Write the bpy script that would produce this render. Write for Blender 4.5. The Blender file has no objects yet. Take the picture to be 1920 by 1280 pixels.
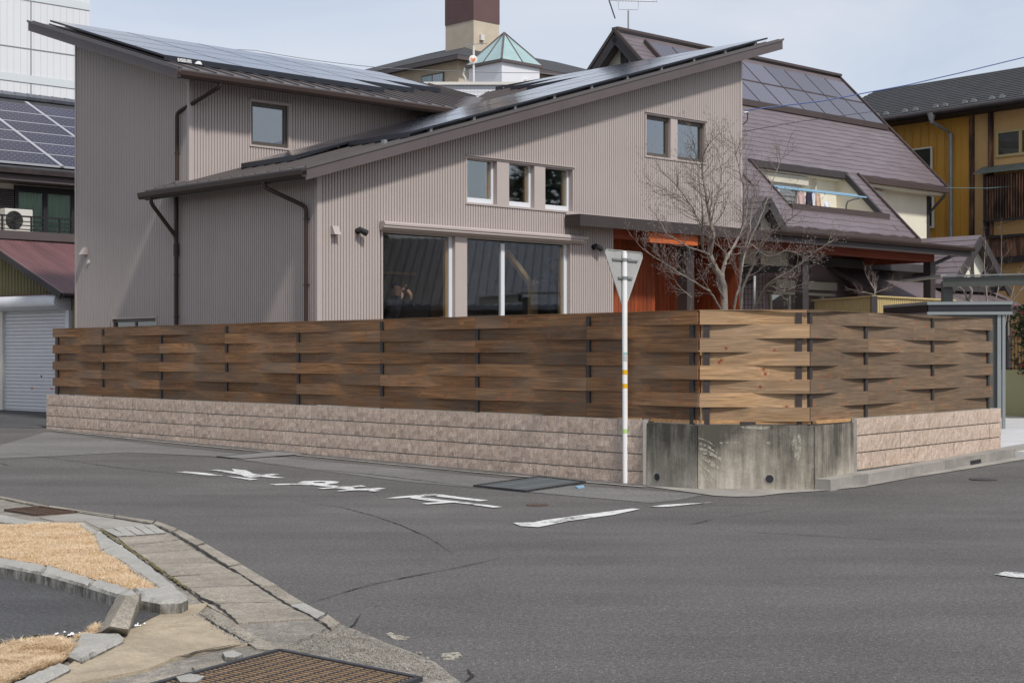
import bpy, math, random
from math import radians, sin, cos, pi, sqrt, atan2, exp, log
from mathutils import Vector, Matrix, noise
random.seed(7)
SC = bpy.context.scene
COL = SC.collection

# ------------------------------------------------------------------ camera
cam_d = bpy.data.cameras.new('camera'); cam = bpy.data.objects.new('camera', cam_d); COL.objects.link(cam)
cam.location = (0, 0, 1.5); cam.rotation_euler = (radians(90), 0, 0)
cam_d.sensor_width = 36; cam_d.lens = 36*2950/1920; cam_d.shift_y = 26/1920
cam_d.clip_start = 0.1; cam_d.clip_end = 2000
SC.camera = cam

# ------------------------------------------------------------------ light
SUN_EL = 50.0; SX, SY = 0.53, -0.848
sun_d = bpy.data.lights.new('sun', 'SUN'); sun = bpy.data.objects.new('sun', sun_d); COL.objects.link(sun)
sun_d.energy = 2.6; sun_d.angle = radians(5); sun_d.color = (1.0, 0.955, 0.90)
ts = Vector((SX*cos(radians(SUN_EL)), SY*cos(radians(SUN_EL)), sin(radians(SUN_EL))))
sun.rotation_euler = ts.to_track_quat('Z', 'Y').to_euler()
sun.location = (10, -10, 30)
world = bpy.data.worlds.new('World'); SC.world = world; world.use_nodes = True
wn = world.node_tree.nodes; wl = world.node_tree.links; wn.clear()
sky = wn.new('ShaderNodeTexSky'); sky.sky_type = 'NISHITA'; sky.sun_disc = False
sky.sun_elevation = radians(SUN_EL); sky.sun_rotation = atan2(SX, SY)
sky.air_density = 1.0; sky.dust_density = 1.2; sky.ozone_density = 1.2
tc = wn.new('ShaderNodeTexCoord'); mp = wn.new('ShaderNodeMapping'); mp.inputs['Scale'].default_value = (1, 1, 3.2)
nz = wn.new('ShaderNodeTexNoise'); nz.inputs['Scale'].default_value = 2.6; nz.inputs['Detail'].default_value = 6
nz.inputs['Roughness'].default_value = 0.52; nz.inputs['Distortion'].default_value = 0.5
rp = wn.new('ShaderNodeValToRGB'); rp.color_ramp.elements[0].position = 0.30; rp.color_ramp.elements[0].color = (0.34,)*3+(1,)
rp.color_ramp.elements[1].position = 0.72; rp.color_ramp.elements[1].color = (0.97,)*3+(1,)
bgs = wn.new('ShaderNodeBackground'); bgs.inputs['Strength'].default_value = 0.10
bgc = wn.new('ShaderNodeBackground'); bgc.inputs['Color'].default_value = (0.69, 0.71, 0.775, 1); bgc.inputs['Strength'].default_value = 0.84
mx = wn.new('ShaderNodeMixShader'); wo = wn.new('ShaderNodeOutputWorld')
wl.new(tc.outputs['Generated'], mp.inputs['Vector']); wl.new(mp.outputs[0], nz.inputs['Vector']); wl.new(nz.outputs['Fac'], rp.inputs[0])
wl.new(sky.outputs[0], bgs.inputs['Color']); wl.new(rp.outputs[0], mx.inputs[0]); wl.new(bgs.outputs[0], mx.inputs[1])
wl.new(bgc.outputs[0], mx.inputs[2]); wl.new(mx.outputs[0], wo.inputs[0])
SC.view_settings.view_transform = 'Standard'; SC.view_settings.look = 'None'
SC.view_settings.exposure = 0.40; SC.view_settings.gamma = 1; SC.view_settings.use_curve_mapping = False

# ------------------------------------------------------------------ materials
class N:
    def __init__(s, name):
        s.m = bpy.data.materials.new(name); s.m.use_nodes = True
        s.n = s.m.node_tree.nodes; s.l = s.m.node_tree.links
        s.b = s.n['Principled BSDF']; s.out = s.n['Material Output']
        s.tc = s.n.new('ShaderNodeTexCoord')
    def mapping(s, scale=(1, 1, 1), src='Object', rot=(0, 0, 0), rnd=False):
        m = s.n.new('ShaderNodeMapping'); m.inputs['Scale'].default_value = scale; m.inputs['Rotation'].default_value = rot
        s.l.new(s.tc.outputs[src], m.inputs['Vector'])
        if rnd:
            oi = s.n.new('ShaderNodeObjectInfo'); mu = s.n.new('ShaderNodeMath'); mu.operation = 'MULTIPLY'; mu.inputs[1].default_value = 57.0
            s.l.new(oi.outputs['Random'], mu.inputs[0]); cx = s.n.new('ShaderNodeCombineXYZ')
            for k in range(3): s.l.new(mu.outputs[0], cx.inputs[k])
            s.l.new(cx.outputs[0], m.inputs['Location'])
        return m.outputs[0]
    def noise(s, vec, scale=5, detail=4, rough=.55, dist=0):
        t = s.n.new('ShaderNodeTexNoise'); t.inputs['Scale'].default_value = scale; t.inputs['Detail'].default_value = detail
        t.inputs['Roughness'].default_value = rough; t.inputs['Distortion'].default_value = dist
        s.l.new(vec, t.inputs['Vector']); return t.outputs['Fac']
    def vor(s, vec, scale=5, feature='F1', out='Distance', rand=1):
        t = s.n.new('ShaderNodeTexVoronoi'); t.feature = feature; t.inputs['Scale'].default_value = scale; t.inputs['Randomness'].default_value = rand
        s.l.new(vec, t.inputs['Vector']); return t.outputs[out]
    def ramp(s, fac, stops):
        r = s.n.new('ShaderNodeValToRGB'); e = r.color_ramp.elements
        while len(e) < len(stops): e.new(.5)
        for k, (p, c) in enumerate(stops):
            e[k].position = p; e[k].color = (tuple(c) if isinstance(c, (tuple, list)) else (c,)*3)[:3] + (1,)
        s.l.new(fac, r.inputs[0]); return r.outputs[0]
    def mix(s, fac, a, b, mode='MIX'):
        m = s.n.new('ShaderNodeMix'); m.data_type = 'RGBA'; m.blend_type = mode
        for sock, v in ((m.inputs[0], fac), (m.inputs[6], a), (m.inputs[7], b)):
            if hasattr(v, 'links'): s.l.new(v, sock)
            else: sock.default_value = v if not isinstance(v, (tuple, list)) else tuple(v)[:3] + (1,)
        return m.outputs[2]
    def math(s, op, a, b=0.0, c=None):
        m = s.n.new('ShaderNodeMath'); m.operation = op
        for k, v in enumerate((a, b) if c is None else (a, b, c)):
            if hasattr(v, 'links'): s.l.new(v, m.inputs[k])
            else: m.inputs[k].default_value = v
        return m.outputs[0]
    def sep(s, vec):
        x = s.n.new('ShaderNodeSeparateXYZ'); s.l.new(vec, x.inputs[0]); return x.outputs
    def rand(s):
        return s.n.new('ShaderNodeObjectInfo').outputs['Random']
    def col(s, c):
        if hasattr(c, 'links'): s.l.new(c, s.b.inputs['Base Color'])
        else: s.b.inputs['Base Color'].default_value = tuple(c)[:3] + (1,)
    def bump(s, h, strength=.3, dist=.01):
        b = s.n.new('ShaderNodeBump'); b.inputs['Strength'].default_value = strength; b.inputs['Distance'].default_value = dist
        s.l.new(h, b.inputs['Height']); s.l.new(b.outputs[0], s.b.inputs['Normal'])
    def set(s, rough=.6, metal=0, spec=.5):
        s.b.inputs['Roughness'].default_value = rough; s.b.inputs['Metallic'].default_value = metal; s.b.inputs['Specular IOR Level'].default_value = spec
        return s

def pm(name, c, var=.15, scale=3, rough=.6, bump=0, bscale=60, metal=0, spec=.4, rnd=0, stretch=(1, 1, 1)):
    m = N(name).set(rough, metal, spec); v = m.mapping(stretch, rnd=False)
    f = m.noise(v, scale, 6, .6)
    lo = [x*(1-var) for x in c]; hi = [min(1, x*(1+var)) for x in c]
    cc = m.ramp(f, [(.3, lo), (.7, hi)])
    if rnd: cc = m.mix(1.0, cc, m.ramp(m.rand(), [(0, 1-rnd), (1, 1+rnd*.0)]), 'MULTIPLY')
    m.col(cc)
    if bump: m.bump(m.noise(v, bscale, 4), bump, .01)
    return m.m

def asphalt(name, base, tint=(1, 1, 1.01), patch=.15, speck=.55):
    m = N(name).set(.88, 0, .28); v = m.mapping()
    a = [base*t for t in tint]
    big = m.ramp(m.noise(v, .45, 5, .6), [(.3, [x*(1-patch) for x in a]), (.7, [x*(1+patch) for x in a])])
    fine = m.mix(1, m.ramp(m.noise(v, 34, 3, .85), [(.32, .62), (.5, 1.0), (.68, 1.42)]), m.ramp(m.noise(v, 110, 2, .9), [(.3, .6), (.5, 1.0), (.7, 1.5)]), 'MULTIPLY')
    c = m.mix(1, big, fine, 'MULTIPLY')
    vd = m.vor(v, 75, out='Color')
    sp = m.ramp(m.sep(vd)[0], [(.70, 0), (.95, 1)])
    d = m.ramp(m.vor(v, 75), [(.28, 1), (.42, 0)])
    c = m.mix(m.math('MULTIPLY', m.math('MULTIPLY', sp, d), speck), c, (.34, .33, .31))
    st = m.ramp(m.noise(m.mapping((.25, 1.2, 1), rot=(0, 0, .8)), 1.1, 4, .6), [(.40, 1.05), (.7, .82)])
    c = m.mix(1, c, st, 'MULTIPLY')
    bl = m.ramp(m.noise(m.mapping((1, 1, 1)), 2.3, 5, .7, 1.5), [(.60, 1.0), (.72, .80)]); c = m.mix(1, c, bl, 'MULTIPLY')
    wh = m.ramp(m.noise(m.mapping((.12, .9, 1), rot=(0, 0, -.25)), 2.0, 3, .5), [(.4, .98), (.65, 1.03)]); c = m.mix(1, c, wh, 'MULTIPLY')
    m.col(c); m.bump(m.noise(v, 110, 2, .8), .55, .006); return m.m

def concrete(name, c, var=.2, agg=.5, rough=.85, scale=1.8, crack=False, dirt=.5):
    m = N(name).set(rough, 0, .3); v = m.mapping(rnd=True)
    base = m.ramp(m.noise(v, scale, 7, .65), [(.28, [x*(1-var) for x in c]), (.72, [x*(1+var) for x in c])])
    fine = m.mix(1, m.ramp(m.noise(v, 90, 3, .8), [(.3, 1-agg*.6), (.7, 1+agg*.45)]), m.ramp(m.noise(v, 24, 4, .8), [(.3, 1-agg*.35), (.7, 1+agg*.25)]), 'MULTIPLY')
    base = m.mix(1, base, fine, 'MULTIPLY')
    pv = m.sep(m.vor(v, 85, out='Color'))
    sp = m.math('MULTIPLY', m.ramp(pv[0], [(.72, 0), (.8, 1)]), m.ramp(m.vor(v, 85), [(.3, 1), (.45, 0)]))
    base = m.mix(m.math('MULTIPLY', sp, agg), base, m.mix(pv[1], (.48, .38, .28), (.13, .13, .13)))
    dd = m.ramp(m.noise(v, .9, 6, .7, 1.0), [(.42, 1.0), (.62, 1-dirt*.35)])
    base = m.mix(1, base, dd, 'MULTIPLY')
    m.col(base); m.bump(m.noise(v, 75, 4, .8), .5, .008); return m.m

def wood_board(name, a, b, knot, rnd=.25, stain=.6, rough=.7, spec=.25, axis=0, kn=1.0):
    m = N(name).set(rough, 0, spec)
    s1 = [14, 14, 14]; s1[axis] = .55; s2 = [60, 60, 60]; s2[axis] = 1.6; s3 = [6.5, 6.5, 6.5]; s3[axis] = 2.1
    v1 = m.mapping(tuple(s1), rnd=True); v2 = m.mapping(tuple(s2), rnd=True); vk = m.mapping(tuple(s3), rnd=True)
    sx = m.sep(m.mapping((1, 1, 1), rnd=True)); cxy = m.n.new('ShaderNodeCombineXYZ'); m.l.new(sx[0], cxy.inputs[0]); m.l.new(sx[2], cxy.inputs[1])
    def vor2(o):
        t = m.n.new('ShaderNodeTexVoronoi'); t.voronoi_dimensions = '2D'; t.inputs['Scale'].default_value = 5.2; m.l.new(cxy.outputs[0], t.inputs['Vector']); return t.outputs[o]
    kd = vor2('Distance'); kr = m.sep(vor2('Color'))[0]
    near = m.math('MULTIPLY', m.ramp(kd, [(0, 1), (.30, 0)]), m.ramp(kr, [(.62, 0), (.66, 1)]))
    wv = m.n.new('ShaderNodeVectorMath'); wv.operation = 'ADD'; sc = m.n.new('ShaderNodeCombineXYZ')
    dsp = m.math('MULTIPLY', near, 1.6)
    for k in range(3): m.l.new(dsp, sc.inputs[k])
    m.l.new(v1, wv.inputs[0]); m.l.new(sc.outputs[0], wv.inputs[1])
    g1 = m.noise(wv.outputs[0], 1.0, 5, .65, 1.2); g2 = m.noise(v2, 1.0, 3, .6)
    c = m.ramp(g1, [(.30, a), (.52, [(x+y)/2 for x, y in zip(a, b)]), (.72, b)])
    c = m.mix(1, c, m.ramp(g2, [(.3, .62), (.7, 1.28)]), 'MULTIPLY')
    ws = m.noise(m.mapping((.9, .9, .9), rnd=True), 1.3, 5, .6)
    grey = [.38*(a[0]+b[0])/1.7+.015]*3
    grey = [grey[0]*1.10, grey[1]*.93, grey[2]*.74]
    c = m.mix(m.math('MULTIPLY', m.ramp(ws, [(.40, 0), (.62, 1)]), stain), c, grey)
    kc = m.math('MULTIPLY', m.ramp(kd, [(.05, 1), (.085, 0)]), m.ramp(kr, [(.62, 0), (.66, 1)]))
    kc2 = m.math('MULTIPLY', m.ramp(kd, [(.08, 1), (.17, 0)]), m.ramp(kr, [(.62, 0), (.66, 1)]))
    c = m.mix(m.math('MULTIPLY', kc2, .5*kn), c, [knot[0]*1.3, knot[1]*1.3, knot[2]*1.2])
    c = m.mix(m.math('MULTIPLY', kc, .9*kn), c, knot)
    c = m.mix(1, c, m.ramp(m.rand(), [(0, 1-rnd*1.3), (1, 1+rnd*1.2)]), 'MULTIPLY')
    m.col(c); m.bump(g2, .25, .003); return m.m

def glass(name, tint=.55, refl=1.0, rough=.02):
    m = N(name); m.n.remove(m.b)
    tr = m.n.new('ShaderNodeBsdfTransparent'); tr.inputs[0].default_value = (tint, tint, tint*.98, 1)
    gl = m.n.new('ShaderNodeBsdfGlossy'); gl.inputs['Roughness'].default_value = rough; gl.inputs['Color'].default_value = (.95, .97, 1, 1)
    fr = m.n.new('ShaderNodeFresnel'); fr.inputs[0].default_value = 1.5
    f2 = m.math('MULTIPLY', fr.outputs[0], 1.9*refl)
    v = m.mapping(); bp = m.n.new('ShaderNodeBump'); bp.inputs['Strength'].default_value = .02; bp.inputs['Distance'].default_value = .02
    m.l.new(m.noise(v, 1.2, 2), bp.inputs['Height']); m.l.new(bp.outputs[0], gl.inputs['Normal'])
    mi = m.n.new('ShaderNodeMixShader'); m.l.new(f2, mi.inputs[0]); m.l.new(tr.outputs[0], mi.inputs[1]); m.l.new(gl.outputs[0], mi.inputs[2])
    m.l.new(mi.outputs[0], m.out.inputs[0]); return m.m

def solar(name, cell, line, nx, ny, refl=.5, dot=.0, dotc=(.5, .5, .55), rough=.09, coat=0.0):
    m = N(name).set(rough, 0, refl); v = m.mapping(src='Generated')
    s = m.sep(v)
    def grid(o, n, w):
        f = m.math('FRACT', m.math('MULTIPLY', o, n)); return m.math('LESS_THAN', m.math('ABSOLUTE', m.math('SUBTRACT', f, .5)), .5-w)
    inside = m.math('MULTIPLY', grid(s[0], nx, .02), grid(s[1], ny, .02))
    c = m.mix(inside, line, cell); m.b.inputs['Coat Weight'].default_value = coat; m.b.inputs['Coat Roughness'].default_value = rough*.6; m.b.inputs['Coat IOR'].default_value = 1.6
    if dot:
        fx = m.math('SUBTRACT', m.math('FRACT', m.math('ADD', m.math('MULTIPLY', s[0], nx), .5)), .5)
        fy = m.math('SUBTRACT', m.math('FRACT', m.math('ADD', m.math('MULTIPLY', s[1], ny), .5)), .5)
        d = m.math('ADD', m.math('ABSOLUTE', fx), m.math('ABSOLUTE', fy))
        c = m.mix(m.math('LESS_THAN', d, dot), c, dotc)
    c = m.mix(1, c, m.ramp(m.rand(), [(0, .8), (1, 1.15)]), 'MULTIPLY')
    m.col(c); return m.m

M = {}
M['siding'] = pm('taupe_metal_siding', (.40, .348, .325), .05, .8, .48, .05, 200, spec=.35)
M['trim'] = pm('taupe_trim', (.41, .355, .332), .04, 2, .45, spec=.35)
M['fascia'] = pm('brown_fascia_metal', (.098, .080, .080), .08, 1.2, .5, spec=.35)
M['roofmetal'] = pm('brown_metal_roof', (.098, .085, .082), .12, 1.2, .42, spec=.5)
M['gutter'] = pm('brown_gutter', (.040, .025, .020), .12, 2, .45, spec=.3)
M['porchdark'] = pm('dark_porch_metal', (.048, .038, .036), .1, 2, .5, spec=.3)
M['black'] = pm('black_metal', (.02, .02, .022), .1, 2, .5)
M['alu'] = pm('silver_aluminium', (.55, .56, .58), .06, 3, .35, metal=.6)
M['whiteframe'] = pm('white_window_frame', (.62, .64, .67), .03, 3, .4)
M['bronze'] = pm('bronze_window_frame', (.085, .072, .062), .08, 3, .4)
M['solarA'] = solar('dark_solar_glass', (.012, .014, .024), (.03, .03, .035), 6, 10, .8, rough=.16, coat=.5)
M['pframe'] = pm('black_panel_frame', (.018, .019, .026), .1, 3, .4)
M['solarL'] = solar('blue_solar_cells', (.028, .028, .052), (.045, .045, .068), 10, 5, .25, .15, (.26, .26, .29), rough=.4)
M['solarT'] = solar('grey_blue_solar_cells', (.095, .096, .125), (.12, .12, .16), 6, 8, .6, .13, (.22, .22, .27), rough=.35)
M['glass'] = glass('window_glass', .55, 1.35); M['glassup'] = glass('sky_reflecting_glass', .35, 3.2)
M['glassdark'] = glass('window_glass_dark', .92, .26)
M['glassclear'] = glass('clear_door_glass', .9, .6)
M['board'] = wood_board('weathered_cedar_board', (.150, .070, .030), (.36, .190, .085), (.27, .085, .038), .26, .55)
M['boardR'] = wood_board('grey_brown_cedar_board', (.150, .095, .055), (.255, .170, .105), (.26, .09, .04), .14, .42)
M['boardN'] = wood_board('fresh_cedar_board', (.30, .175, .085), (.50, .325, .18), (.22, .05, .02), .16, .35)
M['post'] = pm('dark_brown_post', (.045, .036, .034), .15, 3, .5)
M['raw'] = wood_board('raw_cedar_batten', (.40, .21, .09), (.55, .33, .15), (.2, .06, .02), .1, .1)
M['asphalt'] = asphalt('road_asphalt', .094, (1.05, 1.0, .95))
M['asphalt_old'] = asphalt('old_gutter_asphalt', .150, (1.02, 1, .95), .12, .25)
M['asphalt_lot'] = asphalt('dark_lot_asphalt', .072, (1, 1, 1.02), .22, .25)
M['crack'] = pm('dark_crack', (.022, .021, .020), .3, 20, .95)
M['seal'] = pm('sealed_joint', (.034, .033, .034), .3, 20, .8)
M['conc'] = concrete('aggregate_concrete', (.325, .292, .238), .30, .95)
M['concs'] = concrete('sandy_concrete', (.42, .35, .25), .2, .4, dirt=1.0)
M['rubble'] = concrete('broken_aggregate', (.26, .24, .205), .30, .95, scale=7)
def kerb_mat(name, c):
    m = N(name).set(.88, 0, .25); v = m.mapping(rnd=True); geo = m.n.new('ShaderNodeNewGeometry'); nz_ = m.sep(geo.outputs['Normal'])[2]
    base = m.ramp(m.noise(v, 2.5, 7, .65), [(.28, [x*.84 for x in c]), (.72, [x*1.14 for x in c])])
    base = m.mix(1, base, m.mix(1, m.ramp(m.noise(v, 90, 3, .8), [(.3, .72), (.7, 1.25)]), m.ramp(m.noise(v, 22, 4, .8), [(.3, .86), (.7, 1.12)]), 'MULTIPLY'), 'MULTIPLY')
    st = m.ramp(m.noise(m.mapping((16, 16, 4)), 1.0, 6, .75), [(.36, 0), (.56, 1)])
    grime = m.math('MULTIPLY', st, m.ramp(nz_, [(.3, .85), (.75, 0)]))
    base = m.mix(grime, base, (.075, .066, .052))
    m.col(base); m.bump(m.noise(v, 60, 5, .8), .5, .008); return m.m
M['conck'] = kerb_mat('kerb_concrete', (.345, .335, .305))
M['concp'] = concrete('pale_concrete', (.50, .50, .50), .06, .08, dirt=.25)
M['concw'] = concrete('worn_concrete', (.32, .30, .27), .14, .3, dirt=.8)
M['soil'] = pm('bare_soil', (.16, .12, .085), .3, 5, .95, .5, 40)
M['ground'] = pm('town_ground', (.15, .145, .135), .2, .2, .95)
M['cream'] = pm('cream_render', (.74, .70, .58), .05, 1.5, .8)
M['timber'] = pm('dark_timber', (.050, .044, .046), .15, 3, .7)
M['slate'] = pm('brown_slate', (.150, .122, .130), .10, 2.5, .42, .15, 60, spec=.6, rnd=.14)
M['slate2'] = pm('brown_slate_gutter', (.07, .052, .050), .1, 2, .5)
M['rolled'] = pm('ivory_shutter', (.55, .52, .43), .04, 2, .6)
M['yellow'] = pm('ochre_metal_siding', (.62, .325, .055), .08, 1.0, .5, .05, 60)
M['plaster'] = pm('ochre_plaster', (.58, .36, .15), .08, 1.2, .85, .3, 80)
M['charpost'] = pm('charred_post', (.032, .024, .024), .4, 3, .8)
M['darkroof'] = pm('charcoal_roof', (.045, .046, .050), .20, 3, .8, .3, 30)
M['whitetile'] = pm('white_wall_tile', (.66, .67, .70), .04, .5, .5)
M['whitepanel'] = pm('white_cladding_panel', (.66, .67, .69), .04, .3, .5)
M['beigetile'] = pm('beige_wall_tile', (.50, .43, .33), .08, 2, .75)
M['browntower'] = pm('maroon_cladding', (.125, .072, .068), .08, 1, .7)
M['lantern'] = pm('pale_green_glass', (.30, .42, .42), .12, 2, .15, spec=.6)
M['redwood'] = wood_board('red_stained_board', (.19, .036, .012), (.30, .066, .020), (.16, .03, .012), .14, .10, axis=2, kn=.6)
M['redbeam'] = wood_board('red_stained_beam', (.22, .050, .028), (.30, .075, .038), (.14, .03, .02), .05, .05)
M['orange'] = wood_board('sunlit_red_beam', (.46, .10, .028), (.56, .14, .038), (.4, .08, .02), .05, .0)  # brighter copy of the red beam, sunlight on its end put into the colour
M['interior'] = pm('dim_room_wall', (.22, .17, .12), .1, 1, .8)
M['intwood'] = pm('pale_interior_timber', (.78, .58, .30), .12, 4, .6, stretch=(6, 6, .6))
M['intwoodd'] = pm('window_inner_timber', (.42, .27, .11), .10, 4, .6, stretch=(6, 6, .6))
M['curtain'] = pm('green_curtain', (.40, .62, .50), .06, 2, .9)
M['pale'] = pm('pale_plastic', (.62, .60, .55), .04, 3, .5)
M['galv'] = pm('galvanised_steel', (.27, .28, .275), .14, 6, .42, metal=.35)
M['signback'] = pm('grey_sign_back', (.40, .40, .385), .10, 5, .55, metal=.1)
M['polewhite'] = pm('white_pole_paint', (.80, .80, .79), .02, 3, .35)
M['tapeyellow'] = pm('yellow_tape', (.75, .42, .015), .05, 8, .5)
M['tapegreen'] = pm('green_tape', (.42, .62, .22), .05, 8, .5)
M['tapegrey'] = pm('grey_tape', (.50, .52, .51), .05, 8, .5)
M['tapeteal'] = pm('teal_tape', (.12, .45, .40), .05, 8, .5)
M['shutter'] = pm('silver_roller_shutter', (.62, .63, .66), .04, 2, .4)
M['olive'] = pm('olive_corrugated_metal', (.19, .165, .082), .16, 1.5, .6)
M['maroon'] = pm('maroon_metal_roof', (.135, .060, .060), .28, 1.2, .38, stretch=(.5, 3, 1))
M['blue'] = pm('light_blue_pole', (.24, .42, .56), .03, 3, .4)
M['grate'] = pm('rusty_steel', (.095, .062, .045), .35, 25, .7, .3, 60, metal=.3)
M['gratedark'] = pm('dark_steel_grating', (.055, .055, .062), .25, 25, .5, metal=.5)
M['silt'] = pm('brown_leaf_silt', (.20, .135, .080), .35, 30, .95, .6, 60)
M['bark'] = pm('grey_bark', (.215, .19, .16), .28, 14, .9, .5, 60)
M['twig'] = pm('pinkish_twig', (.175, .135, .120), .18, 14, .9)
M['leaf'] = pm('glossy_leaf', (.030, .055, .020), .4, 6, .5)
M['flower'] = pm('crimson_flower', (.50, .018, .06), .15, 6, .6)
M['lime'] = pm('lime_render_wall', (.36, .37, .22), .06, 1, .85)
M['yfence'] = pm('straw_metal_fence', (.47, .36, .17), .06, 1, .55)
M['yfenced'] = pm('tan_fence_side', (.30, .17, .06), .06, 1, .55)
M['shedgrey'] = pm('shed_grey_metal', (.24, .26, .265), .06, 2, .4, metal=.2)
M['carport'] = pm('olive_grey_carport', (.085, .088, .078), .08, 2, .45)
M['mauvetile'] = pm('mauve_wall_tile', (.36, .28, .28), .08, 2, .7)
M['groovegrey'] = pm('pale_groove', (.52, .53, .55), .03, 1, .6)
M['cable'] = pm('black_cable', (.02, .02, .025), .05, 2, .5)
M['bluecable'] = pm('blue_cable', (.03, .07, .22), .05, 2, .5)
M['tealcable'] = pm('teal_cable', (.12, .22, .22), .05, 2, .5)
M['skin'] = pm('skin', (.48, .28, .20), .06, 4, .6)
M['jacket'] = pm('dark_jacket', (.03, .034, .045), .2, 8, .9)
M['hair'] = pm('black_hair', (.012, .011, .011), .2, 8, .8)
M['purple'] = pm('purple_cloth', (.14, .05, .13), .2, 8, .9)
M['rust'] = pm('weathered_orange_disc', (.62, .60, .58), .1, 3, .6)
M['tape_or'] = pm('orange_patch', (.62, .20, .07), .3, 5, .7)
M['cloth_pink'] = pm('pink_laundry', (.55, .40, .38), .1, 6, .9)
M['cloth_white'] = pm('white_laundry', (.75, .76, .80), .05, 6, .9)
M['cloth_peach'] = pm('peach_laundry', (.60, .42, .32), .05, 6, .9)
M['cloth_navy'] = pm('navy_laundry', (.03, .03, .06), .1, 6, .9)
M['white_paint'] = pm('plain_white_lettering', (.8, .8, .8), .02, 3, .5)
M['tileroof'] = pm('grey_tile_roof', (.12, .13, .15), .3, 3, .5)
M['copper'] = pm('grey_green_copper', (.14, .165, .145), .15, 3, .6)
M['thatch'] = pm('straw_thatch', (.60, .44, .26), .2, 30, .95, .6, 80)
M['moss'] = pm('moss', (.12, .10, .03), .4, 30, .95, .6, 60)

def rivet_paint(name):
    m = N(name).set(.75, 0, .3); v = m.mapping()
    w = m.noise(v, 26, 6, .75, .6); big = m.noise(v, 3.0, 4, .6)
    f = m.math('ADD', w, m.math('MULTIPLY', m.math('SUBTRACT', big, .5), .7))
    c = m.ramp(f, [(.37, (.14, .14, .14)), (.47, (.60, .60, .585))])
    m.col(c); return m.m
M['paint'] = rivet_paint('worn_white_road_paint')

def split_block(name):
    m = N(name).set(.9, 0, .25); v = m.mapping(rnd=True); va = m.mapping((6, 6, 2.6), rot=(0, .7, 0), rnd=True)
    a = m.noise(va, 3.2, 6, .75, .8); b = m.noise(v, 85, 4, .85)
    c = m.ramp(a, [(.3, (.43, .315, .24)), (.5, (.58, .46, .375)), (.7, (.70, .605, .52))])
    c = m.mix(1, c, m.ramp(b, [(.3, .55), (.52, 1.02), (.72, 1.45)]), 'MULTIPLY')
    c = m.mix(1, c, m.ramp(m.rand(), [(0, (.93, .92, .91)), (.5, (1.0, .97, .94)), (1, (1.04, 1.03, 1.03))]), 'MULTIPLY')
    m.col(c); h = m.math('ADD', m.math('MULTIPLY', a, 1.6), m.math('MULTIPLY', b, .5)); m.bump(h, .8, .02); return m.m
M['block'] = split_block('split_face_block')
M['blockjoint'] = pm('block_core', (.30, .30, .27), .15, 6, .9)

def stained_wall(name):
    m = N(name).set(.88, 0, .25); v = m.mapping((1, 1, 1)); vs = m.mapping((9, 9, .9)); vs2 = m.mapping((26, 26, 1.2))
    z = m.sep(m.tc.outputs['Object'])[2]
    st = m.noise(vs, 1.0, 7, .7); st2 = m.noise(vs2, 1.0, 4, .6); bl = m.noise(v, 2.2, 6, .65)
    zz = m.ramp(z, [(.0, -0.0), (.18, .25), (.40, .62), (.66, 1)])
    f = m.math('ADD', m.math('MULTIPLY', st, .55), m.math('MULTIPLY', st2, .16)); f = m.math('ADD', f, m.math('MULTIPLY', bl, .60))
    f = m.math('ADD', f, m.math('MULTIPLY', m.math('SUBTRACT', zz, .5), .24))
    c = m.ramp(f, [(.44, (.48, .44, .37)), (.61, (.275, .25, .205)), (.80, (.085, .078, .064))])
    c = m.mix(1, c, m.ramp(m.noise(v, 90, 3, .8), [(.3, .8), (.7, 1.15)]), 'MULTIPLY')
    m.col(c); m.bump(m.noise(v, 30, 5, .7), .35, .006); return m.m
M['stained'] = stained_wall('stained_concrete_wall')
def frayed(name, c):
    m = N(name).set(.9, 0, .2); v = m.mapping((9, 9, 5), rot=(0, .5, 0)); f = m.noise(v, 3.5, 6, .75)
    m.col(m.ramp(m.noise(m.mapping(), 12, 5), [(.3, [x*.8 for x in c]), (.7, [x*1.15 for x in c])]))
    m.l.new(m.ramp(f, [(.42, 0), (.54, .85)]), m.b.inputs['Alpha']); return m.m
M['scrape'] = frayed('scraped_concrete', (.42, .39, .32))

def burnt_boards(name):
    m = N(name).set(.8, 0, .25); v = m.mapping((9, 9, .8)); z = m.sep(m.tc.outputs['Object'])[2]
    f = m.math('ADD', m.noise(v, 1, 5, .7), m.math('MULTIPLY', m.noise(m.mapping(), 1.1, 3), .5))
    m.col(m.ramp(f, [(.55, (.022, .02, .02)), (.72, (.10, .055, .035)), (.88, (.30, .15, .09))])); return m.m
M['burnt'] = burnt_boards('burnt_cedar_board')

def grass_mat(name):
    m = N(name).set(.85, 0, .2)
    at = m.n.new('ShaderNodeAttribute'); at.attribute_name = 'tone'; at.attribute_type = 'GEOMETRY'
    c = m.ramp(at.outputs['Fac'], [(0, (.56, .42, .26)), (.3, (.74, .59, .40)), (1, (.86, .74, .56))])
    m.col(c); tr = m.n.new('ShaderNodeBsdfTranslucent'); m.l.new(c, tr.inputs[0]); mi = m.n.new('ShaderNodeMixShader'); mi.inputs[0].default_value = .45; m.l.new(m.b.outputs[0], mi.inputs[1]); m.l.new(tr.outputs[0], mi.inputs[2]); m.l.new(mi.outputs[0], m.out.inputs[0]); return m.m
M['straw'] = grass_mat('dead_straw_grass')

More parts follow.
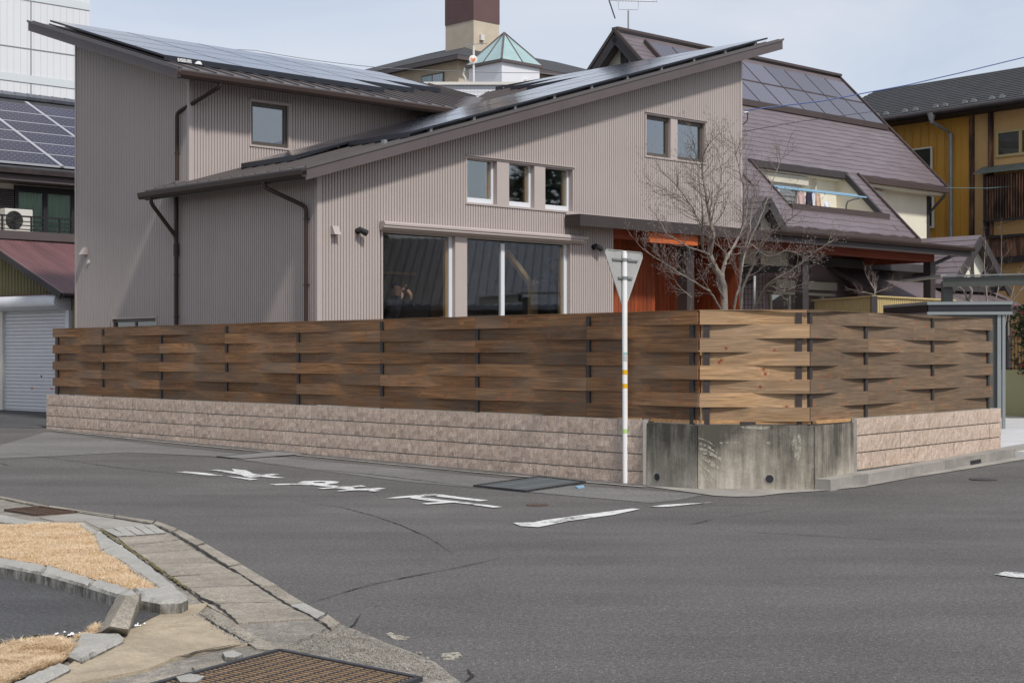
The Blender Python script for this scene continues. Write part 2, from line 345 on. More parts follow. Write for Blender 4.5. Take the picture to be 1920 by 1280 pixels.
# ------------------------------------------------------------------ mesh helpers
class MB:
    def __init__(s): s.v = []; s.f = []; s.mi = []; s.cur = 0
    def add(s, vs, fs):
        o = len(s.v); s.v += [tuple(p) for p in vs]; s.f += [tuple(i+o for i in f) for f in fs]; s.mi += [s.cur]*len(fs); return s
    def quad(s, a, b, c, d): return s.add([a, b, c, d], [(0, 1, 2, 3)])
    def box(s, x0, x1, y0, y1, z0, z1):
        if x1 < x0: x0, x1 = x1, x0
        if y1 < y0: y0, y1 = y1, y0
        return s.add([(x0, y0, z0), (x1, y0, z0), (x1, y1, z0), (x0, y1, z0), (x0, y0, z1), (x1, y0, z1), (x1, y1, z1), (x0, y1, z1)],
                     [(3, 2, 1, 0), (4, 5, 6, 7), (0, 1, 5, 4), (1, 2, 6, 5), (2, 3, 7, 6), (3, 0, 4, 7)])
    def bbox(s, x0, x1, y0, y1, z0, z1, b=.01):
        # box with chamfered top edges
        s.add([(x0, y0, z0), (x1, y0, z0), (x1, y1, z0), (x0, y1, z0), (x0, y0, z1-b), (x1, y0, z1-b), (x1, y1, z1-b), (x0, y1, z1-b),
               (x0+b, y0+b, z1), (x1-b, y0+b, z1), (x1-b, y1-b, z1), (x0+b, y1-b, z1)],
              [(3, 2, 1, 0), (0, 1, 5, 4), (1, 2, 6, 5), (2, 3, 7, 6), (3, 0, 4, 7), (4, 5, 9, 8), (5, 6, 10, 9), (6, 7, 11, 10), (7, 4, 8, 11), (8, 9, 10, 11)])
        return s
    def hexa(s, bot, top):
        return s.add(list(bot)+list(top), [(3, 2, 1, 0), (4, 5, 6, 7), (0, 1, 5, 4), (1, 2, 6, 5), (2, 3, 7, 6), (3, 0, 4, 7)])
    def prism(s, poly, z0, z1):
        # poly: list of (x,y), z0/z1 numbers or functions
        n = len(poly); f0 = z0 if callable(z0) else (lambda x, y: z0); f1 = z1 if callable(z1) else (lambda x, y: z1)
        area = sum(poly[i][0]*poly[(i+1) % n][1]-poly[(i+1) % n][0]*poly[i][1] for i in range(n))
        if area < 0: poly = poly[::-1]
        vs = [(x, y, f0(x, y)) for x, y in poly]+[(x, y, f1(x, y)) for x, y in poly]
        return s.add(vs, [tuple(range(n-1, -1, -1)), tuple(range(n, 2*n))]+[(i, (i+1) % n, n+(i+1) % n, n+i) for i in range(n)])
    def extr(s, prof, path_a, path_b):
        """profile given as list of 3D points at both ends"""
        n = len(prof); return s
    def tube(s, pts, r, n=8, cap=True):
        pts = [Vector(p) for p in pts]; rs = r if isinstance(r, (list, tuple)) else [r]*len(pts)
        o = len(s.v); prev = None
        for i, p in enumerate(pts):
            d = (pts[min(i+1, len(pts)-1)]-pts[max(i-1, 0)])
            if d.length < 1e-9: d = Vector((0, 0, 1))
            d.normalize()
            if prev is None:
                a = d.cross(Vector((0, 0, 1)) if abs(d.z) < .9 else Vector((1, 0, 0))).normalized()
            else:
                a = (prev-d*prev.dot(d)).normalized()
            prev = a; b = d.cross(a)
            for k in range(n):
                an = 2*pi*k/n; q = p+(a*cos(an)+b*sin(an))*rs[i]; s.v.append(tuple(q))
        m = len(pts)
        for i in range(m-1):
            for k in range(n):
                s.f.append((o+i*n+k, o+i*n+(k+1) % n, o+(i+1)*n+(k+1) % n, o+(i+1)*n+k)); s.mi.append(s.cur)
        if cap:
            s.f.append(tuple(o+k for k in range(n-1, -1, -1))); s.mi.append(s.cur)
            s.f.append(tuple(o+(m-1)*n+k for k in range(n))); s.mi.append(s.cur)
        return s
    def bar(s, a, b, w, h=None, up=(0, 0, 1)):
        h = h or w; a = Vector(a); b = Vector(b); d = (b-a).normalized(); u = Vector(up)
        if abs(d.dot(u)) > .95: u = Vector((1, 0, 0))
        x = d.cross(u).normalized(); u = x.cross(d).normalized()
        c = [(-w/2, -h/2), (w/2, -h/2), (w/2, h/2), (-w/2, h/2)]
        return s.hexa([a+x*i+u*j for i, j in c][::-1], [b+x*i+u*j for i, j in c][::-1])
    def disc(s, c, nrm, r, n=20, th=.01):
        c = Vector(c); nrm = Vector(nrm).normalized(); return s.tube([c, c+nrm*th], r, n)

def make_mesh(name, mb, mats, off=(0, 0, 0), smooth=False):
    me = bpy.data.meshes.new(name)
    me.from_pydata([(x-off[0], y-off[1], z-off[2]) for x, y, z in mb.v], [], mb.f)
    for m in (mats if isinstance(mats, (list, tuple)) else [mats]): me.materials.append(M[m] if isinstance(m, str) else m)
    if any(mb.mi): me.polygons.foreach_set('material_index', mb.mi)
    if smooth: me.polygons.foreach_set('use_smooth', [True]*len(me.polygons))
    me.update(); return me

OFF = {}
def part(root, name, mb, mats, smooth=False, label=None, kind=None):
    """child mesh; vertices are given in the frame of its top-level thing"""
    off = OFF[root.name]
    me = make_mesh(name, mb, mats, off, smooth); o = bpy.data.objects.new(name, me); COL.objects.link(o); o.parent = root
    OFF[o.name] = off
    if label: o['label'] = label
    if kind: o['kind'] = kind
    return o
def link_copy(src, parent, loc):
    o = src.copy(); COL.objects.link(o); o.parent = parent; o.location = loc; return o

HANG = atan2(.6893, .7245); HO = (-3.155, 25.5)
def frame(ox, oy, ang):
    return (ox, oy, ang)
FH = frame(HO[0], HO[1], HANG)
FG = frame(-9.93, 35.5, atan2(-.638, .77))
FY = frame(11.83, 50.0, atan2(-.7809, .6247))
FW = frame(0, 0, 0)
def thing(name, label, cat, fr=FW, at=(0, 0, 0), group=None, kind=None):
    o = bpy.data.objects.new(name, None); COL.objects.link(o)
    ox, oy, an = fr
    o.location = (ox+at[0]*cos(an)-at[1]*sin(an), oy+at[0]*sin(an)+at[1]*cos(an), at[2]); o.rotation_euler = (0, 0, an)
    o.empty_display_size = .2
    o['label'] = label
    if cat: o['category'] = cat
    if group: o['group'] = group
    if kind: o['kind'] = kind
    OFF[o.name] = at; return o
def solo(name, mb, mats, label, cat, fr=FW, at=(0, 0, 0), group=None, smooth=False, kind=None):
    me = make_mesh(name, mb, mats, at, smooth); o = bpy.data.objects.new(name, me); COL.objects.link(o)
    ox, oy, an = fr
    o.location = (ox+at[0]*cos(an)-at[1]*sin(an), oy+at[0]*sin(an)+at[1]*cos(an), at[2]); o.rotation_euler = (0, 0, an)
    if label: o['label'] = label
    if cat: o['category'] = cat
    if group: o['group'] = group
    if kind: o['kind'] = kind
    OFF[o.name] = at; return o
def struct(name, mb, mats, smooth=False, label=None):
    o = solo(name, mb, mats, label, None, smooth=smooth, kind='structure'); return o

def gz(x, y):
    v = .00646*(x-1.5)+.01567*(y-18.1); w = .02
    return v if v/w > 30 else w*log(1+exp(v/w))

def roughen(o, cuts=3, amp=.004, scale=14, smooth=False):
    import bmesh
    bm = bmesh.new(); bm.from_mesh(o.data)
    es = [e for e in bm.edges if e.calc_length() > .03]
    bmesh.ops.triangulate(bm, faces=[f for f in bm.faces if len(f.verts) > 4])
    for _ in range(cuts):
        es = [e for e in bm.edges if e.calc_length() > .045]
        if es: bmesh.ops.subdivide_edges(bm, edges=es, cuts=1, use_grid_fill=True)
    bm.normal_update(); off = Vector(o.location)
    for v in bm.verts:
        p = v.co+off; k = noise.noise(p*scale)*.6+noise.noise(p*scale*3.1)*.4
        sharp = 1.0+2.2*(len([e for e in v.link_edges if e.is_manifold and e.calc_face_angle(0) > .5]) > 0)
        v.co += v.normal*(k*amp*sharp-amp*.3*(sharp > 1))
    bm.to_mesh(o.data); bm.free(); return o

# ================================================================== ground
def sheet(x0, x1, y0, y1, nx, ny, dz):
    mb = MB(); vs = [(x0+(x1-x0)*i/nx, y0+(y1-y0)*j/ny) for j in range(ny+1) for i in range(nx+1)]
    mb.v = [(x, y, gz(x, y)+dz) for x, y in vs]
    mb.f = [(j*(nx+1)+i, j*(nx+1)+i+1, (j+1)*(nx+1)+i+1, (j+1)*(nx+1)+i) for j in range(ny) for i in range(nx)]; mb.mi = [0]*len(mb.f)
    return mb
mb = MB(); R = 900
mb.quad((-R, -R, -.10), (R, -R, -.10), (R, R, -.10), (-R, R, -.10)); struct('ground', mb, 'ground')
mb = sheet(-45, 45, -20, 62, 90, 82, 0.0); road = struct('road', mb, 'asphalt', smooth=True)
def flat(poly, dz, mbx=None):
    m = mbx or MB(); n = len(poly)
    a = sum(poly[i][0]*poly[(i+1) % n][1]-poly[(i+1) % n][0]*poly[i][1] for i in range(n))
    if a < 0: poly = poly[::-1]
    m.add([(x, y, gz(x, y)+dz) for x, y in poly], [tuple(range(n))]); return m
def ribbon(pts, w, dz, jag=0, m=None, taper=False):
    m = m or MB(); P = []
    for i in range(len(pts)-1):
        a, b = Vector(pts[i]), Vector(pts[i+1]); k = max(1, int((b-a).length/.06)) if jag else max(1, int((b-a).length/.4))
        for q in range(k): P.append(a.lerp(b, q/k))
    P.append(Vector(pts[-1])); n = len(P); L = []
    for i, p in enumerate(P):
        d = (P[min(i+1, n-1)]-P[max(i-1, 0)]).normalized(); nn = Vector((-d.y, d.x))
        ww = w*(1+random.uniform(-.6, .6)*(1 if jag else 0)); j = random.uniform(-jag, jag)
        if taper: ww *= min(1, .15+2.5*min(i, n-1-i)/n)
        L.append((p+nn*(ww/2+j), p-nn*(ww/2-j)))
    for i in range(n-1):
        (a, b), (c, d) = L[i], L[i+1]
        if (c-b).length < 1e-6: continue
        m.add([(q.x, q.y, gz(q.x, q.y)+dz) for q in (b, d, c, a)], [(0, 1, 2, 3)])
    return m
def child(root, name, mb, mats, label=None, kind=None, smooth=False):
    return part(root, name, mb, mats, smooth, label, kind)

# strip of older, paler surface between the road edge joint and the block wall
poly = [(-8.142,24.019), (-8.471,28.657), (-5.581,24.946), (-4.008,23.183), (-2.161,21.249), (-0.392,19.27), (0.73,17.936), (1.462,17.386), (2.051,16.808), (1.705,16.221), (1.405,15.94), (0.787,16.587), (0.146,17.22), (-0.433,17.761), (-1.258,18.556), (-2.47,20.238), (-4.309,22.702), (-5.767,23.628), (-7.562,22.307)]
old = struct('gutter_strip', flat(poly, .004), 'asphalt_old')
struct('wall_footing', ribbon([(-8.679,29.295), (-5.773,25.804), (-2.733,22.394), (-0.401,19.734), (1.495,17.711)], .07, .012, .012), 'concw')
# pale concrete apron round the corner
poly = [(1.488,17.912), (2.076,17.498), (3.459,17.903), (3.537,17.834), (4.854,19.352), (6.12,20.752), (7.576,22.35), (7.419,21.887), (5.933,20.116), (4.727,18.716), (3.957,17.687), (3.382,17.203), (2.934,16.97), (2.591,16.616), (2.358,16.561), (2.149,16.685)]
struct('corner_apron', flat(poly, .008), 'concw')

for pts, w, jg in [
    ([(-1.243,9.424), (-1.192,9.601), (-1.024,10.044), (-0.889,10.337), (-0.721,10.608), (-0.341,11.174), (-0.059,11.675)], .012, .003),
    ([(-2.34,16.433), (-2.091,16.02), (-1.683,15.517), (-1.295,14.696), (-0.99,13.912), (-0.706,13.013), (-0.543,12.325), (-0.433,11.831)], .010, .004),
    ([(1.452,13.822), (1.788,13.527), (2.155,13.244), (2.646,13.01), (3.179,12.675), (3.894,12.22)], .010, .004),
    ([(1.452,13.822), (1.656,14.04), (1.861,14.449)], .010, .003),
    ([(-7.845,24.108), (-6.333,22.241), (-5.121,20.694), (-4.23,19.808), (-3.383,18.832), (-2.966,18.229)], .012, .005),
    ([(-7.06,21.696), (-6.743,21.117)], .012, .003),
    ([(-2.504,20.407), (-1.724,19.558), (-0.435,17.829)], .05, .004),
    ([(-5.767,23.628), (-4.309,22.702), (-2.504,20.407)], .014, .005),
    ([(-0.435,17.829), (0.146,17.22), (0.784,16.527), (1.427,15.884)], .010, .005),
    ([(-0.993,8.583), (-0.913,8.598), (-0.877,8.742), (-0.876,8.924), (-0.876,9.119)], .014, .004),
    ([(-0.209,7.513), (-0.189,7.357), (-0.215,7.207)], .02, .006),
    ([(1.795,14.31), (2.59,15.282), (2.864,15.649)], .006, .003)]:
    child(road, 'crack', ribbon(pts, w, .006, jg, taper=True), 'crack' if w < .03 else 'seal')

# ---------------------------------------------------------------- road paint
def paint(name, polys, label, dz=.008):
    mb = MB()
    for p in polys: flat(p, dz, mb)
    return solo(name, mb, 'paint', label, 'road marking')
to = [[(-1.317,16.427), (-1.21,16.608), (-1.071,16.746), (-0.88,16.955), (-0.735,16.847), (-0.806,16.766), (-0.998,16.584), (-1.198,16.437)],
      [(-0.83,16.813), (-0.735,16.847), (-0.532,16.534), (-0.244,16.197), (-0.334,16.089), (-0.547,16.343), (-0.789,16.627)],
      [(-1.064,16.63), (-0.978,16.606), (-0.73,16.245), (-0.569,16.091), (-0.307,15.771), (-0.095,15.494), (-0.183,15.424), (-0.407,15.74), (-0.585,15.952), (-0.739,16.006), (-1.061,16.425)],
      [(-0.913,15.848), (-0.72,16.038), (-0.585,15.952), (-0.848,15.763)]]
mb = MB()
for k, p in enumerate(to): flat(p, .008+.0006*k, mb)
solo('painted_character', mb, 'paint', 'white painted road character with two long parallel strokes, nearest the stop line', 'road marking')
ma = [[(-2.807,18.19), (-2.663,18.269), (-2.474,18.292), (-2.435,18.13), (-2.704,18.08)],
      [(-2.511,18.43), (-2.462,18.595), (-2.295,18.675), (-2.147,18.629), (-2.252,18.521), (-2.338,18.454), (-2.301,18.344), (-2.159,18.327), (-2.138,18.151), (-2.336,18.075), (-2.454,18.143)],
      [(-2.252,18.521), (-2.147,18.629), (-2.026,18.502), (-2.029,18.311), (-2.138,18.151), (-2.178,18.341), (-2.185,18.451)],
      [(-2.316,18.101), (-2.138,18.151), (-1.946,17.87), (-1.842,17.856), (-1.726,18.02), (-1.654,17.861), (-1.804,17.773), (-1.747,17.542), (-1.502,17.678), (-1.405,17.588), (-1.554,17.377), (-1.75,17.354), (-1.874,17.481), (-1.8,17.446), (-1.978,17.651)],
      [(-2.177,17.628), (-2.004,17.78), (-1.967,17.651), (-2.11,17.538)],
      [(-1.928,17.298), (-1.758,17.471), (-1.715,17.37), (-1.877,17.236)],
      [(-1.578,17.278), (-1.543,17.376), (-1.439,17.326), (-1.505,17.203)]]
for k, p in enumerate(ma): pass
mb = MB()
for k, p in enumerate(ma): flat(p, .008+.0006*k, mb)
solo('painted_character', mb, 'paint', 'white painted road character with a closed loop, middle one of the three', 'road marking')
re_ = [[(-4.29,20.039), (-4.156,20.097), (-3.881,19.869), (-3.546,19.417), (-3.725,19.452), (-4.04,19.781)],
       [(-3.508,19.341), (-3.339,19.218), (-3.042,18.891), (-3.131,18.778), (-3.293,19.027)],
       [(-3.92,20.263), (-3.811,20.37), (-3.536,20.059), (-3.651,20.492), (-3.411,20.227), (-3.234,19.694), (-3.111,19.554), (-3.009,19.701), (-2.893,19.592), (-2.992,19.386), (-2.752,19.085), (-2.875,19.06), (-3.078,19.27), (-3.174,19.111), (-3.278,19.29), (-3.374,19.562), (-3.613,19.922), (-3.804,20.195)]]
mb = MB()
for k, p in enumerate(re_): flat(p, .008+.0006*k, mb)
solo('painted_character', mb, 'paint', 'white painted road character of three slanting strokes, farthest from the sign pole', 'road marking')
paint('stop_line', [[(0.01,14.043), (0.191,14.087), (0.29,14.268), (0.702,14.788), (1.17,15.344), (1.244,15.292), (0.949,14.739), (0.53,14.222), (0.232,13.696), (0.07,13.781)],
                    [(1.34,15.502), (1.518,15.717), (2.06,15.989), (1.877,15.823), (1.524,15.501)]], 'worn white stop line crossing the mouth of the left road')
paint('lane_mark', [[(3.291,10.739), (3.405,10.871), (3.64,10.739), (3.563,10.51), (3.381,10.611)]], 'small white painted dash at the right edge of the road')
solo('valve_cover', MB().tube([((0.251,15.727)[0], (0.251,15.727)[1], gz(*(0.251,15.727))-.01), ((0.251,15.727)[0], (0.251,15.727)[1], gz(*(0.251,15.727))+.008)], .11, 20), 'grate', 'small round reddish valve cover in the road beyond the stop line', 'valve cover')
solo('manhole_cover', MB().tube([((5.547,18.53)[0], (5.547,18.53)[1], gz(*(5.547,18.53))-.01), ((5.547,18.53)[0], (5.547,18.53)[1], gz(*(5.547,18.53))+.009)], .16, 24), 'gratedark', 'small dark round cover in the road near the right kerb', 'manhole cover')
solo('litter_scrap', MB().prism([(0.709,17.734), (0.812,17.865), (0.814,17.664), (0.737,17.534)], lambda x, y: gz(x, y)+.006, lambda x, y: gz(x, y)+.02), 'blue', 'tiny blue scrap lying beside the wall grating', 'litter')

# ---------------------------------------------------------------- drain gratings
def grating(name, c4, nb, nr, matf, matb, label, bw=.008, fw=.035, dz=.012, deep='silt', bardepth=.03, rod=.006, rodm=None):
    """c4: corners a,b,c,d on the ground; bars run a->b direction, spaced along a->d"""
    t = thing(name, label, 'drain grating', at=(c4[0][0], c4[0][1], gz(*c4[0])))
    P = [Vector((x, y, gz(x, y)+dz)) for x, y in c4]
    L = lambda u, v: (P[0].lerp(P[1], u)).lerp(P[3].lerp(P[2], u), v)
    mb = MB()
    for q in range(4): mb.bar(P[q], P[(q+1) % 4], fw, .03)
    part(t, 'frame', mb, matf)
    mb = MB(); mb.add([tuple(p-Vector((0, 0, .006))) for p in (P[0], P[1], P[2], P[3])], [(0, 1, 2, 3)]); part(t, 'silt', mb, deep)
    first = None
    for k in range(nb):
        v = (k+.7)/(nb+.4); a, b = L(.012, v), L(.988, v)
        mb = MB(); mb.bar(a, b, bw, .014); part(t, 'bar', mb, matb)
    for k in range(nr):
        u = (k+.7)/(nr+.4); mb = MB(); mb.bar(L(u, .01)+Vector((0, 0, .006)), L(u, .99)+Vector((0, 0, .006)), rod, .006); part(t, 'cross_rod', mb, rodm or matb)
    return t
A0 = (-1.17,7.907); B0 = (-1.482,7.334); C0 = (-0.422,7.222)
ex = lambda p, q, k: (p[0]+(q[0]-p[0])*k, p[1]+(q[1]-p[1])*k)
B1 = ex(A0, B0, 1.55); C1 = C0; D1_ = (C1[0]+B1[0]-A0[0], C1[1]+B1[1]-A0[1])
grating('road_grating', [A0, C1, D1_, B1], 30, 13, 'gratedark', 'silt', 'large dark steel grating clogged with brown silt at the near corner', .017, .03, rod=.008, deep='crack', rodm='gratedark')
grating('wall_grating', [(-0.435,17.829), (0.145,17.156), (0.855,18.276), (0.322,19.015)], 22, 2, 'seal', 'shedgrey', 'steel grating in the gutter strip at the foot of the block wall', .016, .016, .012, 'seal')
pl = [(-4.252,22.599), (-3.797,22.181), (-2.987,23.004), (-3.514,23.559)]
t = thing('gutter_cover', 'flat grey steel cover plate in the gutter, far from the pole', 'cover plate', at=(pl[0][0], pl[0][1], 0))
part(t, 'plate', flat(pl, .012), 'galv'); part(t, 'frame', ribbon(pl+[pl[0]], .03, .016), 'crack')
grating('rusty_grating', [(-4.859,15.091), (-4.623,15.39), (-4.142,14.92), (-4.43,14.639)], 8, 1, 'grate', 'grate', 'rust-brown grating in the pavement beyond the dead grass', .02, .03, .014, 'silt')

# ---------------------------------------------------------------- near-left pavement
def px(poly): return poly
pave = struct('pavement', flat([(-5.882,17.01), (-5.405,16.609), (-4.578,15.535), (-3.705,14.671), (-3.196,14.121), (-2.85,13.472), (-2.422,12.453), (-1.92,11.185), (-1.512,10.151), (-1.243,9.424), (-1.058,9.037), (-0.961,8.766), (-0.868,8.609), (-0.767,8.405), (-0.612,8.116), (-0.459,7.846), (-0.376,7.676), (-0.238,7.207), (-0.185,6.664), (-1.367,5.306), (-2.266,5.306), (-4.7,10.196), (-5.918,15.049)], .006), 'rubble')
def slab(poly, h, mat, name='slab', label=None, gap=.004):
    cx = sum(p[0] for p in poly)/len(poly); cy = sum(p[1] for p in poly)/len(poly)
    q = []
    for i, (x, y) in enumerate(poly):
        x2, y2 = poly[(i+1) % len(poly)]
        n = max(1, int(sqrt((x2-x)**2+(y2-y)**2)/.08))
        for k in range(n):
            u = x+(x2-x)*k/n; w = y+(y2-y)*k/n; dx, dy = cx-u, cy-w; d = sqrt(dx*dx+dy*dy)+1e-6
            gp = gap+random.uniform(-.0035, .0045); q.append((u+dx/d*gp, w+dy/d*gp))
    tilt = (random.uniform(-.01, .01), random.uniform(-.01, .01))
    mb = MB().prism(q, lambda x, y: gz(x, y)-.03, lambda x, y: gz(x, y)+h+(x-cx)*tilt[0]+(y-cy)*tilt[1])
    return part(pave, name, mb, mat, label=label)
# edge strip, cut by its joints
outer = [(-5.61,16.885), (-5.405,16.609), (-4.578,15.535), (-3.705,14.671), (-3.196,14.121), (-2.85,13.472), (-2.422,12.453), (-1.92,11.185), (-1.512,10.151), (-1.243,9.424), (-1.058,9.037), (-0.954,8.748)]
inner = [(-5.526,16.631), (-5.318,16.343), (-4.514,15.319), (-3.64,14.414), (-3.171,13.868), (-2.853,13.202), (-2.46,12.222), (-1.997,11.044), (-1.633,10.112), (-1.342,9.371), (-1.093,8.825), (-0.977,8.511)]
for i in range(len(outer)-1):
    slab([outer[i], outer[i+1], inner[i+1], inner[i]], .016, 'conck' if i in (9,) else 'conc', 'edge_strip')
child(pave, 'joint', ribbon(inner, .014, .024, .005), 'crack')
for i in range(2, len(outer)-1): child(pave, 'joint', ribbon([outer[i], inner[i]], .008, .024, .003), 'crack')
Lp = [(-3.221,12.842), (-2.995,12.245), (-2.783,11.733), (-2.54,11.166), (-2.284,10.54), (-2.064,9.997), (-1.844,9.424), (-1.515,8.708)]
Rp = [(-2.868,13.097), (-2.666,12.669), (-2.418,11.978), (-2.087,11.223), (-1.876,10.712), (-1.613,10.135), (-1.363,9.479), (-1.097,8.854)]
for i in range(len(Lp)-1):
    slab([Lp[i], Rp[i], Rp[i+1], Lp[i+1]], .016+.003*random.random(), 'conc')
    child(pave, 'joint', ribbon([Lp[i], tuple((Vector(Lp[i])+Vector(Rp[i]))/2+Vector((0, random.uniform(-.01, .01)))), Rp[i]], .009, .026, .004), 'crack')
slab([(-1.515,8.708), (-1.097,8.854), (-0.978,8.522), (-1.102,7.946), (-1.174,7.946), (-1.34,8.297)], .012, 'rubble', 'slab', 'coarse worn aggregate slab')
slab([(-4.063,15.005), (-3.64,14.414), (-3.171,13.868), (-3.543,13.541), (-3.852,14.167), (-4.113,14.121), (-4.343,14.431), (-4.128,14.87)], .010, 'concw', 'slab')
child(pave, 'moss', ribbon([(-3.525,13.472), (-3.206,12.693), (-2.962,12.11), (-2.605,11.28), (-2.26,10.457), (-2.069,9.997)], .022, .024, .009), 'moss')
# metal and concrete covers
a, b, c, d = [Vector(p) for p in ((-3.499,13.444), (-3.156,13.839), (-2.881,13.123), (-3.235,12.867))]
for k in range(5):
    u0, u1 = k/5+.006, (k+1)/5-.006
    q = [tuple(a.lerp(b, u0)), tuple(a.lerp(b, u1)), tuple(d.lerp(c, u1)), tuple(d.lerp(c, u0))]
    slab(q, .02, 'conck', 'cover_slab', gap=.002)
slab([(-1.817,9.424), (-1.796,9.024), (-1.648,8.679), (-1.491,8.349), (-1.359,8.103), (-1.464,7.995), (-1.572,7.852), (-1.664,7.66), (-1.719,7.443), (-1.858,7.227), (-1.985,7.091), (-2.099,7.015), (-2.12,7.669), (-2.048,8.297), (-2.067,8.511), (-2.048,8.914), (-1.968,9.305)], .022, 'concs', 'slab', 'sandy brown concrete slab')
slab([(-1.738,9.291), (-1.787,9.214), (-1.781,8.987), (-1.641,8.691), (-1.483,8.36), (-1.35,8.103), (-1.296,7.97), (-1.196,7.908), (-1.176,7.956), (-1.341,8.307), (-1.523,8.708)], .016, 'conc', 'slab', 'narrow grey slab between two cracks')
slab([(-1.438,7.805), (-1.395,7.861), (-1.319,7.759), (-1.35,7.66), (-1.401,7.678)], .03, 'conck', 'stone', 'pale loose stone by the grating')
slab([(-1.534,7.494), (-1.439,7.624), (-1.371,7.581), (-1.42,7.431), (-1.488,7.389)], .02, 'conc', 'stone')
slab([(-1.541,7.207), (-1.49,7.279), (-1.405,7.227), (-1.419,7.091), (-1.5,7.091)], .03, 'conck', 'stone')
slab([(-1.752,7.129), (-1.634,7.328), (-1.521,7.389), (-1.483,7.328), (-1.598,7.168), (-1.644,7.015)], .012, 'conc', 'slab')
slab([(-0.682,8.455), (-0.656,8.516), (-0.618,8.43), (-0.542,8.365), (-0.562,8.267), (-0.626,8.306)], .005, 'scrape', 'mortar_patch', gap=.0)
slab([(-0.359,7.846), (-0.346,7.925), (-0.271,7.943), (-0.247,7.846), (-0.289,7.76), (-0.339,7.76)], .005, 'scrape', 'mortar_patch', gap=.0)
for pts, w in [([(-2.058,9.997), (-1.881,9.561), (-1.741,9.305), (-1.52,8.708)], .026), ([(-1.854,9.424), (-1.716,9.371), (-1.616,9.411)], .03),
               ([(-1.796,9.024), (-1.648,8.679), (-1.491,8.349), (-1.359,8.103)], .018), ([(-1.664,7.66), (-1.572,7.852), (-1.359,8.103)], .016), ([(-1.024,8.748), (-0.953,8.651), (-1.13,8.019), (-1.198,7.922)], .008)]:
    child(pave, 'crack', ribbon(pts, w*.8, .026, .008, taper=True), 'crack')
# loose gravel along the broken edges
mb = MB()
def pebble(mb, x, y, r, z0):
    k = [(random.uniform(.7, 1.3)*r) for _ in range(6)]
    mb.add([(x-k[0], y, z0), (x, y-k[1], z0), (x+k[2], y, z0), (x, y+k[3], z0), (x, y, z0+k[4]*.9)], [(0, 1, 4), (1, 2, 4), (2, 3, 4), (3, 0, 4)])
gp = [(-0.917,8.557), (-0.269,7.207), (-1.183,8.024), (-1.378,7.513), (-1.283,8.116), (-0.553,7.889), (-1.719,8.715)]
for k in range(2600):
    a = random.random(); p = Vector(gp[2]).lerp(Vector(gp[0]), random.random()); q = Vector(gp[5]).lerp(Vector(gp[1]), random.random())
    r_ = p.lerp(q, random.random()**1.3); pebble(mb, r_.x+random.gauss(0, .03), r_.y+random.gauss(0, .03), random.uniform(.004, .011), gz(r_.x, r_.y)+.008)
for k in range(500):
    p = Vector((-1.796,9.024)).lerp(Vector((-1.359,8.103)), random.random()); pebble(mb, p.x+random.gauss(0, .02), p.y+random.gauss(0, .02), random.uniform(.004, .012), gz(p.x, p.y)+.018)
solo('gravel', mb, 'rubble', 'loose gravel scattered over the broken pavement edge', None, kind='stuff')

# ---------------------------------------------------------------- car park corner, kerbs, dead grass
lot = struct('car_park', flat([(-3.948,10.643), (-3.452,10.608), (-3.049,10.19), (-2.713,9.774), (-2.416,9.458), (-2.203,9.357), (-1.923,9.391), (-1.966,9.291), (-2.021,8.884), (-2.059,8.456), (-2.048,8.297), (-2.199,8.403), (-2.322,8.297), (-2.511,8.297), (-2.634,8.093), (-2.966,7.995)], .028), 'asphalt_lot')
def kerb(poly, h, mat='conck', name='kerb_stone', label='', cat='kerb', group=None, b=.018, low=None):
    n = len(poly); a = sum(poly[i][0]*poly[(i+1) % n][1]-poly[(i+1) % n][0]*poly[i][1] for i in range(n))
    if a < 0: poly = poly[::-1]
    cx = sum(p[0] for p in poly)/n; cy = sum(p[1] for p in poly)/n
    mb = MB(); ins = []
    for i in range(n):
        p, q, r = Vector(poly[i-1]), Vector(poly[i]), Vector(poly[(i+1) % n])
        d1 = (q-p).normalized(); d2 = (r-q).normalized(); nn = (Vector((-d1.y, d1.x))+Vector((-d2.y, d2.x)))
        nn = nn.normalized() if nn.length > .2 else Vector((-d1.y, d1.x)); ins.append(q+nn*b)
    hh = (lambda i: h) if not callable(h) else h
    v = [(x, y, gz(x, y)-.03) for x, y in poly]+[(x, y, gz(x, y)+hh(i)-b*.8) for i, (x, y) in enumerate(poly)]+[(p.x, p.y, gz(p.x, p.y)+hh(i)) for i, p in enumerate(ins)]
    fs = [(i, (i+1) % n, n+(i+1) % n, n+i) for i in range(n)]+[(n+i, n+(i+1) % n, 2*n+(i+1) % n, 2*n+i) for i in range(n)]+[tuple(range(2*n, 3*n)), tuple(range(n-1, -1, -1))]
    mb.add(v, fs)
    return roughen(solo(name, mb, mat, label, cat, at=(cx, cy, 0), group=group), 4, .0035)
h1 = .105
ro = [(-3.599,13.189), (-3.298,12.554), (-2.921,11.691), (-2.527,10.773), (-2.031,9.526)]
ri = [(-3.618,13.064), (-3.269,12.284), (-2.95,11.274), (-2.647,10.675), (-2.134,9.493)]
for i, lb in enumerate(['pale kerb stone at the far corner of the dead grass', 'kerb stone beside the ribbed cover slabs', 'kerb stone on the road side of the dead grass', 'kerb stone running to the rounded grass corner']):
    kerb([ro[i], ro[i+1], ri[i+1], ri[i]], h1, label=lb, group='kerb stones round the dead grass')
kerb([ri[4], ro[4], (-1.945,9.332), (-1.913,9.269), (-1.882,9.145), (-1.897,9.025), (-2.01,8.985), (-2.153,9.125), (-2.216,9.31), (-2.287,9.46)], h1, label='rounded kerb end block at the point of the dead grass', group='kerb stones round the dead grass', b=.03)
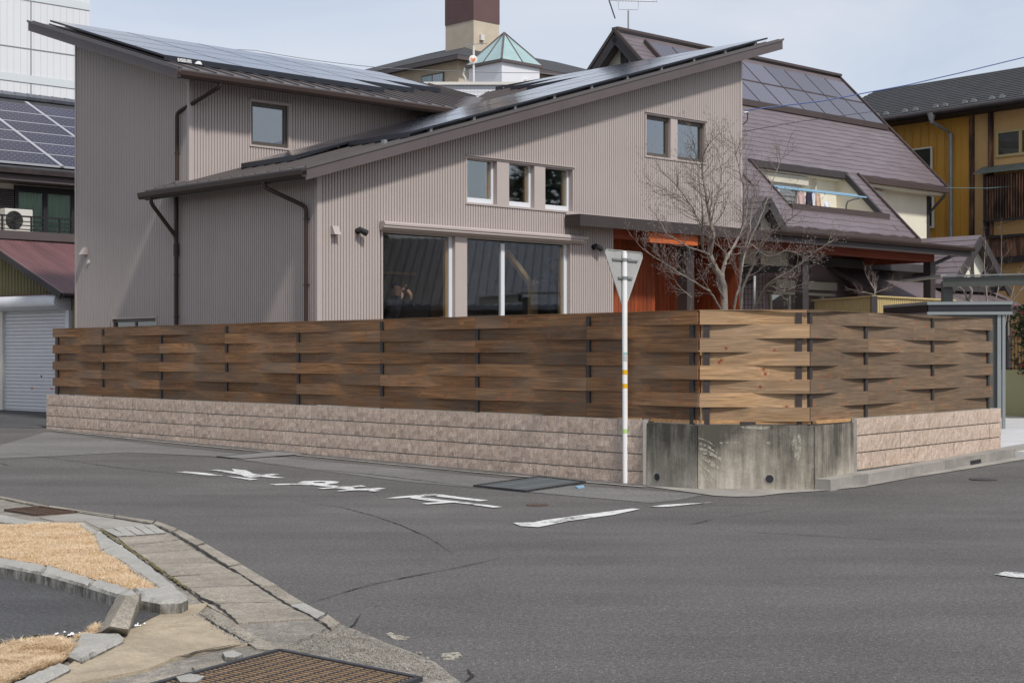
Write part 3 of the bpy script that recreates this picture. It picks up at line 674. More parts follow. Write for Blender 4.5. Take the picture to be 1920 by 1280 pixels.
lo = [(-4.061,11.092), (-3.578,10.661), (-3.034,10.136), (-2.573,9.548), (-2.299,9.176), (-2.149,9.044)]
li = [(-4.185,11.431), (-3.703,11.033), (-3.103,10.498), (-2.603,9.845), (-2.284,9.449), (-2.211,9.289)]
for i, lb in enumerate(['kerb stone leaving the left edge of the photo', 'second stained kerb stone from the left edge', 'stained kerb stone between two visible joints', 'stained kerb stone meeting the tilted concrete block', 'short kerb stone hidden under the tilted concrete block']):
    kerb([lo[i], lo[i+1], li[i+1], li[i]], h1, label=lb, group='kerb stones along the car park', b=.022)
kerb([(-4.96,14.345), (-4.59,14.103), (-4.172,13.6), (-3.937,13.425), (-4.057,13.298), (-4.411,13.556), (-4.733,13.689)], .08, label='low pale kerb behind the dead grass by the rusty grating')
# tilted trapezoid wheel stop
def P3(p, z): return Vector((p[0], p[1], gz(*p)+z))
def Zp(p, z): return (p[0], p[1], gz(*p)+z)
mb = MB(); eB = [Zp((-2.317,9.26), .10), Zp((-2.134,8.703), .17), Zp((-2.107,8.933), .155), Zp((-2.169,9.214), .02)]
eA = [Zp((-2.219,8.389), .012), Zp((-2.092,8.174), .095), Zp((-1.998,8.194), .075), Zp((-2.039,8.342), .0)]
mb.add(eA+eB, [(3, 2, 1, 0), (4, 5, 6, 7), (0, 1, 5, 4), (1, 2, 6, 5), (2, 3, 7, 6), (3, 0, 4, 7)])
top = [Vector(p) for p in eA]
roughen(solo('wheel_stop', mb, 'conc', 'broken trapezoid concrete block leaning off the grass kerb', 'concrete block', at=(top[3].x, top[3].y, 0)), 4, .0035)
kerb([(-2.259,8.226), (-2.043,8.232), (-2.015,8.163), (-1.994,8.071), (-2.06,7.531), (-2.112,7.598), (-2.171,7.68)], .05, 'concp2' if 0 else 'conck', label='short pale kerb block in front of the leaning concrete block', group='kerb blocks at the car park mouth', b=.02)
kerb([(-2.152,7.452), (-2.125,7.446), (-2.067,7.375), (-2.065,7.312), (-2.108,6.91), (-2.151,6.541), (-2.252,6.642), (-2.232,6.967)], .05, 'conck', label='low kerb block at the bottom left edge of the photo', group='kerb blocks at the car park mouth', b=.02)
mb = MB()
for pt in [((-2.367,8.3)), ((-2.349,8.342)), ((-2.066,8.605)), ((-2.071,8.56))]:
    for k in range(5): pebble(mb, pt[0]+random.uniform(-.06, .06), pt[1]+random.uniform(-.03, .03), random.uniform(.006, .013), gz(*pt)+.03)
solo('mortar_crumbs', mb, 'white_paint', 'white broken mortar crumbs beside the leaning concrete block', None, kind='stuff')

def inside(p, poly):
    x, y = p; r = False; n = len(poly)
    for i in range(n):
        x1, y1 = poly[i]; x2, y2 = poly[(i+1) % n]
        if (y1 > y) != (y2 > y) and x < (x2-x1)*(y-y1)/(y2-y1)+x1: r = not r
    return r
def grass(name, poly, base_h, n, label, hmean=.035, edge=0.0):
    xs = [p[0] for p in poly]; ys = [p[1] for p in poly]; vs = []; fs = []; tone = []
    k = 0
    while k < n:
        x = random.uniform(min(xs), max(xs)); y = random.uniform(min(ys), max(ys))
        if not inside((x, y), poly): continue
        k += 1
        cl = noise.noise(Vector((x*3.2, y*3.2, 0))); cl2 = noise.noise(Vector((x*11, y*11, 4)))
        h = hmean*(1+.5*cl+.3*cl2)*random.uniform(.6, 1.4); a = random.uniform(0, 2*pi)+cl*2; ln = random.uniform(.4, 2.0)*h
        dx, dy = cos(a)*ln, sin(a)*ln; w = random.uniform(.0016, .0034); wx, wy = -sin(a)*w, cos(a)*w
        z = gz(x, y)+base_h; o = len(vs)
        vs += [(x-wx, y-wy, z), (x+wx, y+wy, z), (x+dx*.4+wx*.7, y+dy*.4+wy*.7, z+h*.75), (x+dx*.4-wx*.7, y+dy*.4-wy*.7, z+h*.75), (x+dx, y+dy, z+h*(.9+.1*random.random()))]
        fs += [(o, o+1, o+2, o+3), (o+3, o+2, o+4)]
        t = min(1, max(0, .52+.35*cl+.25*cl2+random.gauss(0, .2))); tone += [t, t]
    me = bpy.data.meshes.new(name); me.from_pydata(vs, [], fs); me.materials.append(M['straw'])
    at = me.attributes.new('tone', 'FLOAT', 'FACE'); at.data.foreach_set('value', tone)
    o = bpy.data.objects.new(name, me); COL.objects.link(o); o['label'] = label; o['kind'] = 'stuff'
    mb = flat(poly, base_h+.004); mm = make_mesh(name+'_thatch', mb, 'straw'); return o
gpoly = [(-4.74,12.946), (-4.24,13.028), (-3.987,13.069), (-3.623,13.194), (-3.304,12.402), (-2.969,11.346), (-2.662,10.727), (-2.349,9.928), (-2.124,9.494), (-2.231,9.429), (-2.399,9.627), (-2.619,9.904), (-3.122,10.563), (-3.726,11.102), (-4.2,11.472)]
grass('dead_grass', gpoly, .082, 70000, 'straw coloured dead lawn in the kerbed triangle', .022)
solo('lawn_soil', flat(gpoly, .088), 'thatch', 'bare soil under the dead lawn in the kerbed triangle', None, kind='structure')
gpoly2 = [(-2.716,7.705), (-2.567,7.888), (-2.451,8.035), (-2.367,8.111), (-2.274,8.006), (-2.198,7.888), (-2.172,7.691), (-2.164,7.53), (-2.23,7.325), (-2.263,7.072), (-2.275,6.847), (-2.433,6.902)]
grass('dead_grass', gpoly2, .022, 34000, 'straw coloured dead grass at the bottom left edge', .03)
solo('lawn_soil', flat(gpoly2, .026), 'thatch', 'bare soil under the dead grass at the bottom left edge', None, kind='structure')
grass('dead_grass', [(-2.242,8.167), (-2.206,8.323), (-2.251,8.57), (-2.272,8.604), (-2.26,8.388), (-2.274,8.182)], .02, 1500, 'thin tuft of dead grass behind the leaning concrete block', .025)

# ================================================================== block walls, corner wall, kerb
def along(P, d, a, n=0.0):
    """point at distance a along a wall line; n = metres out towards the road"""
    return (P[0]+d[0]*a+d[1]*n*OUT[0], P[1]+d[1]*a-d[0]*n*OUT[0])
def block_wall(name, P, Q_, ztop, zbot, courses, bl, label, thick=.16):
    P = Vector(P); Q_ = Vector(Q_); L = (Q_-P).length; d = (Q_-P)/L; ang = atan2(d.y, d.x)
    fr = (P.x, P.y, ang)     # local x along wall, y to the left; road side is -y
    t = thing(name, label, 'wall', fr)
    mb = MB().box(0, L, .012, thick, zbot, ztop-.004); part(t, 'core', mb, 'blockjoint')
    ch = .2; base = []
    for sd in range(5):
        random.seed(100+sd); nx, nz = 6, 3; w = bl-.0012; h = ch-.012; mb = MB(); vs = []
        for j in range(nz+1):
            for i in range(nx+1):
                e = (0 < i < nx) and (0 < j < nz)
                vs.append((w*i/nx, -.006-(random.uniform(.0, .010) if e else random.uniform(.0, .004)), h*j/nz))
        mb.add(vs, [(j*(nx+1)+i, j*(nx+1)+i+1, (j+1)*(nx+1)+i+1, (j+1)*(nx+1)+i) for j in range(nz) for i in range(nx)])
        mb.add([(0, 0, 0), (w, 0, 0), (w, 0, h), (0, 0, h), (0, thick-.01, h), (w, thick-.01, h), (0, .03, 0), (w, .03, 0)], [(3, 2, 5, 4), (0, 3, 4, 6), (1, 7, 5, 2), (0, 6, 7, 1)])
        # close the rim between rough face and body
        base.append(make_mesh('block', mb, 'block'))
    n = int(round(L/bl)); k = 0
    for c in range(courses):
        z0 = ztop-(c+1)*ch+.006
        for i in range(n):
            me = base[random.randrange(5)]; o = bpy.data.objects.new('block', me); COL.objects.link(o); o.parent = t
            o.location = (L*i/n+.0006, random.uniform(-.002, .002), z0-.0); o.scale = (L/n/bl, 1, 1)
    return t
WL0 = (1.517,17.978); 
block_wall('block_wall', (-8.804, 29.782), (1.523, 18.11), .762, -.15, 4, .4215, 'long split-face block wall under the left fence', .16)
Rd = Vector((.6115, .7913)); RB = Vector((3.317, 17.35))
r0 = RB+Rd*1.05; r1 = RB+Rd*5.65
block_wall('block_wall', (r0.x, r0.y), (r1.x, r1.y), .772, -.15, 3, .418, 'short split-face block wall under the right fence', .16)

# stained concrete corner wall: three faces
CW = [(1.545, 18.085), (2.063, 17.50), (3.335, 17.35), (3.317+.6115*1.03, 17.35+.7913*1.03)]
t = thing('corner_wall', 'stained old concrete corner wall between the two block walls', 'wall', FW, (2.7, 17.6, 0))
inner_ = [(1.665, 18.19), (2.14, 17.65), (3.25, 17.52), (3.81, 18.24)]
for i in range(3):
    a, b = Vector(CW[i]), Vector(CW[i+1]); c, d = Vector(inner_[i+1]), Vector(inner_[i]); g_ = (b-a).normalized()*.006
    mb = MB().prism([tuple(a+g_), tuple(b-g_), tuple(c), tuple(d)], -.1, .725)
    part(t, 'concrete_panel', mb, 'stained', label=['left dark stained panel with a drain hole', 'middle panel with a pale scraped patch', 'right dark stained panel'][i])
# pale mortar nibs against the block walls
for (x, y) in ((1.535, 18.10), (3.317+.6115*1.04, 17.35+.7913*1.04)):
    part(t, 'mortar_joint', MB().box(x-.03, x+.03, y-.012, y+.05, -.02, .755), 'concw')
# drain holes
def wall_pt(i, f, z, out=.0):
    a, b = Vector(CW[i]), Vector(CW[i+1]); p = a.lerp(b, f); d = (b-a).normalized(); n = Vector((d.y, -d.x)); q = p+n*out
    return Vector((q.x, q.y, z)), Vector((n.x, n.y, 0)), Vector((d.x, d.y, 0))
for i, f, z, r in ((0, .22, .115, .042), (1, .618, .135, .045)):
    p, n, d = wall_pt(i, f, z, .004); mb = MB()
    seg = 20
    o = []
    for k in range(seg):
        a0, a1 = 2*pi*k/seg, 2*pi*(k+1)/seg
        f0 = lambda a, rr, e: tuple(p+d*cos(a)*rr+Vector((0, 0, 1))*sin(a)*rr+n*e)
        mb.quad(f0(a0, r, .001), f0(a0, r*1.3, 0), f0(a1, r*1.3, 0), f0(a1, r, .001))
    hp = part(t, 'drain_pipe', mb, 'concw')
    mb = MB(); mb.disc(p-n*.002, n, r, 20, .004); part(t, 'drain_hole', mb, 'black')
# scraped patches on the middle panel
def patch(i, pts, e=.003):
    P_ = [wall_pt(i, f, z, e)[0] for f, z in pts]; mb = MB().add([tuple(p) for p in P_], [tuple(range(len(P_)))]); return mb
def wp(u, v):  # pixel on the middle panel -> fraction, height (panel faces the camera squarely)
    return ((u-1308)/(1527-1308), 1.5-(v-666)/2950*17.43)
random.seed(5)
for (u0, v0, u1, v1, w) in [(1312, 832, 1345, 850, 6), (1312, 842, 1362, 872, 7), (1310, 856, 1352, 884, 9), (1318, 850, 1366, 866, 4), (1310, 868, 1340, 900, 10), (1312, 880, 1330, 906, 9), (1330, 872, 1362, 885, 6), (1310, 822, 1340, 836, 3)]:
    pts = []
    n = 7
    for k in range(n+1):
        s_ = k/n; uu = u0+(u1-u0)*s_; vv = v0+(v1-v0)*s_**1.6; ww = w*(.35+.65*sin(pi*min(1, s_*.8+.2)))/2
        pts.append((uu, vv, ww))
    poly = [wp(a, max(798, b-c_)) for a, b, c_ in pts]+[wp(a, b+c_) for a, b, c_ in pts[::-1]]
    part(t, 'scrape', patch(1, poly[::-1], .003+.0005*random.random()), 'scrape')
for pl_ in ([(1492, 815), (1500, 812), (1503, 835), (1500, 860), (1494, 866), (1486, 845), (1484, 828)], [(1385, 799), (1445, 799), (1438, 805), (1410, 804), (1395, 803)], [(1404, 828), (1413, 828), (1412, 833), (1404, 833)], [(1436, 827), (1444, 826), (1444, 832), (1439, 832)], [(1350, 829), (1388, 828), (1388, 831), (1350, 832)]):
    part(t, 'scrape', patch(1, [wp(*q) for q in pl_][::-1], .003), 'scrape')

# kerb under the right wall
kp = Vector((3.317+.6115*-.02, 17.35+.7913*-.02)); nrm = Vector((.7913, -.6115))
t = thing('road_kerb', 'mossy old concrete kerb below the right block wall', 'kerb', FW, (kp.x, kp.y, 0))
L0 = 0.0
ks = [0.0, .95, 2.0, 3.2, 4.4, 5.6, 7.2, 9.0, 11.5, 15.0]
for i in range(len(ks)-1):
    a, b = RB+Rd*(ks[i]+.03), RB+Rd*(ks[i+1]+.022)
    w0 = .34 if i == 0 else .20
    p = [a+nrm*-.02, b+nrm*-.02, b+nrm*.20, a+nrm*(.20)]
    f0 = lambda x, y: gz(x, y)-.05
    hh = .125
    mb = MB().prism([tuple(q) for q in p], f0, lambda x, y: gz(x, y)+hh)
    pm_ = part(t, 'kerb_stone', mb, 'concw')
part(t, 'drain_slot', MB().bar((tuple(RB+Rd*4.05+nrm*.202)+(gz(*(RB+Rd*4.05))+.04,)), (tuple(RB+Rd*4.4+nrm*.202)+(gz(*(RB+Rd*4.4))+.04,)), .01, .05), 'black')

# raised garden behind the walls, parking slab to the right
def inset(p, q, d):
    v = (Vector(q)-Vector(p)).normalized(); n = Vector((-v.y, v.x)); return n*d
gard = [(-8.75, 29.95), (1.66, 18.22), (2.15, 17.68), (3.22, 17.55), (6.50, 21.85), (5.9, 24.0), (5.5, 35.0), (-3.2, 27.5), (-8.6, 32.2)]
struct('garden_ground', MB().prism(gard, -.05, .66), 'soil')
struct('driveway', MB().prism([(6.80, 21.80), (6.62, 21.95), (5.95, 24.1), (8.5, 34.0), (20, 34), (20, 27.5), (12.6, 19.0)], lambda x, y: gz(x, y)-.05, lambda x, y: gz(x, y)+.08), 'concp')
struct('garage_apron', MB().prism([(-8.9, 29.8), (-8.6, 36.5), (-15, 41), (-18, 33)], lambda x, y: gz(x, y)-.05, lambda x, y: gz(x, y)+.006), 'asphalt_lot')

# ================================================================== woven board fence
def fence(name, P, Q_, posts, label, mat, parity, spans, seed, ends=(0, 0)):
    """posts: distances along; parity p: odd rows (first from the top) pass in front of post i when (i+p) is even"""
    random.seed(seed)
    P = Vector(P); Q_ = Vector(Q_); L = (Q_-P).length; d = (Q_-P)/L; fr = (P.x, P.y, atan2(d.y, d.x))
    t = thing(name, label, 'fence', fr)
    for a in posts:
        part(t, 'post', MB().box(a-.03, a+.03, .071, .099, .70, 1.97), 'post')
    A = .040
    def offs(a, row):
        # smooth alternating bend between posts
        ps = posts; i = 0
        if a <= ps[0]: s0 = 0; f = 0; i = 0
        elif a >= ps[-1]: i = len(ps)-1; f = 0
        else:
            for j in range(len(ps)-1):
                if ps[j] <= a <= ps[j+1]: i = j; f = (a-ps[j])/(ps[j+1]-ps[j]); break
        s0 = 1 if ((i+parity+row) % 2 == 0) else -1
        return s0*cos(pi*f)
    for r in range(8):
        z1 = 2.0-r*.1535; z0 = z1-.1565
        # joints at posts where this row passes in front
        js = [0.0]+[posts[i] for i in range(1, len(posts)-1) if ((i+parity+r) % 2 == 0)]+[L]
        js = [j for k, j in enumerate(js) if k == 0 or j-js[k-1] > .5]
        for k in range(len(js)-1):
            a0, a1 = js[k]+.0015, js[k+1]-.0015
            if k == 0: a0 += ends[0]*(.085-offs(0, r)*.0235)
            if k == len(js)-2: a1 -= ends[1]*(.085-offs(L, r)*.0235)
            n = max(4, int((a1-a0)/.2)); mb = MB(); vs = []
            sag = random.uniform(-.003, .003); th = .018
            for q in range(n+1):
                a = a0+(a1-a0)*q/n; y = .085-offs(a, r)*.0235-(th/2)
                jz = sag*sin(pi*q/n)
                vs += [(a, y, z0+jz), (a, y+th, z0+jz), (a, y+th, z1+jz), (a, y, z1+jz)]
            fs = []
            for q in range(n):
                o = q*4
                for m in range(4): fs.append((o+m, o+4+m, o+4+(m+1) % 4, o+(m+1) % 4))
            fs += [(0, 3, 2, 1)[::-1], (n*4, n*4+1, n*4+2, n*4+3)[::-1]]
            mb.add(vs, fs); b = part(t, 'board', mb, mat)
    part(t, 'top_batten', MB().box(0.01, L-.01, .050, .078, 2.001, 2.007), mat)
    return t
FLp = Vector((-8.735, 29.745)); FLd = (Vector((2.048, 17.50))-FLp); FLl = FLd.length
posts_l = [FLl-x-.795 for x in (15.33, 13.54, 11.42, 9.30, 7.25, 5.155, 3.085, 1.01, -.66)]
posts_l[0] = .15
fence('board_fence', FLp, (2.048, 17.50), posts_l, 'long woven brown board fence on the left block wall', 'board', 0, None, 3, (0, .382))
fence('board_fence', (2.062, 17.49), (3.322, 17.345), [.105, 1.12], 'short fresh-wood woven fence panel across the corner', 'boardN', 0, None, 9, (.382, .566))
re0 = RB+Rd*0.0; re1 = RB+Rd*5.50
fence('board_fence', (re0.x+.006, re0.y-.004), (re1.x, re1.y), [.09, 1.517, 3.497, 5.42], 'grey-brown woven board fence on the right block wall', 'boardR', 1, None, 12, (.566, 0))
# raw sill battens under the fence at the corner
t = thing('sill_batten', 'raw orange timber batten under the fence at the corner', 'batten', FW, (2.7, 17.6, .73))
for a, b in (((.4, 19.55), (1.51, 18.24)), ((1.60, 18.15), (2.09, 17.60)), ((2.12, 17.585), (3.31, 17.445)), ((3.36, 17.46), (3.88, 18.13))):
    part(t, 'batten', MB().bar((a[0], a[1], .757), (b[0], b[1], .757), .05, .035), 'raw')
part(t, 'spacer', MB().box(2.54, 2.71, 17.49, 17.53, .728, .762), 'post')

# ================================================================== the taupe house
random.seed(21)
house = thing('metal_house', 'taupe ribbed metal house with two opposed mono-pitch roofs', 'house', FH, (0, 0, 0))
PIT = .06
def ribbed(L0, L1, zb, zt, openings, mapf, mb):
    """vertical ribs; mapf(a, out, z) -> point; zb/zt functions of a; openings (a0,a1,z0,z1)"""
    n = int(round((L1-L0)/PIT)); p = (L1-L0)/n
    D_ = .020
    for i in range(n):
        a = L0+i*p
        segs = [(a, 0, a+p*.66, 0), (a+p*.66, 0, a+p*.72, -D_), (a+p*.72, -D_, a+p*.94, -D_), (a+p*.94, -D_, a+p, 0)]
        for (x0, d0, x1, d1) in segs:
            xm = (x0+x1)/2; spans = [[None, None]]
            cuts = sorted([(o[2], o[3]) for o in openings if o[0] <= xm <= o[1]])
            lo0, lo1 = zb(x0), zb(x1); cur0, cur1 = lo0, lo1
            for c0, c1 in cuts:
                if c0 > cur0: mb.quad(mapf(x0, d0, cur0), mapf(x1, d1, cur1), mapf(x1, d1, c0), mapf(x0, d0, c0))
                cur0 = cur1 = c1
            t0, t1 = zt(x0), zt(x1)
            if t0 > cur0: mb.quad(mapf(x0, d0, cur0), mapf(x1, d1, cur1), mapf(x1, d1, t1), mapf(x0, d0, t0))
zA = lambda s: 4.45+.3*s      # underside line of the right-rising roof
zB = lambda t: 5.37+.3*t      # underside line of the back-rising roof
SE, TE = 11.03, 8.04          # house extents
TT = 3.84                     # front of the tall wing
W3 = (3.25, 5.92, 4.20, 4.985); WBIG = (1.35, 5.85, 1.2, 3.585); WUR = (8.0, 9.82, 5.44, 6.25)
PORCH = (7.04, SE, .5, 4.0)
mb = MB(); front = lambda a, d, z: (a, -d, z)
ribbed(0, SE, lambda a: .6, lambda a: zA(a)+.02, [W3, WBIG, WUR, PORCH], front, mb)
part(house, 'front_wall', mb, 'siding')
mb = MB(); sidef = lambda a, d, z: (-d, a, z)
ribbed(0, TT, lambda a: .6, lambda a: 4.45, [], lambda a, d, z: sidef(a, d, z), mb)
ribbed(TT, TE, lambda a: .6, lambda a: zB(a)+.02, [(4.97, 6.55, 1.5, 2.19)], lambda a, d, z: sidef(a, d, z), mb)
ribbed(3.70, TT, lambda a: 4.45, lambda a: 6.4, [], lambda a, d, z: sidef(a-.0, d, z), MB())
part(house, 'side_wall', mb, 'siding')
mb = MB(); WUL = (1.32, 2.17, 5.41, 6.21)
ribbed(0, 6.9, lambda a: max(4.3, zA(a)-.1), lambda a: 6.50, [WUL], lambda a, d, z: (a, TT-d, z), mb)
part(house, 'upper_wall', mb, 'siding')
# rear and right walls, closed so the house is a volume
mb = MB(); mb.quad((SE, .02, .6), (SE, TE, .6), (SE, TE, 7.76), (SE, .02, 7.76)); mb.quad((SE, TE, .6), (0, TE, .6), (0, TE, 7.7), (SE, TE, 7.7)); part(house, 'rear_wall', mb, 'siding')
# corner trims
mb = MB()
for (s, t, z0, z1) in ((0, 0, .6, 4.46), (0, TT, 4.3, 6.42), (0, TE, .6, 7.70), (SE, 0, 3.9, 7.72)):
    w = .055
    if (s, t) == (SE, 0): mb.box(s-w, s+.006, -.008, .02, z0, z1)
    elif (s, t) == (0, TE): mb.box(-.008, .02, t-w, t+.006, z0, z1)
    else: mb.box(-.008, w, t-.008, t+.004, z0, z1); mb.box(-.0075, .004, t+.004, t+w, z0, z1)
part(house, 'corner_trim', mb, 'trim')

# ---- windows
def hwin(s0, s1, z0, z1, t, fmat, rec=.12, fw=.05, split=None, gm='glass', fw_b=None, inner='intwoodd', sides=(1, 1, 1, 1), root=None, name='window', label=None):
    """window facing -t"""
    fw_b = fw_b or fw; root = root or house
    mb = MB(); y0, y1 = t+rec, t+rec+.05
    if sides[0]: mb.box(s0, s0+fw, y0, y1, z0, z1)
    if sides[1]: mb.box(s1-fw, s1, y0, y1, z0, z1)
    mb.box(s0+(fw if sides[0] else 0), s1-fw, y0+.001, y1-.001, z0, z0+fw_b)
    tb = .012 if fmat == 'whiteframe' else fw
    mb.box(s0+(fw if sides[0] else 0), s1-fw, y0+.001, y1-.001, z1-tb, z1)
    if split is not None: mb.box(split-fw*.6, split+fw*.6, y0-.004, y1-.002, z0+fw_b, z1-fw)
    w = part(root, name, mb, fmat, label=label)
    g_ = MB().box(s0+fw*.5, s1-fw*.5, t+rec+.024, t+rec+.030, z0+fw_b*.5, z1-fw*.5)
    gm_ = make_mesh('pane', g_, gm, OFF[root.name]); o = bpy.data.objects.new('pane', gm_); COL.objects.link(o); o.parent = w; OFF[o.name] = OFF[root.name]
    if inner:
        mb = MB(); mb.box(s1-fw-.045, s1-fw, t+rec+.05, t+rec+.11, z0+fw_b, z1-fw); mb.box(s0+fw, s0+fw+.045, t+rec+.05, t+rec+.11, z0+fw_b, z1-fw)
        q = bpy.data.objects.new('inner_frame', make_mesh('inner_frame', mb, inner, OFF[root.name])); COL.objects.link(q); q.parent = w
    return w
def reveal(op, t, depth, mat='trim', lip=.035, mull=()):
    a0, a1, z0, z1 = op; mb = MB()
    mb.box(a0-lip, a0, t-.016, t+depth, z0-lip, z1+lip); mb.box(a1, a1+lip, t-.016, t+depth, z0-lip, z1+lip)
    mb.box(a0, a1, t-.017, t+depth, z1, z1+lip); mb.box(a0, a1, t-.017, t+depth, z0-lip, z0)
    mb.box(a0-lip*1.2, a1+lip*1.2, t-.045, t-.012, z1+lip, z1+lip+.012)
    for m0, m1 in mull: mb.box(m0, m1, t-.004, t+depth, z0, z1)
    return mb
# three small windows with panels between
part(house, 'window_surround', reveal(W3, 0, .19, mull=((3.98, 4.28), (4.92, 5.20))), 'trim')
for a0, a1 in ((3.25, 3.98), (4.28, 4.92), (5.20, 5.92)):
    hwin(a0+.0, a1-.0, 4.20, 4.985, 0, 'whiteframe', .10, .045, fw_b=.10, gm='glassdark', sides=(0, 1, 1, 1))
# big window group
part(house, 'window_surround', reveal(WBIG, 0, .19, mull=((2.98, 3.26),)), 'trim')
hwin(1.35, 2.98, 1.2, 3.585, 0, 'whiteframe', .08, .07, gm='glassdark', sides=(0, 1, 1, 1), label='large left pane of the garden window')
hwin(3.26, 5.85, 1.2, 3.585, 0, 'whiteframe', .08, .07, split=4.20, gm='glassdark', sides=(0, 1, 1, 1), label='sliding garden window with white meeting stile')
part(house, 'window_surround', reveal(WUR, 0, .16, 'bronze' if 0 else 'trim', mull=((8.74, 8.95),)), 'trim')
hwin(8.0, 8.74, 5.44, 6.25, 0, 'bronze', .07, .075, gm='glassup', inner=None); hwin(8.95, 9.82, 5.44, 6.25, 0, 'bronze', .07, .075, gm='glassup', inner=None)
part(house, 'window_surround', reveal(WUL, TT, .14), 'trim')
hwin(1.32, 2.17, 5.41, 6.21, TT, 'bronze', .05, .075, gm='glassup', inner=None)
# blinds so upper windows do not look through
for (a0, a1, z0, z1, t) in ((8.0, 9.82, 5.44, 6.25, .3), (1.32, 2.17, 5.41, 6.21, TT+.3)):
    part(house, 'room_wall', MB().box(a0-.4, a1+.4, t+.9, t+1.0, z0-.5, z1+.4), 'interior')
# slit window on the side wall
mb = MB(); mb.box(-.02, .06, 4.93, 6.59, 2.19, 2.215); mb.box(-.014, .14, 4.93, 4.97, 1.46, 2.19); mb.box(-.014, .14, 6.55, 6.59, 1.46, 2.19); part(house, 'window_surround', mb, 'trim')
mb = MB(); mb.box(.03, .07, 4.97, 5.02, 1.5, 2.19); mb.box(.03, .07, 6.5, 6.55, 1.5, 2.19); mb.box(.03, .07, 5.02, 6.5, 2.13, 2.188); mb.box(.03, .07, 5.73, 5.79, 1.5, 2.13)
w = part(house, 'window', mb, 'bronze'); part(house, 'pane', MB().box(.048, .054, 5.0, 6.52, 1.5, 2.14), 'glass')

# ---- roller shutter box over the garden window
mb = MB(); a0, a1 = 1.28, 6.20
prof = [(-.02, 3.60), (-.02, 3.745), (-.13, 3.745), (-.155, 3.72), (-.155, 3.685), (-.10, 3.66), (-.07, 3.60)]
n = len(prof); mb.add([(a0, y, z) for y, z in prof]+[(a1, y, z) for y, z in prof], [tuple(range(n)), tuple(range(2*n-1, n-1, -1))]+[(i, n+i, n+(i+1) % n, (i+1) % n)[::-1] for i in range(n)])
aw = part(house, 'shade_box', mb, 'trim')
mb = MB().tube([(a0-.005, -.115, 3.655), (a1-.12, -.115, 3.655)], .028, 10); part(house, 'shade_roll', mb, 'siding')

# ---- roofs
def sect_roof(name, poly, zf, th, mat):
    return part(house, name, MB().prism(poly, lambda x, y: zf(x, y)-th, zf), mat)
zAs = lambda s, t: 4.42+.205+.3*s; zBs = lambda s, t: 5.34+.185+.3*t
EA, RA = .47, .35; EB, RB_ = .54, .55
sR, tR = SE+.92, TE+.86
val = lambda t: t+2.83
# roof A (rises to the right): front strip plus area beyond the valley
polyA = [(-EA, -RA+.02), (sR-.02, -RA+.02), (sR-.02, tR), (val(tR), tR), (val(3.3), 3.3), (val(TT-EB)-.0, TT-.02), (0.02, TT-.012), (-.0, 4.45), (-EA, 4.45)]
polyA = [(-EA, -RA+.02), (sR-.02, -RA+.02), (sR-.02, tR), (9.55, 6.72), (val(TT), TT-.02), (-.03, TT-.02), (-.03, 4.55), (-EA, 4.55)]
part(house, 'roof', MB().prism(polyA, lambda x, y: zAs(x, y)-.19, lambda x, y: zAs(x, y)), 'roofmetal', label='low roof rising to the right')
polyB = [(-RB_+.02, TT-EB), (val(TT-EB)+.05, TT-EB), (9.50, 6.67), (10.4, tR), (-RB_+.02, tR)]
part(house, 'roof', MB().prism(polyB, lambda x, y: zBs(x, y)-.17, lambda x, y: zBs(x, y)), 'roofmetal', label='high roof rising to the back')
# standing seams
t_ = -RA+.05
while t_ < tR:
    s1 = sR-.03; s0 = -EA+.01 if t_ < TT else val(t_)+.05
    if TT-.1 < t_ < 4.5: part(house, 'roof_seam', MB().bar((-EA+.01, t_, zAs(-EA, 0)+.012), (-.05, t_, zAs(-.05, 0)+.012), .022, .028), 'roofmetal')
    if t_ >= TT-.1: s0 = val(t_)+.05
    if t_ > 6.72: s0 = 9.55+(t_-6.72)*1.1
    if s0 < s1: part(house, 'roof_seam', MB().bar((s0, t_, zAs(s0, 0)+.012), (s1, t_, zAs(s1, 0)+.012), .022, .028), 'roofmetal')
    t_ += .35
s_ = -RB_+.06
while s_ < val(tR):
    t0 = max(TT-EB+.01, s_-2.83); t1 = tR-.03
    if s_ > 10.3: break
    if t0 < t1-.1: part(house, 'roof_seam', MB().bar((s_, t0, zBs(0, t0)+.012), (s_, t1, zBs(0, t1)+.012), .022, .028), 'roofmetal')
    s_ += .36
# valley sheet
mb = MB(); q0, q1 = TT-EB, 6.65
mb.add([(val(q0)-.16, q0+.16, zBs(0, q0+.16)+.004), (val(q0)+.18, q0-.16, zAs(val(q0)+.18, 0)+.004), (val(q1)+.18, q1-.16, zAs(val(q1)+.18, 0)+.004), (val(q1)-.16, q1+.16, zBs(0, q1+.16)+.004)], [(0, 1, 2, 3)])
part(house, 'valley_sheet', mb, 'roofmetal')
# fascias
def fascia_line(p0, p1, h0, th, mat, name='fascia'):
    (x0, y0, z0), (x1, y1, z1) = p0, p1; dx, dy = x1-x0, y1-y0; l = sqrt(dx*dx+dy*dy); nx, ny = dy/l*th, -dx/l*th
    return part(house, name, MB().hexa([(x0, y0, z0-h0), (x0+nx, y0+ny, z0-h0), (x1+nx, y1+ny, z1-h0), (x1, y1, z1-h0)], [(x0, y0, z0), (x0+nx, y0+ny, z0), (x1+nx, y1+ny, z1), (x1, y1, z1)]), mat)
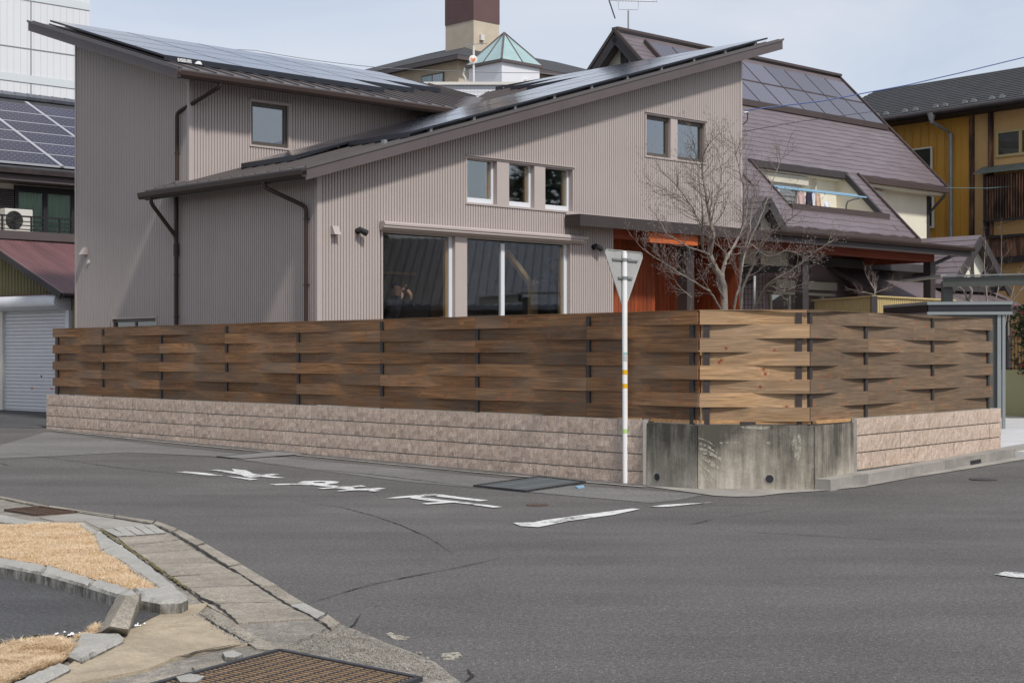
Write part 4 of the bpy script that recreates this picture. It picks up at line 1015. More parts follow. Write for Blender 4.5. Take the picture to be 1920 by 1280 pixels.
# rake of A in three lengths with a cap
cuts = [-.50, 2.05, 5.25, 8.6, sR]
for i in range(4):
    a, b = cuts[i]+.002, cuts[i+1]-.002
    fascia_line((a, -RA, zAs(a, 0)-.004), (b, -RA, zAs(b, 0)-.004), .20, .022, 'fascia')
fascia_line((-.50, -RA-.022, zAs(-.5, 0)+.02), (sR+.03, -RA-.022, zAs(sR+.03, 0)+.02), .045, .016, 'roofmetal', 'fascia_cap')
fascia_line((-.42, -RA+.09, zAs(-.42, 0)+.03), (sR, -RA+.09, zAs(sR, 0)+.03), .03, .02, 'roofmetal', 'fascia_cap')
fascia_line((sR, -RA, zAs(sR, 0)+.0), (sR, tR, zAs(sR, 0)+.0), .20, .022, 'fascia')
cutb = [tR, 6.2, TT-EB]
for i in range(2):
    a, b = cutb[i]-.002, cutb[i+1]+.002
    fascia_line((-RB_, a, zBs(0, a)-.004), (-RB_, b, zBs(0, b)-.004), .185, .022, 'fascia')
fascia_line((-RB_-.022, tR+.03, zBs(0, tR+.03)+.02), (-RB_-.022, TT-EB, zBs(0, TT-EB)+.02), .045, .016, 'roofmetal', 'fascia_cap')
fascia_line((-RB_+.09, tR, zBs(0, tR)+.03), (-RB_+.09, TT-EB+.02, zBs(0, TT-EB)+.036), .03, .02, 'roofmetal', 'fascia_cap')
fascia_line((-RB_, tR, zBs(0, tR)), (10.4, tR, zBs(0, tR)), .17, -.022, 'fascia')
# eave fascia and gutters (open half-round)
def gutter(name, p0, p1, w, mat, out):
    """p0,p1 wall-side top line; out=(ox,oy) outward unit"""
    mb = MB(); prof = [(0, 0), (0, -.075), (.025, -.115), (w-.035, -.115), (w-.005, -.07), (w, .0), (w-.012, .0), (w-.016, -.065), (w-.04, -.10), (.03, -.10), (.012, -.07), (.012, 0)]
    n = len(prof); vs = []
    for p in (p0, p1): vs += [(p[0]+out[0]*a, p[1]+out[1]*a, p[2]+b) for a, b in prof]
    mb.add(vs, [tuple(range(n)), tuple(range(2*n-1, n-1, -1))]+[(i, n+i, n+(i+1) % n, (i+1) % n)[::-1] for i in range(n)])
    g_ = part(house, name, mb, mat)
    mb = MB()
    for p in (p0, p1): mb.hexa([(p[0]+out[0]*a+dx*out[1], p[1]+out[1]*a+dx*out[0], p[2]-.112) for a, dx in ((.02, .0), (w-.03, .0), (w-.03, .006), (.02, .006))], [(p[0]+out[0]*a+dx*out[1], p[1]+out[1]*a+dx*out[0], p[2]-.01) for a, dx in ((.0, .0), (w, .0), (w, .006), (.0, .006))])
    return g_
fascia_line((-EA, 4.55, zAs(-EA, 0)-.01), (-EA, -RA, zAs(-EA, 0)-.01), .17, .016, 'fascia', 'eave_fascia')
gutter('gutter', (-EA-.016, 4.62, zAs(-EA, 0)-.055), (-EA-.016, -RA-.03, zAs(-EA, 0)-.055), .115, 'gutter', (-1, 0))
fascia_line((-RB_, TT-EB, zBs(0, TT-EB)-.01), (val(TT-EB)-.1, TT-EB, zBs(0, TT-EB)-.01), .16, .016, 'fascia', 'eave_fascia')
gutter('gutter', (-RB_-.03, TT-EB-.016, zBs(0, TT-EB)-.055), (val(TT-EB)-.35, TT-EB-.016, zBs(0, TT-EB)-.055), .115, 'gutter', (0, -1))
# soffits are the slab undersides; downpipes
def pipe(pts, r=.036, brackets=()):
    P = [Vector(p) for p in pts]; path = [P[0]]
    for i in range(1, len(P)-1):
        a = (P[i-1]-P[i]).normalized(); b = (P[i+1]-P[i]).normalized(); c = .07
        path += [P[i]+a*c, P[i]+(a+b)*c*.25, P[i]+b*c]
    path.append(P[-1]); d = part(house, 'downpipe', MB().tube(path, r, 12), 'gutter', smooth=False)
    for z in brackets:
        q = P[-1]; part(house, 'pipe_bracket', MB().tube([(q.x, q.y, z-.012), (q.x, q.y, z+.012)], r*1.25, 12).box(q.x+r, q.x+.09, q.y-.008, q.y+.008, z-.01, z+.01), 'gutter')
gz1 = zBs(0, TT-EB)-.17
pipe([(.27, TT-EB-.06, gz1+.02), (.27, TT-EB-.06, gz1-.06), (-.06, 4.16, 5.88), (-.06, 4.16, 4.66)], .036, (5.15,))
pipe([(-.06, 4.18, 4.4), (-.06, 4.18, .6)], .038, (2.95, 2.2))
gz2 = zAs(-EA, 0)-.165
pipe([(-EA-.07, 4.25, gz2+.02), (-EA-.07, 4.25, gz2-.09), (-.06, 4.18, 3.64), (-.06, 4.18, 3.4)], .036)
pipe([(-EA-.07, .72, gz2+.02), (-EA-.07, .72, gz2-.08), (-.065, .22, 3.92), (-.065, .22, .6)], .036, (3.72, 2.65))
part(house, 'pipe_socket', MB().tube([(-.06, 4.18, 3.52), (-.06, 4.18, 3.30)], .052, 14), 'gutter')
# vents, lamps
def hood(s, t, z, side):
    mb = MB(); w = .065
    if side: mb.add([(0, t-w, z-.07), (0, t+w, z-.07), (0, t+w, z+.07), (0, t-w, z+.07), (-.13, t-w, z-.07), (-.13, t+w, z-.07), (-.04, t+w, z+.07), (-.04, t-w, z+.07)], [(4, 5, 6, 7), (0, 4, 7, 3), (1, 2, 6, 5), (3, 7, 6, 2), (0, 1, 5, 4)])
    else: mb.add([(s-w, 0, z-.07), (s+w, 0, z-.07), (s+w, 0, z+.07), (s-w, 0, z+.07), (s-w, -.12, z-.07), (s+w, -.12, z-.07), (s+w, -.05, z+.07), (s-w, -.05, z+.07)], [(4, 5, 6, 7), (0, 4, 7, 3), (1, 2, 6, 5), (3, 7, 6, 2), (0, 1, 5, 4)])
    return part(house, 'vent_hood', mb, 'trim')
hood(.33, 0, 3.54, 0); hood(0, 7.6, 3.55, 1)
part(house, 'wall_cap', MB().tube([(0, 7.50, 3.33), (-.02, 7.50, 3.33)], .045, 20), 'pale')
for s in (.82, 6.49):
    l = part(house, 'wall_lamp', MB().tube([(s, 0, 3.56), (s, -.03, 3.56)], .05, 14).bar((s, -.03, 3.57), (s+.02, -.08, 3.55), .03), 'black')
    mb = MB().tube([(s-.05, -.10, 3.58), (s+.10, -.12, 3.52)], [.045, .055], 14); q = bpy.data.objects.new('lamp_head', make_mesh('lamp_head', mb, 'black')); COL.objects.link(q); q.parent = l
# service bracket for the blue cable on the right corner
part(house, 'cable_bracket', MB().box(SE, SE+.05, -.02, .05, 6.55, 6.63).tube([(SE+.03, -.03, 6.6), (SE+.12, -.06, 6.62)], .018, 8), 'alu')
part(house, 'cable_drop', MB().tube([(SE+.12, -.06, 6.60), (SE+.14, -.04, 6.45), (SE+.05, .0, 6.36), (SE+.0, .02, 6.34)], .012, 6), 'cable')

# ---- room behind the garden window
mb = MB(); mb.box(1.0, 10.4, 3.7, 3.75, 1.0, 4.7); mb.box(.9, 1.0, .2, 3.75, 1.0, 4.5); mb.box(6.98, 7.03, .2, 1.36, 1.0, 4.2); mb.box(7.03, 10.4, 1.345, 1.38, 1.0, 4.2); mb.box(10.4, 10.45, 1.38, 3.75, 1.0, 4.2)
part(house, 'room_wall', mb, 'interior')
part(house, 'room_floor', MB().box(1.0, 10.4, .2, 3.7, 1.50, 1.60), 'intwoodd')
part(house, 'inner_wall', MB().box(.2, 1.33, .20, .22, 1.2, 3.62).box(5.88, 7.0, .20, .22, 1.2, 3.62), 'interior')
pq, pb_, pc_ = (6.26,2.87), (5.54,3.52), (6.31,2.82)
part(house, 'stair_post', MB().box(pq[0]-.07, pq[0]+.11, 1.38, 1.48, 1.6, pq[1]), 'intwood'); part(house, 'stair_brace', MB().bar((pc_[0], 1.42, pc_[1]), (pb_[0], 1.42, pb_[1]), .10, .09), 'intwood')
part(house, 'counter', MB().box(2.2, 4.4, 2.3, 2.9, 1.6, 2.5), 'timber'); part(house, 'shelf', MB().box(1.2, 5.0, 3.45, 3.7, 3.1, 3.15), 'intwoodd')

# ---- solar panels on both roofs
def rowA(k, s_start, nlast):
    t0 = -.18+k*1.70; t1 = t0+1.67
    return t0, t1
PW = 1.10; off = .115
def panelA(s0, s1, t0, t1):
    z = lambda s: zAs(s, 0)+off
    mb = MB(); mb.cur = 1; mb.hexa([(s0, t0, z(s0)-.035), (s1, t0, z(s1)-.035), (s1, t1, z(s1)-.035), (s0, t1, z(s0)-.035)], [(s0, t0, z(s0)), (s1, t0, z(s1)), (s1, t1, z(s1)), (s0, t1, z(s0))])
    mb.cur = 0; mb.add([(s0+.02, t0+.02, z(s0+.02)+.002), (s1-.02, t0+.02, z(s1-.02)+.002), (s1-.02, t1-.02, z(s1-.02)+.002), (s0+.02, t1-.02, z(s0+.02)+.002)], [(0, 1, 2, 3)])
    part(house, 'solar_panel', mb, ['solarA', 'pframe'])
for k in range(5):
    t0 = -.18+k*1.70; t1 = t0+1.67
    s0 = {0: 1.78, 1: .68}.get(k, None)
    if s0 is None: s0 = 11.68-PW*int((11.68-(val(t1)+.7))/PW)
    s = 11.68
    while s-PW >= s0-.05:
        panelA(s-PW+.012, s, t0, t1); s -= PW
    # front skirt at the low end
    part(house, 'panel_skirt', MB().box(s-.01, s+.015, t0, t1, zAs(s, 0)+.03, zAs(s, 0)+off+.002), 'pframe')
    # rails and feet
    for tt in (t0+.3, t1-.3):
        part(house, 'panel_rail', MB().bar((s+.05, tt, zAs(s+.05, 0)+.055), (11.66, tt, zAs(11.66, 0)+.055), .035, .04), 'alu')
for k in range(11):
    s = 1.3+k*1.0
    part(house, 'panel_foot', MB().box(s-.03, s+.03, -.15, -.07, zAs(s, 0), zAs(s, 0)+.085), 'galv')
mb = MB().bar((1.85, -.02, zAs(1.85, 0)+.05), (11.5, -.02, zAs(11.5, 0)+.05), .03, .07); part(house, 'panel_rail', mb, 'black')
def panelB(s0, s1, t0, t1):
    z = lambda t: zBs(0, t)+off
    mb = MB(); mb.cur = 1; mb.hexa([(s0, t0, z(t0)-.035), (s1, t0, z(t0)-.035), (s1, t1, z(t1)-.035), (s0, t1, z(t1)-.035)], [(s0, t0, z(t0)), (s1, t0, z(t0)), (s1, t1, z(t1)), (s0, t1, z(t1))])
    mb.cur = 0; mb.add([(s0+.022, t0+.022, z(t0+.022)+.002), (s1-.022, t0+.022, z(t0+.022)+.002), (s1-.022, t1-.022, z(t1-.022)+.002), (s0+.022, t1-.022, z(t1-.022)+.002)], [(0, 1, 2, 3)])
    part(house, 'solar_panel', mb, ['solarA', 'pframe'])
PB = 1.085
for k in range(4):
    t0 = 4.28+k*PB; t1 = t0+PB-.012; s = -.25; lim = [4.95, 6.5, 8.0, 9.0][k]
    n = int((lim-s)/1.70+.45); sw = 1.70
    for i in range(n): panelB(s+i*sw, s+(i+1)*sw-.012, t0, t1)
    if k == 0: part(house, 'panel_skirt', MB().box(s, s+n*sw-.012, t0-.014, t0+.01, zBs(0, t0)+.015, zBs(0, t0)+off+.002), 'pframe')
    else: 
        pn = int(([4.95, 6.5, 8.0, 9.0][k-1]+.25)/1.70+.45)
        part(house, 'panel_skirt', MB().box(s+pn*sw, s+n*sw-.012, t0-.014, t0+.01, zBs(0, t0)+.015, zBs(0, t0)+off+.002), 'pframe')
# lettering on the panel skirt
GL = {'S': ['111', '100', '111', '001', '111'], 'I': ['1', '1', '1', '1', '1'], 'O': ['111', '101', '101', '101', '111'], 'L': ['10', '10', '10', '10', '11'], 'A': ['111', '101', '111', '101', '101'], 'R': ['110', '101', '110', '101', '101']}
mb = MB(); xx = .02; zq = zBs(0, 4.28)+.033
for ch_ in 'SISOLAR':
    g5 = GL[ch_]
    for r, row in enumerate(g5):
        for c_, b_ in enumerate(row):
            if b_ == '1': mb.box(xx+c_*.013, xx+c_*.013+.0132, 4.263, 4.266, zq+(4-r)*.0115, zq+(4-r)*.0115+.0117)
    xx += len(g5[0])*.013+.010
part(house, 'lettering', mb, 'white_paint')
part(house, 'logo', MB().add([(.38, 4.262, zBs(0, 4.28)+.035), (.54, 4.262, zBs(0, 4.28)+.035), (.51, 4.262, zBs(0, 4.28)+.085), (.46, 4.262, zBs(0, 4.28)+.095), (.41, 4.262, zBs(0, 4.28)+.07)], [(0, 1, 2, 3, 4)]), 'white_paint')

# ---- porch / carport roof with red-stained timber
TF = -.40; SP0, SP1 = 5.72, 19.55
zP = lambda s, t: 4.10+.02*(t-TF)
part(house, 'porch_roof', MB().prism([(SP0, TF), (SP1, TF), (SP1, 3.6), (SE+.05, 3.6), (SE+.05, -.02), (SP0, -.02)], lambda x, y: zP(x, y)-.03, lambda x, y: zP(x, y)+.02), 'porchdark')
part(house, 'porch_soffit', MB().prism([(SP0+.1, TF+.05), (SP1-.1, TF+.05), (SP1-.1, 3.5), (7.06, 3.5), (7.06, .02), (SP0+.1, -.03)], lambda x, y: zP(x, y)-.075, lambda x, y: zP(x, y)-.031), 'redbeam')
part(house, 'porch_flashing', MB().box(SP0, SP1, -.02, -.008, zP(0, 0)+.02, zP(0, 0)+.07), 'trim') if 0 else part(house, 'porch_flashing', MB().box(SP0, SE, -.035, -.015, zP(0, 0)+.02, zP(0, 0)+.075), 'trim')
part(house, 'porch_fascia', MB().box(SP0, SP1, TF-.02, TF, zP(0, TF)-.20, zP(0, TF)-.0), 'porchdark'); part(house, 'porch_fascia', MB().box(SP0-.02, SP0, TF-.02, -.02, zP(0, TF)-.20, zP(0, TF)+.0), 'porchdark')
mb = MB(); prof = [(0, 0), (0, -.09), (.03, -.105), (.08, -.105), (.11, -.04), (.11, 0)]; n = len(prof)
mb.add([(SP0+5.7, TF-.022-a, zP(0, TF)+.045+b) for a, b in prof]+[(SP1, TF-.022-a, zP(0, TF)+.045+b) for a, b in prof], [tuple(range(n)), tuple(range(2*n-1, n-1, -1))]+[(i, n+i, n+(i+1) % n, (i+1) % n)[::-1] for i in range(n)])
part(house, 'porch_gutter', mb, 'gutter')
part(house, 'porch_beam', MB().box(7.06, 18.54, .0, .12, 3.76, 4.045), 'redbeam'); part(house, 'porch_beam', MB().box(11.05, 18.4, 3.2, 3.32, 3.76, 4.045), 'redbeam')
part(house, 'porch_beam', MB().box(18.42, 18.54, .121, 3.5, 3.76, 4.045), 'redbeam'); part(house, 'porch_beam', MB().box(14.6, 14.72, .121, 3.19, 3.80, 4.045), 'redbeam')
part(house, 'porch_beam', MB().box(7.75, 9.2, -.32, -.20, 3.70, 3.98), 'orange', label='sunlit orange beam end')
for s, t in ((9.25, 0), (13.22, 0), (18.40, 0), (13.22, 3.2), (18.40, 3.2)):
    part(house, 'porch_post', MB().box(s-.13 if t == 0 else s-.09, s+.09, t-.06 if s > 9.3 else -.11, t+.14, .5, 3.757), 'post')
part(house, 'brace', MB().bar((18.50, .04, 3.70), (19.5, .04, 3.98), .06, .07), 'post')
# red board walls of the porch
def redwall(s0, s1, t, z0, z1):
    n = int((s1-s0)/.12)
    for i in range(n):
        a = s0+(s1-s0)*i/n; part(house, 'wall_board', MB().box(a+.003, s0+(s1-s0)*(i+1)/n-.003, t-random.uniform(.0, .003), t+.02, z0, z1), 'redwood')
    part(house, 'wall_backing', MB().box(s0, s1, t+.012, t+.04, z0, z1), 'timber')
redwall(7.05, 8.9, .55, .5, 4.0); redwall(8.9, 10.98, 1.3, .5, 4.0)
for i in range(10): part(house, 'wall_board', MB().box(10.965, 10.985, .02+i*.128, .142+i*.128, .5, 4.0), 'redwood')
part(house, 'wall_backing', MB().box(10.987, 11.0, .02, 1.3, .5, 4.0), 'timber')
part(house, 'wall_board', MB().box(8.88, 8.92, .57, 1.3, .5, 4.0), 'redwood')

# ================================================================== brown slate house behind, right
random.seed(33)
TA = 10.03-.986*7.43
zT = lambda t: TA+.986*t
AX = (20.0, 5.0, 0)
slate = thing('slate_roof_house', 'steep brown slate roofed house with cream walls behind the taupe house', 'house', FH, AX)
sl = sqrt(1+.986**2)
# roof deck, with the balcony opening left out
def deck(poly, d0=.0, th=.16): return MB().prism(poly, lambda x, y: zT(y)-th, lambda x, y: zT(y)-d0)
SL, SR_, S2, TR, TU, TLo = 15.2, 25.24, 20.77, 7.43, 3.73, 1.88
for poly in ([(SL, TU), (SR_, TU), (SR_, TR), (SL, TR)], [(12.6, TLo), (16.03, TLo), (16.03, TU), (12.6, TU)], [(20.15, TLo), (S2, TLo), (S2, TU), (20.15, TU)], [(16.03, TLo), (20.15, TLo), (20.15, 2.50), (16.03, 2.50)]):
    part(slate, 'roof', deck(poly, .02), 'slate2')
part(slate, 'roof', MB().prism([(SL, TR), (SR_, TR), (SR_, 12.5), (SL, 12.5)], lambda x, y: TA+.986*(2*TR-y)-.16, lambda x, y: TA+.986*(2*TR-y)-.02), 'slate')
pit = .150
def slates(s0, s1, t0, t1):
    r = 0; t = t0
    while t < t1-.02:
        te = min(t+pit, t1); s = s0-(r % 2)*.45
        while s < s1:
            a, b = max(s, s0), min(s+.91, s1)
            if b-a > .05:
                mb = MB(); n = 4; jag = [0, .0, .018, .018, 0]; lift = .022
                lo = []; 
                for i in range(n+1):
                    x = a+(b-a)*i/n; lo.append((x, t-(.02 if i in (2, 3) else 0)))
                up = [(x, te+.02) for x, _ in lo]
                vs = [(x, y, zT(y)+lift) for x, y in lo]+[(x, y, zT(y)-.002) for x, y in up]+[(x, y, zT(y)-.004) for x, y in lo]
                m = n+1
                mb.add(vs, [(i, i+1, m+i+1, m+i) for i in range(n)]+[(2*m+i, 2*m+i+1, i+1, i) for i in range(n)])
                part(slate, 'slate', mb, 'slate')
            s += .91
        t += pit; r += 1
slates(SL+.02, SR_-.02, TU+.02, 5.50)
slates(SL+.02, SR_-.02, 7.14, 7.40)
slates(12.9, 16.02, TLo+.02, TU); slates(20.17, S2-.02, TLo+.02, TU); slates(16.03, 20.16, TLo+.02, 2.42)
# the remaining courses beside the panels
mb = MB()
for s0, s1 in ((SL+.02, 15.95),):
    t = 5.50; r = 0
    while t < 7.14:
        x0, x1 = s0, s1
        mb.quad((x0, t, zT(t)+.022), (x1, t, zT(t)+.022), (x1, t+pit+.01, zT(t+pit+.01)-.002), (x0, t+pit+.01, zT(t+pit+.01)-.002)); mb.quad((x0, t, zT(t)-.01), (x1, t, zT(t)-.01), (x1, t, zT(t)+.022), (x0, t, zT(t)+.022)); t += pit
part(slate, 'slate_course', mb, 'slate', kind='stuff')
part(slate, 'ridge_cap', MB().bar((SL-.05, TR, zT(TR)+.05), (SR_+.05, TR, zT(TR)+.05), .22, .07), 'slate2')
part(slate, 'rake_trim', MB().bar((SR_, TR, zT(TR)+.0), (SR_, TU-.1, zT(TU-.1)+.0), .06, .14), 'slate2'); part(slate, 'rake_trim', MB().bar((S2, TU, zT(TU)), (S2, TLo-.05, zT(TLo-.05)), .06, .14), 'slate2')
part(slate, 'eave_gutter', MB().box(S2+.02, SR_+.05, TU-.13, TU, zT(TU)-.19, zT(TU)-.05), 'slate2'); part(slate, 'eave_gutter', MB().box(12.6, S2, TLo-.13, TLo, zT(TLo)-.14, zT(TLo)-.02), 'slate2')
part(slate, 'eave_soffit', MB().box(S2+.0, SR_, TU, TU+1.2, zT(TU)-.26, zT(TU)-.20), 'cream')
# left gable with barge boards
part(slate, 'barge_board', MB().bar((SL-.03, TR, zT(TR)-.16), (SL-.03, 3.0, zT(3.0)-.16), .05, .30), 'timber'); part(slate, 'barge_board', MB().bar((SL-.03, TR, zT(TR)-.16), (SL-.03, 12.5, zT(2*TR-12.5)-.16), .05, .30), 'timber')
part(slate, 'rake_trim', MB().bar((SL-.05, TR, zT(TR)+.02), (SL-.05, 3.0, zT(3.0)+.02), .07, .08), 'slate2'); part(slate, 'rake_trim', MB().bar((SL-.05, TR, zT(TR)+.02), (SL-.05, 12.5, zT(2*TR-12.5)+.02), .07, .08), 'slate2')
part(slate, 'gable_wall', MB().add([(SL+.35, 2.9, .3), (SL+.35, 12.2, .3), (SL+.35, 12.2, zT(2*TR-12.2)-.2), (SL+.35, TR, zT(TR)-.2), (SL+.35, 2.9, zT(2.9)-.2)], [(0, 1, 2, 3, 4)]), 'cream')
part(slate, 'timber', MB().box(SL+.30, SL+.35, TR-.12, TR+.12, 6.5, 9.6), 'timber')
# upper wall under the eave, windows and boxes
WT = 4.15
part(slate, 'wall', MB().box(S2+.02, 25.05, WT, WT+.1, .3, zT(TU)-.2), 'cream')
for s in (22.55, 24.98): part(slate, 'timber', MB().box(s-.06, s+.06, WT-.03, WT, .3, zT(TU)-.2), 'timber')
part(slate, 'timber', MB().box(21.85, 21.97, WT-.03, WT, 4.0, 5.7), 'timber')
part(slate, 'shutter_box', MB().box(20.95, 22.35, WT-.22, WT, 5.78, 6.06), 'rolled'); w = part(slate, 'window', MB().box(21.0, 21.8, WT-.05, WT, 5.70, 5.76).box(21.7, 21.8, WT-.05, WT, 4.5, 5.7), 'rolled'); part(slate, 'pane', MB().box(21.05, 21.7, WT-.02, WT-.01, 4.5, 5.7), 'glass')
part(slate, 'brace', MB().bar((25.0, WT, 5.6), (25.1, TU-.1, 6.15), .06, .06), 'timber')
# balcony cut into the roof
b0, b1, bt = 16.03, 20.15, 3.95
part(slate, 'balcony_wall', MB().box(b0-.3, b1, bt, bt+.08, 5.0, 6.25), 'cream'); part(slate, 'balcony_wall', MB().add([(b1, 2.52, 5.0), (b1, bt, 5.0), (b1, bt, zT(bt)-.2), (b1, 2.52, zT(2.52)-.02)], [(0, 1, 2, 3)]), 'cream'); part(slate, 'balcony_wall', MB().add([(b0, 2.52, 5.0), (b0, bt, 5.0), (b0, bt, zT(bt)-.2), (b0, 2.52, zT(2.52)-.02)], [(0, 1, 2, 3)]), 'cream')
part(slate, 'balcony_floor', MB().box(b0, b1, 2.45, bt, 4.7, 4.8), 'rolled'); part(slate, 'balcony_soffit', MB().box(b0, b1, TU+.02, bt, 6.16, 6.20), 'cream')
part(slate, 'opening_trim', MB().box(b0-.05, b1+.02, TU-.12, TU+.02, zT(TU)-.17, zT(TU)+.0), 'timber')
part(slate, 'opening_trim', MB().bar((b1-.04, TU-.02, zT(TU)-.03), (b1-.04, 2.48, zT(2.48)-.03), .10, .14), 'timber'); part(slate, 'opening_trim', MB().bar((b0, TU-.02, zT(TU)+.0), (b0, 2.48, zT(2.48)+.0), .05, .08), 'slate2')
part(slate, 'opening_sill', MB().box(b0, b1+.1, 2.36, 2.50, zT(2.5)-.17, zT(2.5)+.03), 'slate2')
part(slate, 'shutter_box', MB().box(16.5, 18.6, bt-.2, bt, 5.92, 6.14), 'rolled')
mb = MB().box(16.6, 18.4, bt-.06, bt, 5.84, 5.92).box(16.6, 16.68, bt-.06, bt, 5.0, 5.84).box(17.46, 17.54, bt-.06, bt, 5.0, 5.84).box(18.32, 18.4, bt-.06, bt, 5.0, 5.84)
part(slate, 'window', mb, 'whiteframe'); part(slate, 'pane', MB().box(16.68, 18.32, bt-.03, bt-.02, 5.0, 5.84), 'glassdark'); part(slate, 'window_back', MB().box(16.6, 18.4, bt-.012, bt-.004, 5.0, 5.86), 'interior')
part(slate, 'balcony_pipe', MB().tube([(19.05, bt-.1, 4.9), (19.05, bt-.1, 6.45)], .03, 8), 'rolled'); part(slate, 'balcony_pipe', MB().tube([(18.9, bt-.1, 4.9), (18.9, bt-.1, 5.75), (18.2, bt-.1, 5.8)], .03, 8), 'rolled')
# drying poles and laundry
for k, (y, z) in enumerate(((2.95, 5.63), (3.25, 5.71))):
    solo('drying_pole', MB().tube([(16.2+.1*k, y, z), (20.0, y-.03, z+.02)], .022, 8), 'blue', ['light blue drying pole nearer the balcony edge', 'light blue drying pole nearer the balcony wall'][k], 'pole', FH, (18, y, z), 'drying poles in the balcony opening')
t = thing('pole_bracket', 'grey bent bracket holding the blue drying poles', 'bracket', FH, (19.45, 3.1, 4.9)); part(t, 'arm', MB().tube([(19.35, 3.1, 4.8), (19.35, 3.1, 5.40), (19.42, 3.1, 5.52), (19.75, 3.1, 5.61), (19.95, 3.1, 5.64)], .022, 8), 'carport')
def cloth(s, w, z0, z1, y, m, lab):
    mb = MB(); n = 8; vs = []
    for i in range(n+1):
        x = s+w*i/n; vs += [(x, y+.03*sin(i*1.9), z1), (x+.02*sin(i*2.3), y+.05*sin(i*1.4+1), z0+.03*sin(i))]
    mb.add(vs, [(2*i, 2*i+1, 2*i+3, 2*i+2) for i in range(n)]+[(2*i+2, 2*i+3, 2*i+1, 2*i) for i in range(0)])
    solo('laundry', mb, m, lab, 'laundry', FH, (s, y, z0), 'laundry on the balcony poles')
cloth(17.05, .28, 5.20, 5.61, 2.95, 'cloth_pink', 'dusty pink garment hanging leftmost on the balcony poles'); cloth(17.36, .26, 5.18, 5.61, 2.93, 'cloth_navy', 'dark navy garment beside the pink one'); cloth(17.63, .15, 5.20, 5.62, 2.95, 'cloth_white', 'white garment in the middle of the laundry'); cloth(17.80, .22, 5.24, 5.60, 2.96, 'cloth_peach', 'peach coloured garment right of the white one')
cloth(18.10, .24, 5.22, 5.42, 2.9, 'cloth_white', 'small white cloths on a peg ring, rightmost of the laundry')
# solar panels on the slate roof
for r, (t0, t1) in enumerate(((5.66, 6.37), (6.41, 7.12))):
    for k in range(9):
        s0 = 16.08+k*1.0+(.0); s1 = s0+.965
        up = .09; mb = MB(); mb.cur = 1
        mb.hexa([(s0, t0, zT(t0)+up-.05), (s1, t0, zT(t0)+up-.05), (s1, t1, zT(t1)+up-.05), (s0, t1, zT(t1)+up-.05)], [(s0, t0, zT(t0)+up), (s1, t0, zT(t0)+up), (s1, t1, zT(t1)+up), (s0, t1, zT(t1)+up)])
        mb.cur = 0; mb.add([(s0+.015, t0+.015, zT(t0+.015)+up+.002), (s1-.015, t0+.015, zT(t0+.015)+up+.002), (s1-.015, t1-.01, zT(t1-.01)+up+.002), (s0+.015, t1-.01, zT(t1-.01)+up+.002)], [(0, 1, 2, 3)])
        part(slate, 'solar_panel', mb, ['solarT', 'slate2'])
part(slate, 'panel_edge', MB().bar((16.0, 5.60, zT(5.60)+.05), (25.1, 5.60, zT(5.60)+.05), .10, .16), 'slate2'); part(slate, 'panel_edge', MB().bar((16.02, 5.60, zT(5.60)+.06), (16.02, 7.15, zT(7.15)+.06), .10, .14), 'slate2')
# ground floor behind the porch
part(slate, 'lower_wall', MB().box(12.7, 21.5, 2.9, 3.0, .3, 4.5), 'mauvetile')
mb = MB(); 
for k in range(30): mb.box(12.7, 15.6, 2.893, 2.9, .5+k*.13, .51+k*.13)
for k in range(22): mb.box(12.72+k*.14, 12.73+k*.14, 2.8925, 2.9, .4, 4.4)
part(slate, 'tile_joint', mb, 'timber', kind='stuff')
part(slate, 'shutter_box', MB().box(15.75, 18.3, 2.65, 2.9, 3.14, 3.34), 'rolled'); part(slate, 'window_sill', MB().box(15.7, 18.3, 2.7, 2.9, 3.0, 3.06), 'rolled')
mb = MB()
for s in (15.75, 16.5, 17.1, 17.9): mb.box(s, s+.07, 2.82, 2.9, 1.6, 3.0)
part(slate, 'window', mb, 'rolled'); part(slate, 'pane', MB().box(15.75, 17.9, 2.87, 2.88, 1.6, 3.0), 'glassdark')
part(slate, 'brace', MB().bar((13.4, 2.8, 2.75), (14.8, 2.6, 3.3), .05, .05), 'timber'); part(slate, 'downpipe', MB().tube([(13.42, 2.8, .5), (13.42, 2.8, 4.2)], .045, 8), 'timber')

